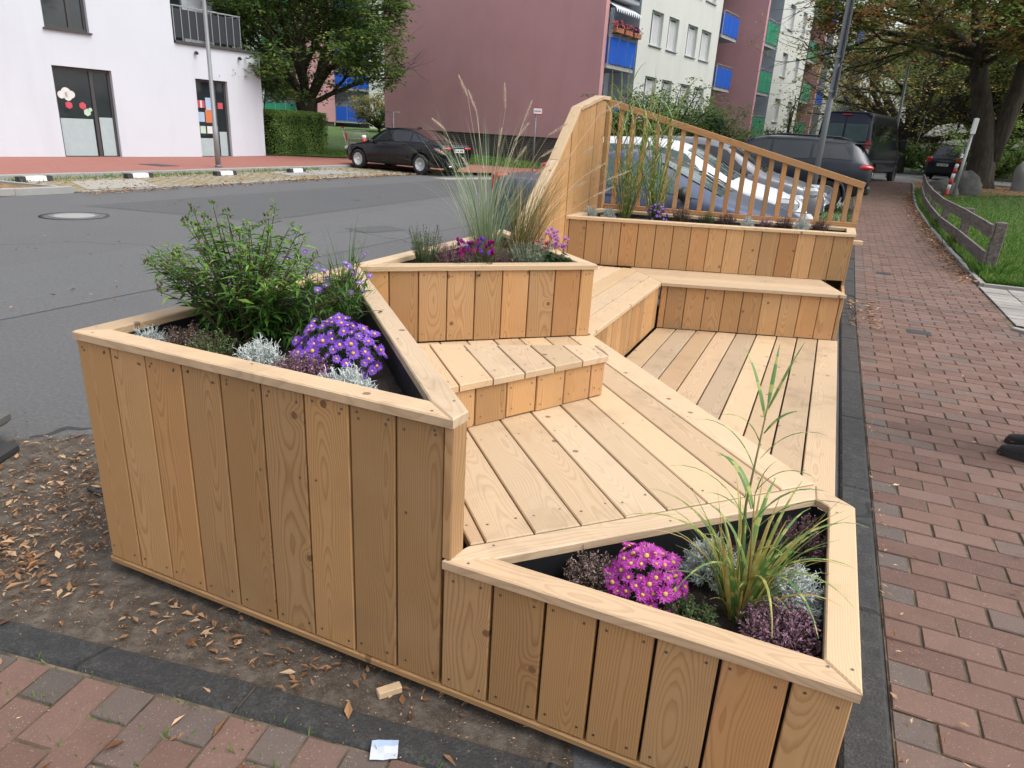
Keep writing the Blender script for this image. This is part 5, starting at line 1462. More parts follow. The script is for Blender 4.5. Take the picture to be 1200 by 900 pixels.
def window(root, face, a, b, c, d, dep=.14, fm=None, split=None, sill=True, curtain=False, fr=.06, glassm=None, hs_=None):
    """window part with pane, sill sub-parts"""
    fm = fm or FRW; m = MB(); M = face.M
    def fb(x0, x1, z0, z1): m.box((x0, dep-.03, z0), (x1, dep+.04, z1), 0, M=M)
    fb(a, a+fr, c, d); fb(b-fr, b, c, d); fb(a+fr, b-fr, d-fr, d); fb(a+fr, b-fr, c, c+fr)
    for sp in (split or []): fb(a+(b-a)*sp-fr*.6, a+(b-a)*sp+fr*.6, c+fr, d-fr)
    o = m.build('window', fm, root)
    g = MB(); g.box((a+fr*.5, dep+.006, c+fr*.5), (b-fr*.5, dep+.018, d-fr*.5), 0, M=M); g.build('pane', glassm or GLASS_H, o)
    if curtain:
        g = MB(); w_ = (b-a)
        g.box((a+w_*curtain[0], dep-.003, c+fr), (a+w_*curtain[1], dep+.003, c+fr+(d-c-2*fr)*curtain[2]), 0, M=M); g.build('curtain', CURT, o)
    if sill:
        g = MB(); g.box((a-.05, -.07, c-.045), (b+.05, dep-.031, c-.004), 0, M=M); g.build('sill', SLAB if fm is FRW else FRD, o)
    return o
def balcony(root, face, a, b, z0, z1, panel, out=.12, slab=True, posts=3, cap=True, depth=1.3):
    M = face.M; m = MB(); n = posts; gap = .02; w_ = (b-a)/n
    for k in range(n): m.box((a+k*w_+gap, -out-.03, z0+.02), (a+(k+1)*w_-gap, -out, z1-.03), 0, M=M)
    o = m.build('balcony', panel, root)
    r = MB()
    for k in range(n+1): r.box((a+k*w_-.018, -out-.02, z0-.02), (a+k*w_+.018, -out+.03, z1+.10), 0, M=M)
    r.box((a, -out-.03, z1+.10), (b, -out+.04, z1+.14), 0, M=M); r.build('balcony_rail', RAILM, o)
    for e in (a, b):
        q = MB(); q.box((e-.012, -out, z0+.02), (e+.012, .0, z1-.03), 0, M=M); q.build('side_panel', panel, o)
    if slab:
        q = MB(); q.box((a-.02, -out+.02, z0-.17), (b+.02, depth, z0-.01), 0, M=M); q.build('balcony_slab', SLAB, o)
    return o
# ---- white building on the left
wb = empty('white_building', (-18.6, 16, 0)); tag(wb, 'white rendered corner building with slanting dark windows at the left', 'building')
WM = Matrix.Translation((18.6, -16, 0))
FW = Face((-19.33, 11.48), (.154, .988))
def wpart(m, name, mats, parent=None):
    o = m.build(name, mats, parent or wb)
    if parent is None: o.matrix_local = WM
    return o
holes = [(1.76, 3.48, .02, 2.62), (6.33, 7.58, .02, 2.64), (-4.2, -2.4, .02, 2.62), (-9, -7.2, .02, 2.62)]
m = wall(FW, -14, 5.68, 0, 3.5, [h for h in holes if h[0] < 5], .18); wall(FW, 5.68, 9.04, 0, 3.66, [holes[1]], .18, m=m)
q = lambda a, z, y: FW.M @ Vector((a, y, z))
m.add([q(9.04, 0, 0), q(9.04, 0, 9), q(9.04, 3.66, 9), q(9.04, 3.66, 0)], [(0, 1, 2, 3)], 0)
m.add([q(5.5, 3.655, .01), q(9.03, 3.655, .01), q(9.03, 3.655, 9), q(5.5, 3.655, 9)], [(0, 1, 2, 3)], 0)
wpart(m, 'ground_floor_wall', ST_W)
m = wall(FW, -14, 5.68, 3.5, 7.2, [(1.74, 2.98, 3.58, 5.6), (-4, -2.6, 3.9, 5.6)], .18)
m.add([q(5.68, 3.66, 0), q(5.68, 3.66, 1.5), q(5.68, 7.2, 1.5), q(5.68, 7.2, 0)], [(0, 1, 2, 3)], 0)
f2 = Face(tuple((FW.M @ Vector((0, 1.5, 0))).xy), (.154, .988)); wall(f2, 5.68, 8.28, 3.66, 7.2, [(6.0, 7.1, 3.7, 5.9)], .12, m=m)
m.add([q(8.28, 3.66, 1.5), q(8.28, 3.66, 9), q(8.28, 7.2, 9), q(8.28, 7.2, 1.5)], [(0, 1, 2, 3)], 0)
m.add([q(-14, 7.2, 0), q(5.68, 7.2, 0), q(5.68, 7.2, 9), q(-14, 7.2, 9)], [(0, 1, 2, 3)], 0); m.add([q(5.68, 7.2, 0), q(8.28, 7.2, 0), q(8.28, 7.2, 9), q(5.68, 7.2, 9)], [(0, 1, 2, 3)], 0)
wpart(m, 'upper_wall', ST_W)
wr = bpy.data.objects.new('window_group', None)
bpy.data.objects.remove(wr)
def wwin(*a, **k):
    o = window(wb, FW if k.pop('f', None) is None else f2, *a, **k); o.matrix_local = WM; return o
w1 = wwin(1.76, 3.48, .02, 2.62, dep=.15, fm=FRD, split=[.66], sill=False, fr=.08)
w2 = wwin(6.33, 7.58, .02, 2.64, dep=.15, fm=FRD, split=[.62], sill=False, fr=.08)
wwin(1.74, 2.98, 3.60, 5.6, dep=.15, fm=FRD, split=[.62], fr=.08)
wwin(-4.2, -2.4, .02, 2.62, dep=.15, fm=FRD, split=[.5], sill=False, fr=.08); wwin(-9, -7.2, .02, 2.62, dep=.15, fm=FRD, split=[.5], sill=False, fr=.08); wwin(-4, -2.6, 3.92, 5.6, dep=.15, fm=FRD, split=[.5])
wwin(6.0, 7.1, 3.7, 5.9, dep=.10, fm=FRD, split=[.5], sill=False, f=1)
def wbox(name, mat, a, b, parent=None):
    m = MB(); m.box(a, b, 0, M=FW.M); return wpart(m, name, mat, parent)
# blinds, paper clouds and posters behind the glass
def pane_bits(win, items):
    for nm, mat, x0, x1, z0, z1 in items:
        m = MB(); m.box((x0, .140, z0), (x1, .148, z1), 0, M=FW.M); m.build(nm, mat, win)
pane_bits(w1, [('blind', BLIND, 1.85, 2.80, .12, 1.19), ('blind', BLIND, 2.99, 3.40, .12, 1.25)])
PAPER = simple('paper_white', (.62, .62, .60), .8); PAPERR = simple('paper_red', (.50, .07, .10), .8); PAPERG = simple('paper_green', (.45, .58, .46), .8); PAPERO = simple('paper_orange', (.55, .16, .06), .8); PAPERB = simple('paper_blue', (.35, .45, .60), .8)
def cutout(win, nm, mat, s, z, rad, n=6, lobes=None):
    m = MB(); pts = []
    if lobes:
        for (dx, dz, r) in lobes:
            m.prism([(s+dx+r*math.cos(2*PI*k/12), -(z+dz+r*math.sin(2*PI*k/12))) for k in range(12)], .138+.001*len(m.f) % .004, .146, M=FW.M @ Matrix.Rotation(-PI/2, 4, 'X') @ Matrix.Scale(1, 4))
    else: m.prism([(s+rad*math.cos(2*PI*k/n+.5), -(z+rad*math.sin(2*PI*k/n+.5))) for k in range(n)], .139, .146, M=FW.M @ Matrix.Rotation(-PI/2, 4, 'X'))
    # the rotation maps (x, y, z) to (x, z, -y): outline upright, thickness inward
    m.build(nm, mat, win)
cutout(w1, 'paper_cloud', PAPER, 2.12, 1.86, 0, lobes=[(-.14, -.02, .11), (0, .05, .14), (.14, 0, .11), (.04, -.06, .12)])
for (s_, z_, r_, mt) in [(2.15, 1.56, .11, PAPERR), (2.55, 1.56, .11, PAPERR), (2.66, 1.38, .11, PAPERG), (2.76, 1.46, .06, PAPERG)]: cutout(w1, 'paper_hexagon', mt, s_, z_, r_)
pane_bits(w2, [('blind', BLIND, 6.42, 7.05, .12, .72), ('blind', BLIND, 7.2, 7.5, .12, .95), ('poster', PAPERR, 6.40, 6.52, 1.72, 1.96), ('poster', PAPER, 6.53, 6.60, 1.72, 1.96), ('poster', PAPERR, 6.61, 6.70, 1.72, 1.96), ('poster', PAPERB, 6.74, 7.02, 1.66, 2.06), ('poster', PAPERB, 6.42, 6.66, 1.26, 1.58), ('poster', PAPERO, 6.70, 7.0, 1.24, 1.66), ('poster', PAPERG, 6.45, 6.66, .88, 1.12), ('poster', PAPER, 6.72, 6.95, .88, 1.12), ('poster', PAPERR, 7.22, 7.42, 1.72, 1.92)])
wbox('coping', FRD, (5.72, -.07, 3.665), (9.10, .12, 3.75)); wbox('coping', FRD, (8.95, .122, 3.665), (9.10, 9, 3.75))
rl = bpy.data.objects.new('terrace_railing', None); COL.objects.link(rl); rl.parent = wb; rl.matrix_local = WM
m = MB(); m.box((5.74, .0, 3.84), (8.26, .014, 4.70), 0, M=FW.M); m.box((8.246, .015, 3.84), (8.26, 1.45, 4.70), 0, M=FW.M); m.build('railing_panel', DARKP, rl)
m = MB()
for k in range(10): m.box((5.72+k*.281, -.022, 3.755), (5.745+k*.281, -.002, 4.76), 0, M=FW.M)
for k in range(5): m.box((8.263, .1+k*.3, 3.755), (8.283, .125+k*.3, 4.76), 0, M=FW.M)
m.box((5.70, -.03, 4.765), (8.29, .03, 4.80), 0, M=FW.M); m.box((8.25, .031, 4.765), (8.29, 1.45, 4.80), 0, M=FW.M); m.build('railing_bars', RAILM, rl)
for s_ in (6.42, 8.13):
    m = MB(); m.tube([FW.p(s_, 3.45, -.01), FW.p(s_, 3.45, .09)], .035, 8); m.tube([FW.p(s_, 3.455, .06), FW.p(s_, 3.42, .12)], .05, 8); wpart(m, 'wall_lamp', DARKP)
# ---- long staggered apartment block
ab = empty('apartment_block', (-7.7, 29.4, .3)); AM = Matrix.Translation((7.7, -29.4, -.3))
tag(ab, 'long four storey apartment block with red end wall and blue and green balconies', 'building')
def apart(m, name, mats):
    o = m.build(name, mats, ab); o.matrix_local = AM; return o
D = (.196, .981); TOP = 12.6
F1 = Face((-7.10, 32.5), D); Cxy = Vector((2.1027, -1.3792))
def off_face(k):
    p = Cxy + (Vector((-7.10, 32.5))-Cxy)*k; return Face(tuple(p), D)
F2, F3 = off_face(.925), off_face(.90)
# end wall of the first block with its clinker plinth
FE = Face(tuple(F1.p(-3.2, 0).xy), (.981, -.196))      # normal faces the camera; s runs towards +x so the wall lies at negative s
m = MB(); m.box((-12.7, 0, 1.34), (.0, .30, TOP), 0, (.5, .5, .5), M=FE.M); m.box((-12.7, .3, 1.34), (-12.4, 11.9, TOP), 0, (.5, .5, .5), M=FE.M); apart(m, 'end_wall', ST_R)
m = MB(); m.box((-12.6, .06, -.1), (-.06, .28, 1.338), 0, M=FE.M); apart(m, 'plinth', PLINTH)
def abwin(face, a, b, c, d, cur=None):
    o = window(ab, face, a, b, c, d, .17, FRW, [.36], True, cur, fr=.07); o.matrix_local = AM; return o
def abalc(face, a, b, z0, mat, h=1.05, **k):
    o = balcony(ab, face, a, b, z0, z0+h, mat, **k); o.matrix_local = AM; return o
# block one
rows1 = [(8.42, 9.86), (5.63, 7.07), (2.86, 4.30)]; cols1 = [(1.15, 2.45), (3.08, 4.3), (5.44, 6.76), (7.31, 8.7)]
hl = [(a, b, c, d) for (c, d) in rows1 for (a, b) in cols1]
m = wall(F1, 0, 9.8, .2, TOP, hl, .22); 
q1 = lambda a, y, z: F1.M @ Vector((a, y, z))
apart(m, 'facade_wall', ST_C)
m = MB()
for s0, s1 in ((0, 0),): m.add([q1(s0, 0, .2), q1(s0, 1.3, .2), q1(s0, 1.3, TOP), q1(s0, 0, TOP)], [(0, 1, 2, 3)], 0)
m.add([q1(-2.9, 1.3, .2), q1(0, 1.3, .2), q1(0, 1.3, TOP), q1(-2.9, 1.3, TOP)], [(0, 1, 2, 3)], 0); apart(m, 'recess_wall', ST_B); m = MB(); m.add([q1(9.8, 1.3, .2), q1(13, 1.3, .2), q1(13, 1.3, TOP), q1(9.8, 1.3, TOP)], [(0, 1, 2, 3)], 0)
apart(m, 'recess_wall', ST_B)
for i, (c, d) in enumerate(rows1):
    for j, (a, b) in enumerate(cols1): abwin(F1, a, b, c, d, (.4, .95, .95))
for z in (9.88, 7.13, 4.43, 1.7):
    abalc(F1, -2.88, -.42, z, BLUEP); m = MB(); m.box((-1.15, 1.24, z-.0), (-.55, 1.30, z+2.1), 0, M=F1.M); apart(m, 'balcony_door', DARKP)
m = MB()
pts = []
for k in range(12): m.add([q1(-2.85+k*.2, -.28, 6.55), q1(-2.65+k*.2, -.28, 6.55), q1(-2.75+k*.2, -.30, 6.38)], [(0, 1, 2)], 0)
m.add([q1(-2.85, .5, 6.98), q1(-.45, .5, 6.98), q1(-.45, -.28, 6.55), q1(-2.85, -.28, 6.55)], [(0, 1, 2, 3)], 0); apart(m, 'scalloped_awning', FRW)
for z in (9.9, 7.18, 4.50, 1.8): abalc(F1, 9.9, 12.35, z, BLUEP)
# block two
m = MB(); fe2 = Face(tuple(F2.p(15.9, 0).xy), (.981, -.196)); m.box((-4.6, 0, .2), (.12, .30, TOP), 0, (.5, .5, .5), M=fe2.M); apart(m, 'end_wall', ST_R)
q2 = lambda a, y, z: F2.M @ Vector((a, y, z))
hl = [(a, b, c, d) for (c, d) in [(8.5, 9.92), (5.76, 7.16), (3.02, 4.44)] for (a, b) in [(20.7, 21.85), (23.75, 24.75)]]
m = wall(F2, 19.2, 26.25, .2, TOP, hl, .22); apart(m, 'facade_wall', ST_C)
for h in hl: abwin(F2, *h, cur=(.4, .95, .95))
m = MB(); m.add([q2(19.2, 0, .2), q2(19.2, 1.3, .2), q2(19.2, 1.3, TOP), q2(19.2, 0, TOP)], [(0, 1, 2, 3)], 0); m.add([q2(16, 1.3, .2), q2(19.2, 1.3, .2), q2(19.2, 1.3, TOP), q2(16, 1.3, TOP)], [(0, 1, 2, 3)], 0); apart(m, 'recess_wall', ST_B)
m = MB(); m.add([q2(26.25, 1.3, .2), q2(29.4, 1.3, .2), q2(29.4, 1.3, TOP), q2(26.25, 1.3, TOP)], [(0, 1, 2, 3)], 0); apart(m, 'recess_wall', ST_RD)
for z in (10.0, 7.20, 4.55, 1.95): abalc(F2, 16.25, 18.5, z, GREENP, 1.15); abalc(F2, 26.3, 28.75, z+.15, GREENP, 1.1)
# block three
m = MB(); fe3 = Face(tuple(F3.p(29.25, 0).xy), (.981, -.196)); m.box((-3.4, 0, .2), (.12, .30, TOP), 0, (.5, .5, .5), M=fe3.M); apart(m, 'end_wall', ST_R)
q3 = lambda a, y, z: F3.M @ Vector((a, y, z))
hl = [(a, b, c, d) for (c, d) in [(8.5, 9.9), (5.76, 7.16), (3.02, 4.44)] for (a, b) in [(33.6, 34.9), (36.8, 38.0)]]
m = wall(F3, 32.2, 39.6, .2, TOP, hl, .22); apart(m, 'facade_wall', ST_C)
for h in hl: abwin(F3, *h, cur=(.4, .95, .95))
m = MB(); m.add([q3(32.2, 0, .2), q3(32.2, 1.3, .2), q3(32.2, 1.3, TOP), q3(32.2, 0, TOP)], [(0, 1, 2, 3)], 0); m.add([q3(29.4, 1.3, .2), q3(32.2, 1.3, .2), q3(32.2, 1.3, TOP), q3(29.4, 1.3, TOP)], [(0, 1, 2, 3)], 0); apart(m, 'recess_wall', ST_B)
for z in (9.95, 7.25, 4.55): abalc(F3, 29.6, 31.6, z, BLUEP, 1.1); abalc(F3, 39.7, 41.7, z, BLUEP, 1.1)
m = MB(); m.box((41.8, -.4, .2), (42.8, 9, TOP), 0, (.5, .5, .5), M=F3.M); m.box((39.6, 1.3, .2), (41.8, 1.5, TOP), 0, (.5, .5, .5), M=F3.M); apart(m, 'end_wall', ST_R)
m = MB()
m.add([q1(-3.2, .3, TOP), q1(13, .3, TOP), q1(13, 13, TOP), q1(-3.2, 13, TOP)], [(0, 1, 2, 3)], 0); m.add([q2(15.9, .0, TOP), q2(29.4, 0, TOP), q2(29.4, 13, TOP), q2(15.9, 13, TOP)], [(0, 1, 2, 3)], 0); m.add([q3(29.3, 0, TOP), q3(42.8, 0, TOP), q3(42.8, 13, TOP), q3(29.3, 13, TOP)], [(0, 1, 2, 3)], 0); apart(m, 'flat_roof', SLAB)
# flower boxes on the first balcony
FLB = [(-2.75, 'terracotta box of mixed dark and pale flowers, left on the blue balcony rail', ROSE), (-1.9, 'terracotta box of bright pink flowers, middle of the blue balcony rail', ROSE), (-1.05, 'terracotta box of crimson flowers, right on the blue balcony rail', CRIMSON)]
TERR = simple('terracotta', (.34, .12, .06), .8)
for s_, lab, pm in FLB:
    c0 = F1.p(s_+.33, 5.62, .26); e = empty('flower_box', c0); tag(e, lab, 'flower box', 'flower boxes on the balcony rail')
    m = MB(); m.box((-.33, -.1, 0), (.33, .1, .2), bev=.02); b = m.build('box', TERR, e); b.matrix_local = Matrix.Rotation(math.atan2(D[1], D[0]), 4, 'Z')
    m = MB(); f = MB()
    for k in range(120):
        t = rv(-.33, .33); P = Vector((D[0]*t, D[1]*t, .2)) + rdir(.5)*rv(.05, .22); leaf(m, P, rdir(.4), rv(.06, .10), .05)
    for k in range(26 if pm is ROSE else 16):
        t = rv(-.33, .33); P = Vector((D[0]*t, D[1]*t, .26)) + rdir(.7)*rv(.08, .24)
        f = MB()
        for j in range(6): leaf(f, P, rdir(.2), rv(.05, .08), .05)
        f.build('bloom', pm, e)
    m.build('leaves', LEAF_D, e)
# ---- block behind the tree
bb = empty('rear_apartment_block', (-39.8, 53.4, .8)); BM = Matrix.Translation((39.8, -53.4, -.8)); tag(bb, 'cream and red apartment block half hidden behind the dark tree', 'building')
FB = Face((-39.8, 53.4), (.79, .613))
def bpart(m, name, mats):
    o = m.build(name, mats, bb); o.matrix_local = BM; return o
bz = 1.4; st = 2.75
hl = [(a, a+1.2, bz+1.0+i*st, bz+2.3+i*st) for i in range(5) for a in (4.2, 6.2, 9.0)]
m = wall(FB, 2.95, 14, bz-.6, 16, hl, .2); bpart(m, 'facade_wall', ST_C)
hl2 = [(a, a+1.7, bz+.9+i*st, bz+2.3+i*st) for i in range(5) for a in (-9.6, -13)]
m = wall(FB, -20, -6.1, bz-.6, 16, hl2, .2); bpart(m, 'facade_wall', ST_C)
for h in hl + hl2:
    o = window(bb, FB, *h, .15, FRW, [.5], True, (.1, .4, .9), fr=.09); o.matrix_local = BM
m = MB(); m.box((-3.4, -.9, bz), (-.1, 8, 16), 0, (.5, .5, .5), M=FB.M); bpart(m, 'red_stair_wall', ST_R)
m = MB(); m.box((-3.3, -.8, -.3), (-.2, 7, bz-.004), 0, M=FB.M); m.box((-20, .05, -.3), (14, 7, bz-.61), 0, M=FB.M); bpart(m, 'plinth', PLINTH)
m = MB(); m.box((-.1, 1.3, bz-.6), (2.95, 1.5, 16), 0, M=FB.M); bpart(m, 'recess_wall', ST_B); m = MB(); m.box((-6.1, 1.3, bz-.6), (-3.4, 1.5, 16), 0, M=FB.M); bpart(m, 'recess_wall', ST_B)
for i in range(5):
    o = balcony(bb, FB, -.05, 2.9, bz+.15+i*st, bz+1.35+i*st, BLUEP, out=.2); o.matrix_local = BM
    o = balcony(bb, FB, -6.05, -3.45, bz+.15+i*st, bz+1.35+i*st, GREENP, out=.2); o.matrix_local = BM
m = MB(); m.box((-20, 0.02, 16), (14, 11, 16.3), 0, M=FB.M); bpart(m, 'flat_roof', SLAB)
# ================================================================== street furniture, trees, litter
GALV = simple('galvanised', (.33, .34, .35), .45, .55); GALVD = simple('galvanised_dark', (.17, .18, .19), .5, .4)
WHITEP_ = simple('paint_white_post', (.68, .67, .66), .5); REDP = simple('paint_red', (.45, .025, .03), .45); DKGREEN = simple('plastic_green', (.02, .12, .04), .5); RUBBER = simple('recycled_rubber', (.030, .030, .031), .75, bump=.4, scale=40); GREYPL = simple('recycled_grey', (.10, .098, .095), .75, bump=.4, scale=40)
def g3(x, y, z=0): return Vector((x, y, gz(x, y)+z))
# lamp post on the far pavement
e = empty('street_lamp', (-14.24, 14.44, .1)); tag(e, 'slim grey lamp post standing before the white building', 'lamp post')
m = MB(); m.lathe([(.075, 0), (.075, 1.1), (.058, 1.15), (.05, 4.5), (.042, 7.5), (0, 7.5)], None, 16); m.build('pole', GALV, e)
m = MB(); m.lathe([(.095, 0), (.095, .05), (.076, .07)], None, 16); m.build('collar', GALVD, e)
m = MB(); m.ellipsoid((.25, 0, 7.5), (.4, .12, .07), 14, 8); m.build('lamp_head', GALVD, e)
# post with two parking plates beside the dark car
e = empty('parking_sign_post', g3(1.75, 14.2)); tag(e, 'grey steel post with two sign plates seen edge on beside the dark car', 'sign post')
m = MB(); m.lathe([(.055, 0), (.055, 2.35), (.045, 2.4), (.045, 5.2), (0, 5.2)], None, 14); m.build('post', GALVD, e)
for z0, z1 in ((2.42, 2.98), (3.02, 4.6)):
    m = MB(); m.box((-.30, -.006, z0), (.30, .006, z1), bev=.003); o = m.build('sign_plate', GALVD, e); o.matrix_local = Matrix.Translation((.05, .06, 0)) @ Matrix.Rotation(math.radians(97), 4, 'Z')
    m = MB(); m.lathe([(.075, z0+.08), (.075, z0+.12)], None, 12); m.build('clamp', GALV, e)
# wheel stops
WSP = [(-13.25, 8.45), (-13.1, 10.85), (-12.85, 13.3), (-12.82, 16.1)]
def wheel_stop(i):
    x, y = WSP[i]; e = empty('wheel_stop', (x, y, .012), .03)
    tag(e, ['white and black wheel stop beside the planting bed, first from the left', 'white and black wheel stop on the parking bay, second from the left', 'white and black wheel stop at the foot of the lamp post', 'white and black wheel stop on the parking bay nearest the black saloon'][i], 'wheel stop', 'wheel stops along the parking bay')
    m = MB(); M = Matrix.Rotation(-PI/2, 4, 'X')
    def pr(y0, y1, sc): return [Vector((xx, yy, zz)) for yy in (y0, y1) for xx, zz in ((-.08*sc, 0), (.08*sc, 0), (.06*sc, .11*sc), (-.06*sc, .11*sc))]
    m.add(pr(-.36, .36, 1), [(0, 1, 2, 3)[::-1], (4, 5, 6, 7), (0, 4, 5, 1)[::-1], (1, 5, 6, 2)[::-1], (2, 6, 7, 3)[::-1], (3, 7, 4, 0)[::-1]], 0); m.build('stop_block', RUBBER, e)
    m = MB(); m.add([Vector((.084, yy, .008)) for yy in (-.22, .22)] + [Vector((.064, yy, .112)) for yy in (.22, -.22)], [(0, 1, 2, 3)], 0); m.add([Vector((.063, yy, .115)) for yy in (-.22, .22)] + [Vector((-.063, yy, .115)) for yy in (.22, -.22)], [(0, 1, 2, 3)], 0); m.build('white_plate', WHITEP_, e)
for i in range(4): wheel_stop(i)
# covers
e = empty('manhole_cover', (-8.2, 5.72, 0)); tag(e, 'round concrete filled manhole cover in the carriageway', 'manhole cover')
m = MB(); m.lathe([(0, .010), (.27, .010), (.28, .007)], None, 32); m.build('cover', CONC, e)
m = MB(); m.lathe([(.281, .0065), (.285, .014), (.335, .014), (.34, .006)], None, 32); m.build('frame', GALVD, e)
m = MB(); m.lathe([(.341, .0062), (.46, .0052)], None, 32); m.build('asphalt_collar', ASPH3, e)
def cover(x, y, z, w_, d, lab):
    e = empty('valve_cover', (x, y, z)); tag(e, lab, 'valve cover'); m = MB(); m.box((-w_/2, -d/2, -.05), (w_/2, d/2, .004), bev=.003); m.build('lid', simple('cast_iron', (.05, .05, .052), .6, .4, bump=.5, scale=80) if 'cast_iron' not in MATS else MATS['cast_iron'], e)
    m = MB(); m.box((-w_/2-.02, -d/2-.02, -.05), (w_/2+.02, d/2+.02, .0015)); m.build('frame', MATS['cast_iron'], e)
cover(3.07, 5.80, .022, .16, .13, 'small dark valve cover in the brick path nearer the parklet'); cover(2.93, 9.08, .022+gz(2.9, 9), .14, .12, 'small dark valve cover farther along the brick path'); cover(-15.4, 13.4, .106, .9, .55, 'wide pale utility cover in the red pavement')
# street name sign in front of the red wall
e = empty('street_name_sign', (-8.17, 23.6, .13)); tag(e, 'small white sign with red edges on a grey post before the red wall', 'sign')
m = MB(); m.lathe([(.03, 0), (.03, 2.22), (0, 2.22)], None, 10); m.build('post', GALVD, e)
m = MB(); m.box((-.16, -.012, 1.98), (.16, .012, 2.24), bev=.004); b = m.build('board', REDP, e); rotm = Matrix.Rotation(-.42+PI*0, 4, 'Z')
b.matrix_local = Matrix.Translation((.08, -.04, .02)) @ Matrix.Rotation(.38, 4, 'Z')
m = MB(); m.box((-.15, -.0145, 2.02), (.15, -.0125, 2.20)); m.build('white_field', WHITEP_, b)
m = MB()
for k in range(9): m.box((-.115+k*.026, -.0165, 2.085), (-.099+k*.026, -.0147, 2.085+.035+.012*(k % 3 == 0)))
m.build('dark_lettering', INK, b)
# wooden rail fence
FW_ = NT('weathered_wood'); p_ = FW_.obj(); n_ = FW_.noise(FW_.n('ShaderNodeMapping').outputs[0], 3, 5, .7); mp_ = [x for x in FW_.t.nodes if x.bl_idname == 'ShaderNodeMapping'][0]; FW_.l(p_, mp_.inputs['Vector']); mp_.inputs['Scale'].default_value = (6, .7, 9)
FW_.base(FW_.ramp(n_, [(.3, (.055, .045, .038)), (.55, (.135, .115, .098)), (.75, (.23, .205, .18))])); FW_.set(Roughness=.9); FW_.bump(n_, .6, .01); FWM = FW_.m
POSTS = [(4.25, 9.85), (4.30, 12.77), (4.37, 15.9), (4.52, 19.3), (4.68, 22.4), (4.80, 25.2)]
e = empty('rail_fence', (4.25, 9.85, .03)); tag(e, 'weathered grey two rail wooden fence between brick path and lawn', 'fence'); FM_ = Matrix.Translation((-4.25, -9.85, -.03))
for i, (x, y) in enumerate(POSTS):
    h = [.74, .70, .58, .60, .60, .62][i]; m = MB(); g = gz(x, y); m.box((-.07, -.055, -.2), (.07, .055, h), bev=.012)
    o = m.build('post', FWM, e); o.matrix_local = FM_ @ Matrix.Translation((x-.03, y, g)) @ Matrix.Rotation(rv(-.04, .04), 4, 'Y')
    if i == 0: o['label'] = 'thick end post with reddish brown streaks'
for zt, hh, nm in ((.70, .165, 'rail'), (.345, .16, 'rail')):
    for (p, q), (za, zb) in zip(zip(POSTS[:-1], POSTS[1:]), [(0, -.01), (-.01, -.06), (-.06, -.07), (-.07, -.05), (-.05, .0)]):
        a, b = Vector((p[0]-.115, p[1]-.08, gz(*p)+zt+za)), Vector((q[0]-.115, q[1]-.082, gz(*q)+zt+zb)); m = MB(); vs = []
        for P in (a, b):
            for dx, dz in ((-.018, -hh), (.018, -hh), (.018, 0), (-.018, 0)): vs.append(P + Vector((dx, 0, dz)))
        m.add(vs, [(3, 2, 1, 0), (4, 5, 6, 7), (0, 1, 5, 4), (1, 2, 6, 5), (2, 3, 7, 6), (3, 0, 4, 7)], 0); o = m.build(nm, FWM, e); o.matrix_local = FM_
# bollard, leaning post, boulders
e = empty('bollard', g3(5.45, 25.4)); tag(e, 'leaning red and white striped bollard beyond the wooden fence', 'bollard'); e.rotation_euler = (0, .10, 0)
m = MB(); zs = [0, .25, .42, .60, .76, .92, 1.06]
for i, (a, b) in enumerate(zip(zs[:-1], zs[1:])):
    m.lathe([(.052, a), (.052, b)] if i < 5 else [(.052, a), (.052, b-.02), (.03, b), (0, b)], None, 14, i % 2)
m.build('shaft', [REDP, WHITEP_], e)
m = MB(); m.lathe([(.07, 0), (.07, .04), (.053, .05)], None, 14); m.build('socket', GALVD, e)
e = empty('leaning_post', g3(5.63, 25.2)); tag(e, 'leaning grey steel post with pale box on top beside boulders', 'post'); e.rotation_euler = (-.02, .045, 0)
m = MB(); m.lathe([(.045, 0), (.045, 2.0), (0, 2.0)], None, 12); m.build('pole', GALV, e); m = MB(); m.box((-.07, -.06, 1.95), (.07, .06, 2.42), bev=.02); m.build('top_box', WHITEP_, e)
STONE = NT('boulder_stone'); n_ = STONE.noise(STONE.pos(), 3, 6, .7); STONE.base(STONE.ramp(n_, [(.3, (.05, .052, .042)), (.55, (.10, .10, .09)), (.8, (.17, .17, .155))])); STONE.set(Roughness=.95); STONE.bump(n_, .8, .05); STONE = STONE.m
def boulder(x, y, r, lab, seed, grp='boulders on the leaf covered verge', m_=None):
    m = MB(); m.ellipsoid((0, 0, 0), (1, 1, 1), 20, 14)
    vs = []
    for p in m.v:
        v = Vector(p); k = 1 + .35*noise.noise(v*1.3 + Vector((seed, 0, 0))) + .1*noise.noise(v*4 + Vector((0, seed, 0))); vs.append((v.x*r[0]*k, v.y*r[1]*k, v.z*r[2]*k + r[2]*.5))
    m.v = vs; o = m.build('boulder', m_ or STONE); o.location = g3(x, y); tag(o, lab, 'boulder', grp)
boulder(5.35, 25.9, (.50, .45, .36), 'lower grey boulder left of the leaning post foot', 3)
boulder(6.0, 26.4, (.46, .42, .50), 'tall mossy boulder behind the leaning post', 8)
PALE = simple('pale_stone', (.30, .30, .29), .9, bump=.5, scale=4)
for i, (x, y, r) in enumerate([(8.6, 30.6, (.5, .5, .75)), (9.3, 30.2, (.45, .45, .9)), (9.9, 30.8, (.5, .5, .7))]): boulder(x, y, r, ['pale stone nearest the forked tree trunk on the right', 'tallest pale stone right of the forked tree trunk', 'pale stone at the right edge beyond the forked tree'][i], 20+i*3, 'pale stones right of the forked tree', PALE)
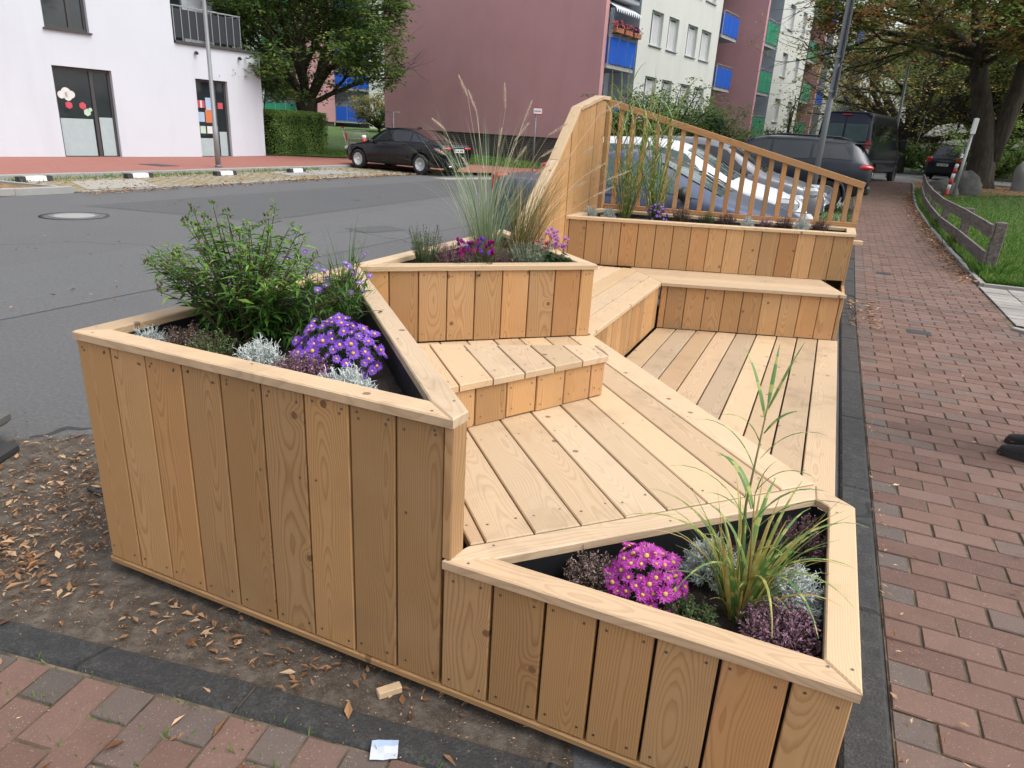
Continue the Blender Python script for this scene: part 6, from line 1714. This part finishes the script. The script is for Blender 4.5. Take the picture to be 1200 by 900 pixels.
# far street lamp
e = empty('street_lamp', g3(4.32, 36.6)); tag(e, 'thin dark lamp post rising behind the blue van', 'lamp post'); m = MB(); m.lathe([(.07, 0), (.05, 5.2), (0, 5.2)], None, 10); m.build('pole', GALVD, e); m = MB(); m.ellipsoid((0, -.15, 5.2), (.12, .35, .08), 10, 6); m.build('lamp_head', GALVD, e); e.rotation_euler = (0, -.03, 0)
# things on the left lawn
def shopping_cart(x, y):
    e = empty('shopping_cart', (x, y, .30), .5); tag(e, 'grey wire shopping cart with red handle left on the lawn', 'shopping cart'); m = MB()
    for z, s in ((.45, .8), (.62, .9), (.80, 1.), (.92, 1.05)):
        a, b = .42*s, .26*s; m.tube([(-a, -b, z), (a, -b, z), (a, b, z), (-a, b, z), (-a, -b, z)], .010, 4)
    for k in range(9):
        t = -1+2*k/8
        for s in (-1, 1): m.tube([(t*.336, s*.208, .45), (t*.44, s*.27, .92)], .006, 4)
    m.build('basket', GALV, e); f = MB()
    for s in (-1, 1): f.tube([(-.5, s*.27, .98), (-.36, s*.22, .42), (-.32, s*.24, .12), (.42, s*.2, .14)], .014, 5)
    f.build('chassis', GALV, e); h = MB(); h.tube([(-.52, -.3, 1.0), (-.52, .3, 1.0)], .028, 8); h.build('handle', REDP, e); c = MB(); c.box((-.40, -.18, .55), (-.36, .18, .84), bev=.01); c.build('child_seat', REDP, e)
    for sx in (-.3, .4):
        for sy in (-.2, .2): w_ = MB(); w_.lathe([(0, -.015), (.06, -.015), (.06, .015), (0, .015)], Matrix.Translation((sx, sy, .06)) @ Matrix.Rotation(PI/2, 4, 'X'), 12); w_.build('wheel', RUBBER, e)
shopping_cart(-15.55, 22.9)
e = empty('red_white_post', (-14.75, 22.3, .15)); tag(e, 'short white post with red band beside the shopping cart', 'post'); m = MB(); m.lathe([(.09, 0), (.09, .62), (.09, .62)], None, 14, 1); m.lathe([(.092, .62), (.092, .80)], None, 14, 0); m.lathe([(.09, .80), (.09, .92), (0, .94)], None, 14, 1); m.build('shaft', [REDP, WHITEP_], e); m = MB(); m.lathe([(.12, 0), (.12, .04), (.09, .05)], None, 14); m.build('foot', RUBBER, e)
e = empty('washing_line_post', (-14.9, 24.6, .2)); tag(e, 'thin grey washing line post with crossbar behind the black saloon', 'washing line'); m = MB(); m.tube([(0, 0, 0), (0, 0, 1.8)], .022, 8); m.build('pole', GALVD, e); m = MB(); m.tube([(-.4, -.15, 1.8), (.25, .1, 1.8)], .015, 6); m.tube([(-.36, -.13, 1.78), (0, 0, 1.2)], .010, 5); m.build('crossbar', GALVD, e)
# stacked footplates at the left edge
e = empty('rubber_footplate', (-1.47, .10, 0), .42); tag(e, 'black recycled rubber sign foot lying on the asphalt at the left edge', 'sign foot', 'sign feet stacked at the left edge')
m = MB(); m.box((-.40, -.20, 0), (.40, .20, .055), bev=.015); m.box((-.34, -.15, .055), (-.1, .15, .085), bev=.008); m.box((.1, -.15, .055), (.34, .15, .085), bev=.008); m.build('plate', RUBBER, e)
m = MB(); m.box((-.05, -.05, .05), (.05, .05, .10), bev=.006); m.build('socket', GALVD, e)
e = empty('rubber_footplate', (-1.60, .16, .102), .45); tag(e, 'brown grey recycled sign foot stacked on the black one at the left edge', 'sign foot', 'sign feet stacked at the left edge')
m = MB(); m.box((-.40, -.20, 0), (.40, .20, .06), bev=.015); m.build('plate', GREYPL, e); m = MB(); m.box((.30, -.04, .05), (.38, .04, .10), bev=.006); m.build('socket', GALVD, e)
e = empty('plastic_crate', (-1.66, .20, .165), .45); tag(e, 'green plastic crate on top of the stacked sign feet at the left edge', 'crate')
m = MB(); m.box((-.27, -.2, 0), (.27, .2, .02)); 
for a, b in (((-.27, -.2), (.27, -.185)), ((-.27, .185), (.27, .2)), ((-.27, -.185), (-.255, .185)), ((.255, -.185), (.27, .185))): m.box((a[0], a[1], .021), (b[0], b[1], .16))
m.build('tub', DKGREEN, e); m = MB(); m.box((-.28, -.21, .161), (.28, -.18, .18), bev=.004); m.box((-.28, .18, .161), (.28, .21, .18), bev=.004); m.build('lip', DKGREEN, e)
# small loose things
o = MB(); o.box((-.035, -.014, 0), (.035, .014, .022), bev=.002); o = o.build('wood_offcut', WOODTOP); o.location = (1.20, -.035, .005); o.rotation_euler = (0, 0, .9); tag(o, 'small pale wood offcut lying beside the plinth of the parklet', 'offcut')
def paper_scrap():
    m = MB(); 
    for i in range(4):
        for j in range(3):
            f = lambda a, b: (a*.022, b*.025, .004+.010*noise.noise((a*1.3, b*1.7, 2)))
            m.add([Vector(q_)*.8 for q_ in (f(i, j), f(i+1, j), f(i+1, j+1), f(i, j+1))], [(0, 1, 2, 3)], 1 if j == 2 else 0, smooth=True)
    o = m.build('paper_scrap', [simple('paper_scrap_white', (.50, .54, .60), .7), PAPERB]); o.location = (1.29, -.262, .02); o.rotation_euler = (0, 0, .5); tag(o, 'crumpled white and blue paper scrap on the front brick pavement', 'paper scrap')
paper_scrap()
m = MB(); m.tube([(-.16, .02, .008), (-.08, 0, .01), (0, .02, .012), (.06, .05, .012), (.12, .07, .01)], [.008, .010, .010, .012, .006], 6); o = m.build('strap', simple('strap_dark', (.03, .03, .036), .7)); o.location = (-.42, .35, .006); o.rotation_euler = (0, 0, .2); tag(o, 'dark strip of strap lying in the dry leaves left of the parklet', 'strap')
# ------------------------------------------------------------------ trees
BARK = NT('bark'); n_ = BARK.noise(BARK.n('ShaderNodeMapping').outputs[0], 1, 5, .75); mp_ = [x for x in BARK.t.nodes if x.bl_idname == 'ShaderNodeMapping'][0]; BARK.l(BARK.pos(), mp_.inputs['Vector']); mp_.inputs['Scale'].default_value = (7, 7, 1.6)
BARK.base(BARK.ramp(n_, [(.3, (.018, .014, .011)), (.55, (.055, .044, .034)), (.8, (.11, .09, .072))])); BARK.set(Roughness=.95); BARK.bump(n_, 1., .06); BARK = BARK.m
def tleaf(name, stops): return rnd_color_mat(name, [(p, tuple(min(1, x*1.75) for x in c)) for p, c in stops], .5, .45, .3)
TL_DARK = tleaf('foliage_dark', [(0, (.030, .056, .016)), (.5, (.062, .105, .026)), (.85, (.11, .15, .04)), (1, (.18, .165, .055))])
TL_AUT = tleaf('foliage_autumn', [(0, (.045, .075, .018)), (.40, (.085, .125, .03)), (.60, (.16, .11, .04)), (.82, (.32, .15, .065)), (1, (.42, .24, .11))])
TL_MID = tleaf('foliage_mid', [(0, (.05, .095, .02)), (.5, (.10, .165, .035)), (.85, (.17, .23, .055)), (1, (.30, .29, .09))])
TL_RUST = tleaf('foliage_rust', [(0, (.05, .07, .022)), (.4, (.10, .115, .035)), (.7, (.20, .155, .05)), (1, (.36, .24, .08))])
TL_PALE = tleaf('foliage_pale', [(0, (.07, .13, .035)), (.5, (.14, .22, .06)), (1, (.26, .34, .11))])
def branch(m, P, d, L, r, depth, tips, spread=.6, up=.15, kids_=3):
    n = 5; pts = [P]; rad = [r]; d = d.normalized(); Q = P
    for i in range(n):
        d = (d + rdir()*.16 + Vector((0, 0, up*.25))).normalized(); Q = Q + d*(L/n); pts.append(Q); rad.append(r*(1-.5*(i+1)/n))
    m.tube(pts, rad, 7 if depth > 1 else 5, 0, cap=False)
    tips.extend(pts[2:])
    if depth <= 0: return
    for k in range(kids_):
        t = rv(.45, 1.0) if k else 1.0; j = min(n, int(t*n)); B_ = pts[j]
        dd = (d + rdir()*spread + Vector((0, 0, up))).normalized(); branch(m, B_, dd, L*rv(.55, .8), rad[j]*rv(.55, .75), depth-1, tips, spread, up, kids_)
def foliage(tips, n, size, clump, flat=.55, filt=None, bias=None):
    """leaf clumps hung about the twigs: each tip gets a flattened spray of small leaves"""
    m = MB(); k = 0; per = 12
    while k < n:
        T = R_.choice(tips); c = T + Vector((rv(-1, 1)*clump, rv(-1, 1)*clump, rv(-.7, .5)*clump))
        if filt and not filt(c): k += 2; continue
        tone = R_.random(); g = R_.random(); cs = clump*rv(.25, .6)
        for j in range(per):
            o = rdir(); P = c + Vector((o.x*cs, o.y*cs, o.z*cs*flat)) * rv(.2, 1)
            d = Vector((o.x, o.y, rv(-.5, .25))).normalized(); s = d.cross(Vector((rv(-.5, .5), rv(-.5, .5), 1))).normalized(); L = size*rv(.7, 1.35); w_ = L*rv(.4, .6)
            col = (min(1, max(0, tone*.75 + rv(-.1, .25))), min(1, max(0, g*.6+rv(0, .4))), 0)
            m.add([P, P + d*L*.5 + s*w_*.5, P + d*L, P + d*L*.5 - s*w_*.5], [(0, 1, 2, 3)], 0, col)
        k += per
    return m
def tree(name, label, loc, trunk, crown, n, size, clump, mat, cat='tree', group=None, filt=None, limbs=None, depth=2, limbL=2.4, spread=.7, up=.2, trunk_r=None, kids_=3):
    """trunk: list of polylines (pts, radii); limbs grow from the trunk's upper ends"""
    R_.seed(zlib.crc32(label.encode())); e = empty(name, loc); tag(e, label, cat, group); m = MB(); tips = []
    for pts, rad in trunk: m.tube(pts, rad, 14, 0)
    for (P, d, L, r) in limbs: branch(m, Vector(P), Vector(d), L, r, depth, tips, spread, up, kids_)
    tips += [Vector(c) for c in (crown or [])]
    m.build('trunk', BARK, e); foliage(tips, n, size, clump, filt=filt).build('crown', mat, e); return e
# dark tree behind the hedge
Lb = [((.0, 0, 1.9), (math.cos(a), math.sin(a), u), L*.85, r) for a, u, L, r in [(.2, .9, 3.6, .17), (1.2, 1.1, 3.6, .16), (2.2, .8, 3.8, .18), (3.1, .75, 4.0, .18), (4.0, .9, 3.6, .16), (5.0, 1.0, 3.6, .17), (5.8, .7, 3.6, .16), (.8, 2.2, 4.2, .18), (3.6, 2.4, 4.2, .18), (5.4, 2.2, 4., .15), (.5, .38, 3.4, .12), (4.6, .4, 3.2, .12), (2.8, .42, 3.4, .12)]]
tree('broad_tree', 'broad dark green tree spreading above the clipped hedge', (-19.0, 24.2, .25), [([(0, 0, -.1), (0, 0, .5), (.02, 0, 1.3), (0, 0, 2.0)], [.55, .44, .40, .46])], None, 66000, .17, .62, TL_DARK, limbs=Lb, depth=3, filt=lambda c: c.z > 1.9 and (c.z < 7 or R_.random() < .2) and -3.9 < c.x*.77+c.y*.64 < 4.0, spread=.75, up=.08)
# forked tree on the right
Lr = [((-1.05, 0, 4.6), (math.cos(a), math.sin(a), u), L*.85, .2) for a, u, L in [(2.6, .5, 4.6), (3.2, .7, 4.8), (3.9, .5, 4.8), (4.6, .55, 4.6), (5.4, .5, 4.4), (.2, .5, 4.), (1.4, .6, 4.2)]] + [((.5, 0, 5.0), (math.cos(a), math.sin(a), u), L, .2) for a, u, L in [(4.2, .5, 4.6), (5.0, .6, 4.6), (5.9, .5, 4.2), (.8, .6, 4.2), (2.4, 1.2, 4.4)]] + [((-.92, 0, 4.2), (math.cos(a), math.sin(a), u+.12), 3.6, .10) for a, u in ((3.5, .12), (4.3, .10), (3.0, .2), (5.0, .1))] + [((-1.1, 0, 4.8), (-.4, -.1, 2.), 4.2, .2), ((.5, 0, 5.2), (.3, 0, 2.), 4.2, .2)]
tree('forked_tree', 'large tree with forked trunk and rust tinged leaves on the right', g3(7.05, 30.8, .05), [([(0, 0, -.3), (0, 0, .3), (-.04, 0, 1.2), (-.28, 0, 2.2), (-.75, 0, 3.6), (-1.1, 0, 4.8)], [.72, .50, .43, .36, .29, .26]), ([(.15, 0, 1.0), (.32, 0, 2.0), (.48, 0, 3.4), (.5, 0, 5.2)], [.34, .32, .28, .24])], None, 62000, .18, .7, TL_AUT, limbs=Lr, depth=3, spread=.7, up=.03, filt=lambda c: c.z > 4.1 - .25*max(0, c.x) and (c.z < 8.5 or R_.random() < .2) and c.x*.988-c.y*.152 > -6.3)
def bushy(name, label, loc, h, r, n, size, mat, trunk_h, cat='tree', group=None, clump=None, seed_l=11, depth=1, zmin=None, up=.12):
    ls = []
    for k in range(seed_l):
        a = 2*PI*k/seed_l + rv(-.3, .3); u = rv(.1, 1.6); d = Vector((math.cos(a), math.sin(a), u)).normalized(); ls.append(((0, 0, trunk_h*rv(.8, 1.1)), d, min(r*.8/max(.3, math.hypot(d.x, d.y)), (h-trunk_h)*.8/max(.15, d.z)), .03*h))
    ls.append(((0, 0, trunk_h), (0, 0, 1), (h-trunk_h)*.8, .03*h))
    return tree(name, label, loc, [([(0, 0, -.2), (0, 0, trunk_h*.6), (0, 0, trunk_h*1.1)], [.045*h, .035*h, .03*h])], None, n, size, clump or r*.28, mat, cat, group, (lambda c: c.z > (zmin if zmin is not None else trunk_h*.5)), ls, depth, spread=.8, up=up, kids_=3)
BG = 'trees filling the background on the right'
bushy('round_tree', 'rounded rusty green tree behind the blue van', g3(5.4, 47), 7.6, 4.6, 26000, .17, TL_RUST, 1.9, group=BG, seed_l=14, depth=2, up=.05)
bushy('background_tree', 'tall mid green tree filling the gap right of the van', g3(10.2, 52), 10.5, 5.0, 24000, .19, TL_MID, 2.4, group=BG, depth=2)
bushy('background_tree', 'yellow green tree behind the forked trunk', g3(14.0, 46), 8.5, 4.2, 20000, .18, TL_MID, 1.6, group=BG, depth=2)
bushy('background_tree', 'pale green tall tree rising above the end of the apartment block', g3(7.5, 66), 9.5, 5.5, 22000, .25, TL_PALE, 4., group=BG, depth=2)
bushy('background_tree', 'dark tree farthest right beyond the pale stones', g3(19.5, 50), 10, 5., 18000, .2, TL_DARK, 1.5, group=BG, depth=2)
bushy('background_tree', 'dense dark green tree far behind the small black car', g3(12.5, 62), 11, 6., 18000, .23, TL_DARK, 1.2, group=BG, depth=2)
bushy('background_tree', 'dark green tree far beyond the pale stones and forked trunk', g3(23, 64), 12, 7., 16000, .25, TL_DARK, 1.2, group=BG, depth=2)
# bushes
SH = 'shrubs below the apartment block'
bushy('laurel_bush', 'dark glossy laurel bush under the first cream facade', g3(-5.0, 30.6), 2.3, 1.9, 14000, .13, TL_DARK, .5, 'shrub', SH, .5, 12, 1, .15)
bushy('laurel_bush', 'dark leafy bush in front of the deep red wall', g3(-3.5, 34.6), 2.0, 1.9, 13000, .13, TL_DARK, .5, 'shrub', SH, .5, 12, 1, .15)
bushy('laurel_bush', 'tall dark shrub behind the tall grasses beside the side panel', g3(-5.6, 27.2), 2.7, 1.2, 13000, .12, TL_DARK, .5, 'shrub', SH, .4, 12, 1, .1)
bushy('laurel_bush', 'narrow dark shrub at the far end of the red recess', g3(-1.0, 44), 3.6, 1.2, 6000, .14, TL_DARK, .5, 'shrub', SH, .4, 10, 1, .1)
bushy('garden_bush', 'bright green bush between the van and the small black car', g3(6.9, 47.5), 2.2, 2.0, 9000, .15, TL_PALE, .3, 'shrub', None, .5, 12, 1, .05)
bushy('garden_bush', 'yellowish shrub left of the forked tree trunk', g3(8.2, 35.5), 2.3, 1.2, 7000, .13, TL_MID, .3, 'shrub', None, .4, 12, 1, .05)
bushy('garden_bush', 'yellow green shrub right of the forked tree trunk', g3(10.6, 34), 2.6, 1.4, 7000, .13, TL_PALE, .3, 'shrub', None, .4, 12, 1, .05)
bushy('round_shrub', 'rounded flowering shrub before the rear apartment block', (-30.2, 46.0, .9), 2.6, 2.0, 8000, .16, TL_RUST, .3, 'shrub', None, .5, 12, 1, .05)
bushy('conifer_shrub', 'upright dark green conifer left of the red end wall', (-22.0, 37.0, .45), 4.6, 1.6, 14000, .14, TL_DARK, .5, 'shrub', None, .42, 16, 1, .1, .5)
# clipped hedge
def hedge(P, Q, w_, h):
    e = empty('clipped_hedge', P); tag(e, 'box shaped clipped green hedge right of the white building', 'hedge'); P = Vector(P); Q = Vector(Q); d = (Q-P); L = d.length; d.normalize(); n = Vector((d.y, -d.x, 0)); m = MB(); s = MB()
    for k in range(24000):
        u, v, z = R_.random()*L, rv(-w_/2, w_/2), R_.random()*h; f = R_.random()
        if f < .45: v = math.copysign(w_/2, v)*rv(.86, 1.03)
        elif f < .8: z = h*rv(.93, 1.03)
        elif f < .9: u = R_.choice([0, L]) + rv(-.08, .08)
        o = d*u + n*v + Vector((0, 0, z)); wb_ = .05*noise.noise((u*1.5, z*1.5, v)); o += n*wb_
        dd = (rdir(.3) + (n if v > 0 else -n)*.5).normalized(); s_ = dd.cross(rdir()).normalized(); S = rv(.05, .085)
        m.add([o, o+dd*S*.5+s_*S*.3, o+dd*S, o+dd*S*.5-s_*S*.3], [(0, 1, 2, 3)], 0, (min(1, max(0, .35+.5*noise.noise((u*2, z*2, v*2))+rv(-.2, .2)+(.25 if z > h*.9 else 0))), R_.random(), 0))
    s.box((.12, -w_/2+.1, .15), (L-.12, w_/2-.1, h-.1), M=Matrix(((d.x, -n.x, 0, 0), (d.y, -n.y, 0, 0), (0, 0, 1, 0), (0, 0, 0, 1))))
    for k in range(12): s.tube([d*(L*(k+.5)/12)+n*w_*.3, d*(L*(k+.5)/12)+n*w_*.3+Vector((0, 0, .5))], .03, 5)
    m.build('leaves', TL_PALE, e); s.build('twigs', simple('hedge_dark', (.014, .016, .008), 1), e)
hedge((-18.45, 21.0, .12), (-17.95, 23.5, .14), 1.3, 1.62)
# garden wall and low fence far right
o = MB(); o.box((0, 0, 0), (9, .3, .8), bev=.03); o = o.build('garden_wall', STONE); o.location = g3(9.5, 43.5); o.rotation_euler = (0, 0, -.1); tag(o, 'low grey garden wall beyond the side street', 'wall')
# ------------------------------------------------------------------ person at the right edge
SHOE = simple('black_suede', (.012, .012, .013), .8); SOLE = simple('black_sole', (.02, .02, .022), .6); TROU = simple('dark_trousers', (.018, .020, .028), .85); JACK = simple('dark_jacket', (.03, .035, .045), .85); SKIN = simple('skin', (.52, .32, .24), .5); HAIR = simple('hair_brown', (.05, .03, .02), .7)
def skin_mesh(name, verts, edges, radii, mat, parent, root=0, sub=2):
    me = bpy.data.meshes.new(name); me.from_pydata(verts, edges, []); o = bpy.data.objects.new(name, me); COL.objects.link(o)
    md = o.modifiers.new('skin', 'SKIN'); md.use_smooth_shade = True
    for i, r in enumerate(radii): me.skin_vertices[0].data[i].radius = (r if isinstance(r, tuple) else (r, r)); me.skin_vertices[0].data[i].use_root = (i == root)
    su = o.modifiers.new('s', 'SUBSURF'); su.levels = su.render_levels = sub
    dg = bpy.context.evaluated_depsgraph_get(); dg.update(); nm = bpy.data.meshes.new_from_object(o.evaluated_get(dg)); o.modifiers.clear(); o.data = nm; bpy.data.meshes.remove(me); nm.materials.clear(); nm.materials.append(mat); nm.name = name
    o.parent = parent; return o
def person(x, y, heading):
    e = empty('person', (x, y, .024), heading); tag(e, 'person in black suede shoes standing at the right edge of the path', 'person')
    # x forward, y left
    V = [(0, 0, .95), (0, 0, 1.12), (.01, 0, 1.32), (0, 0, 1.44), (0, 0, 1.52), (.02, 0, 1.60), (.02, 0, 1.72),
         (0, .10, .90), (.02, .11, .50), (-.02, .11, .10), (0, -.10, .90), (.02, -.11, .50), (-.02, -.11, .10),
         (0, .19, 1.42), (.0, .24, 1.14), (.08, .23, .90), (.10, .22, .83), (0, -.19, 1.42), (0, -.24, 1.14), (.08, -.23, .90), (.10, -.22, .83)]
    E_ = [(0, 1), (1, 2), (2, 3), (3, 4), (4, 5), (5, 6), (0, 7), (7, 8), (8, 9), (0, 10), (10, 11), (11, 12), (3, 13), (13, 14), (14, 15), (15, 16), (3, 17), (17, 18), (18, 19), (19, 20)]
    Rr = [(.12, .15), (.11, .14), (.12, .17), (.08, .10), .05, .085, .07, .085, .06, .045, .085, .06, .045, .06, .046, .034, .03, .06, .046, .034, .03]
    skin_mesh('body', V, E_, Rr, SKIN, e)
    skin_mesh('trousers', [(0, 0, .96), (0, .10, .88), (.02, .11, .50), (-.02, .11, .09), (0, -.10, .88), (.02, -.11, .50), (-.02, -.11, .09), (0, 0, 1.06)], [(0, 1), (1, 2), (2, 3), (0, 4), (4, 5), (5, 6), (0, 7)], [(.135, .165), .10, .078, .068, .10, .078, .068, (.125, .155)], TROU, e)
    skin_mesh('jacket', [(0, 0, .86), (0, 0, 1.15), (.01, 0, 1.33), (0, 0, 1.44), (0, .19, 1.42), (0, .24, 1.14), (.07, .232, .93), (0, -.19, 1.42), (0, -.24, 1.14), (.07, -.232, .93)], [(0, 1), (1, 2), (2, 3), (3, 4), (4, 5), (5, 6), (3, 7), (7, 8), (8, 9)], [(.15, .185), (.14, .175), (.14, .19), (.095, .12), .075, .06, .05, .075, .06, .05], JACK, e)
    for sg in (1, -1):
        hb = Vector((.115, .22*sg, .80)); vs = [hb+Vector((-.01, 0, .035)), hb+Vector((.01, 0, -.05))]; 
        skin_mesh('hand', [tuple(v) for v in vs], [(0, 1)], [(.024, .040), (.016, .042)], SKIN, e, sub=2)
        for k, (dx, L) in enumerate([(-.030, .062), (-.010, .075), (.011, .070), (.031, .055)]):
            p0 = hb+Vector((.01+dx*.2, dx, -.045)); skin_mesh('finger', [tuple(p0), tuple(p0+Vector((.008, 0, -L*.5))), tuple(p0+Vector((-.006, 0, -L)))], [(0, 1), (1, 2)], [.0095, .0085, .007], SKIN, e, sub=1)
        p0 = hb+Vector((.02, -.03*sg, 0)); skin_mesh('thumb', [tuple(p0), tuple(p0+Vector((.025, -.012*sg, -.03))), tuple(p0+Vector((.025, -.010*sg, -.062)))], [(0, 1), (1, 2)], [.012, .010, .008], SKIN, e, sub=1)
    m = MB(); m.ellipsoid((.035, 0, 1.655), (.095, .075, .115), 20, 14); h = m.build('head', SKIN, e)
    f = MB(); f.ellipsoid((.135, 0, 1.645), (.018, .014, .022), 10, 8); f.ellipsoid((.04, .078, 1.65), (.02, .012, .032), 10, 8); f.ellipsoid((.04, -.078, 1.65), (.02, .012, .032), 10, 8); f.build('nose_and_ears', SKIN, h)
    for sg in (1, -1): f = MB(); f.ellipsoid((.118, .032*sg, 1.668), (.010, .014, .008), 10, 6); f.build('eye', SOLE, h)
    f = MB(); f.ellipsoid((.120, 0, 1.600), (.010, .026, .007), 10, 6); f.build('mouth', simple('lips', (.35, .13, .11), .5), h)
    m = MB(); m.ellipsoid((.015, 0, 1.69), (.105, .086, .105), 20, 12); m.build('hair', HAIR, e)
    for sg, fx in ((1, 0.), (-1, .02)):
        m = MB(); prof = [(-.10, .040, .075), (-.07, .045, .10), (-.02, .042, .105), (.04, .043, .085), (.10, .048, .068), (.15, .046, .055), (.185, .030, .040)]
        vs = []; K = 12
        for (px_, hw, hz_) in prof:
            for k in range(K):
                t = PI*k/(K-1); vs.append((px_+fx, sg*.11+hw*math.cos(t), .022+max(0, hz_-.022)*math.sin(t)**.7))
        fs = []
        for i in range(len(prof)-1):
            for k in range(K-1): fs.append((i*K+k, i*K+k+1, (i+1)*K+k+1, (i+1)*K+k)[::-1])
        fs.append(tuple(range(K))); fs.append(tuple(range((len(prof)-1)*K, len(prof)*K))[::-1]); m.add(vs, fs, 0, smooth=True); so = m.build('shoe', SHOE, e)
        s = MB(); out = [(px_*1.04+fx, sg*.11+hw*1.07) for px_, hw, _ in prof] + [(px_*1.04+fx, sg*.11-hw*1.07) for px_, hw, _ in prof[::-1]]; s.prism(out[::-1] if True else out, 0, .026); s.build('sole', SOLE, so)
person(3.44, 3.01, PI-.42)
# ------------------------------------------------------------------ litter and grass
DRY = rnd_color_mat('dry_leaf', [(0, (.10, .045, .02)), (.35, (.24, .12, .055)), (.7, (.42, .25, .13)), (1, (.58, .42, .27))], .75, .15)
def litter(name, spots, z0=.008):
    m = MB()
    for (fn, n, s0, s1) in spots:
        for k in range(n):
            x, y = fn(); L = rv(s0, s1); a = rv(0, 2*PI); d = Vector((math.cos(a), math.sin(a), rv(-.12, .25))); s = Vector((-d.y, d.x, rv(-.25, .25))); w_ = L*rv(.14, .50); P = Vector((x, y, gz(x, y)+z0+rv(0, .010)))
            cu = Vector((0, 0, rv(.0, .22)*L))
            m.add([P, P+d*L*.35+s*w_*.5+cu, P+d*L*.4, P+d*L*.35-s*w_*.5+cu, P+d*L+cu*rv(.2, 1.2)], [(0, 2, 1), (0, 3, 2), (1, 2, 4), (2, 3, 4)], 0)
    o = m.build(name, DRY); o['kind'] = 'stuff'; return o
G = lambda cx, cy, sx, sy: (lambda: (R_.gauss(cx, sx), R_.gauss(cy, sy)))
def notpark(fn):
    def f():
        for _ in range(40):
            x, y = fn()
            if not (-.02 < x < 2.4 and -.02 < y < 5.9): return x, y
        return -3, -3
    return f
def kerbline(a, b, oy=.06, sp=.05):
    def f():
        x = rv(a, b); return x, -.327 + .172*x + oy + R_.gauss(0, sp)
    return f
litter('dry_leaves', [(notpark(G(-.72, .40, .30, .20)), 380, .012, .045), (notpark(G(-.45, .05, .3, .16)), 240, .012, .045), (notpark(G(-.2, .5, .25, .35)), 160, .01, .04), (notpark(G(-.62, -.17, .26, .07)), 520, .02, .05), (notpark(G(-.5, .25, .4, .3)), 2600, .003, .016), (kerbline(-.4, 2.0, .09, .10), 1500, .002, .010), (kerbline(-.3, 1.9, .15, .05), 120, .012, .045), (kerbline(-.6, 1.6, -.18, .22), 45, .025, .06),
  (lambda: (rv(.3, 1.0), -.02+rv(-.14, -.01)), 60, .02, .05), (notpark(lambda: (rv(-1.5, 1.8), rv(-.7, .6))), 900, .004, .014)])
litter('dry_leaves', [(lambda: (lambda y: (pathR(y) - abs(R_.gauss(0, .14)) + .02, y))(rv(9, 26)), 1500, .04, .09), (lambda: (rv(2.45, 2.75), rv(5.6, 6.9)), 160, .03, .06), (lambda: (2.545+abs(R_.gauss(0, .03)), rv(.3, 6)), 160, .008, .03), (lambda: (rv(2.6, 4.0), rv(.2, 12)), 170, .012, .045), (lambda: (rv(2.6, 4.0), rv(.2, 5)), 700, .004, .012), (lambda: (rv(5, 12), rv(26, 33)), 1500, .06, .13), (lambda: (rv(4.1, 9), rv(9.2, 24)), 260, .04, .09), (lambda: (rv(4.0, 5.2), rv(5.5, 6.8)), 150, .03, .07), (lambda: (rv(1.5, 2.8), rv(15.5, 21)), 150, .05, .09)], .03)
litter('dry_leaves', [(lambda: (rv(-10.95, -10.4), rv(7.6, 20)), 900, .05, .11), (lambda: (rv(-13.5, -11), rv(8, 24)), 900, .05, .11), (lambda: (rv(-7, -1), rv(1, 7)), 90, .03, .06)], .02)
GRASSB = rnd_color_mat('lawn_blade', [(0, (.06, .14, .018)), (.6, (.10, .21, .032)), (1, (.20, .26, .07))], .5, .35)
def grass(name, fn, n, h0, h1, w_=.006, z=.03):
    m = MB()
    for k in range(n):
        x, y = fn(); h = rv(h0, h1); a = rv(0, 2*PI); d = Vector((math.cos(a), math.sin(a), 0)); s = Vector((-d.y, d.x, 0)); P = Vector((x, y, gz(x, y)+z)); q = w_*rv(.7, 1.4)
        m.add([P-s*q, P+s*q, P+d*h*rv(.2, .5)+Vector((0, 0, h*.62))+s*q*.6, P+d*h*rv(.4, .9)+Vector((0, 0, h))], [(0, 1, 2), (0, 2, 3)], 0)
    o = m.build(name, GRASSB); o['kind'] = 'stuff'; return o
def lawn_pt():
    while True:
        y = 9.1 + 18*R_.random()**1.6; x = 4.12+.012*(y-9) + rv(0, 6)*R_.random()
        if x > pathR(y)+.08: return x, y
grass('grass_blades', lawn_pt, 42000, .04, .11, .005)
grass('grass_blades', lambda: (lambda p: (p[0]+R_.gauss(0, .09), p[1]+R_.gauss(0, .12)))(R_.choice(POSTS[:3])), 900, .10, .22, .005)
grass('grass_blades', lambda: (rv(4.1, 8), rv(4.6, 6.5)), 1500, .03, .08, .004)
def left_pt():
    while True:
        t = R_.random(); x = -18+11*t; y = 22.4+4.5*t + abs(R_.gauss(0, 3)); return x, y
grass('grass_blades', left_pt, 14000, .05, .13, .012, .13)
grass('bay_weeds', lambda: (-13.6+abs(R_.gauss(0, .25)), rv(8, 18)), 1200, .03, .10, .008, .015)
grass('bay_weeds', lambda: (rv(1.6, 2.6), rv(14.5, 20)), 900, .04, .12, .008, .02)
def weed(): 
    r = R_.random(); x = rv(.2, 1.6); return (x, -.452+.172*x - R_.choice([.0, .11, .11, .22]) + R_.gauss(0, .01))
grass('joint_weeds', weed, 160, .01, .03, .002, .006)
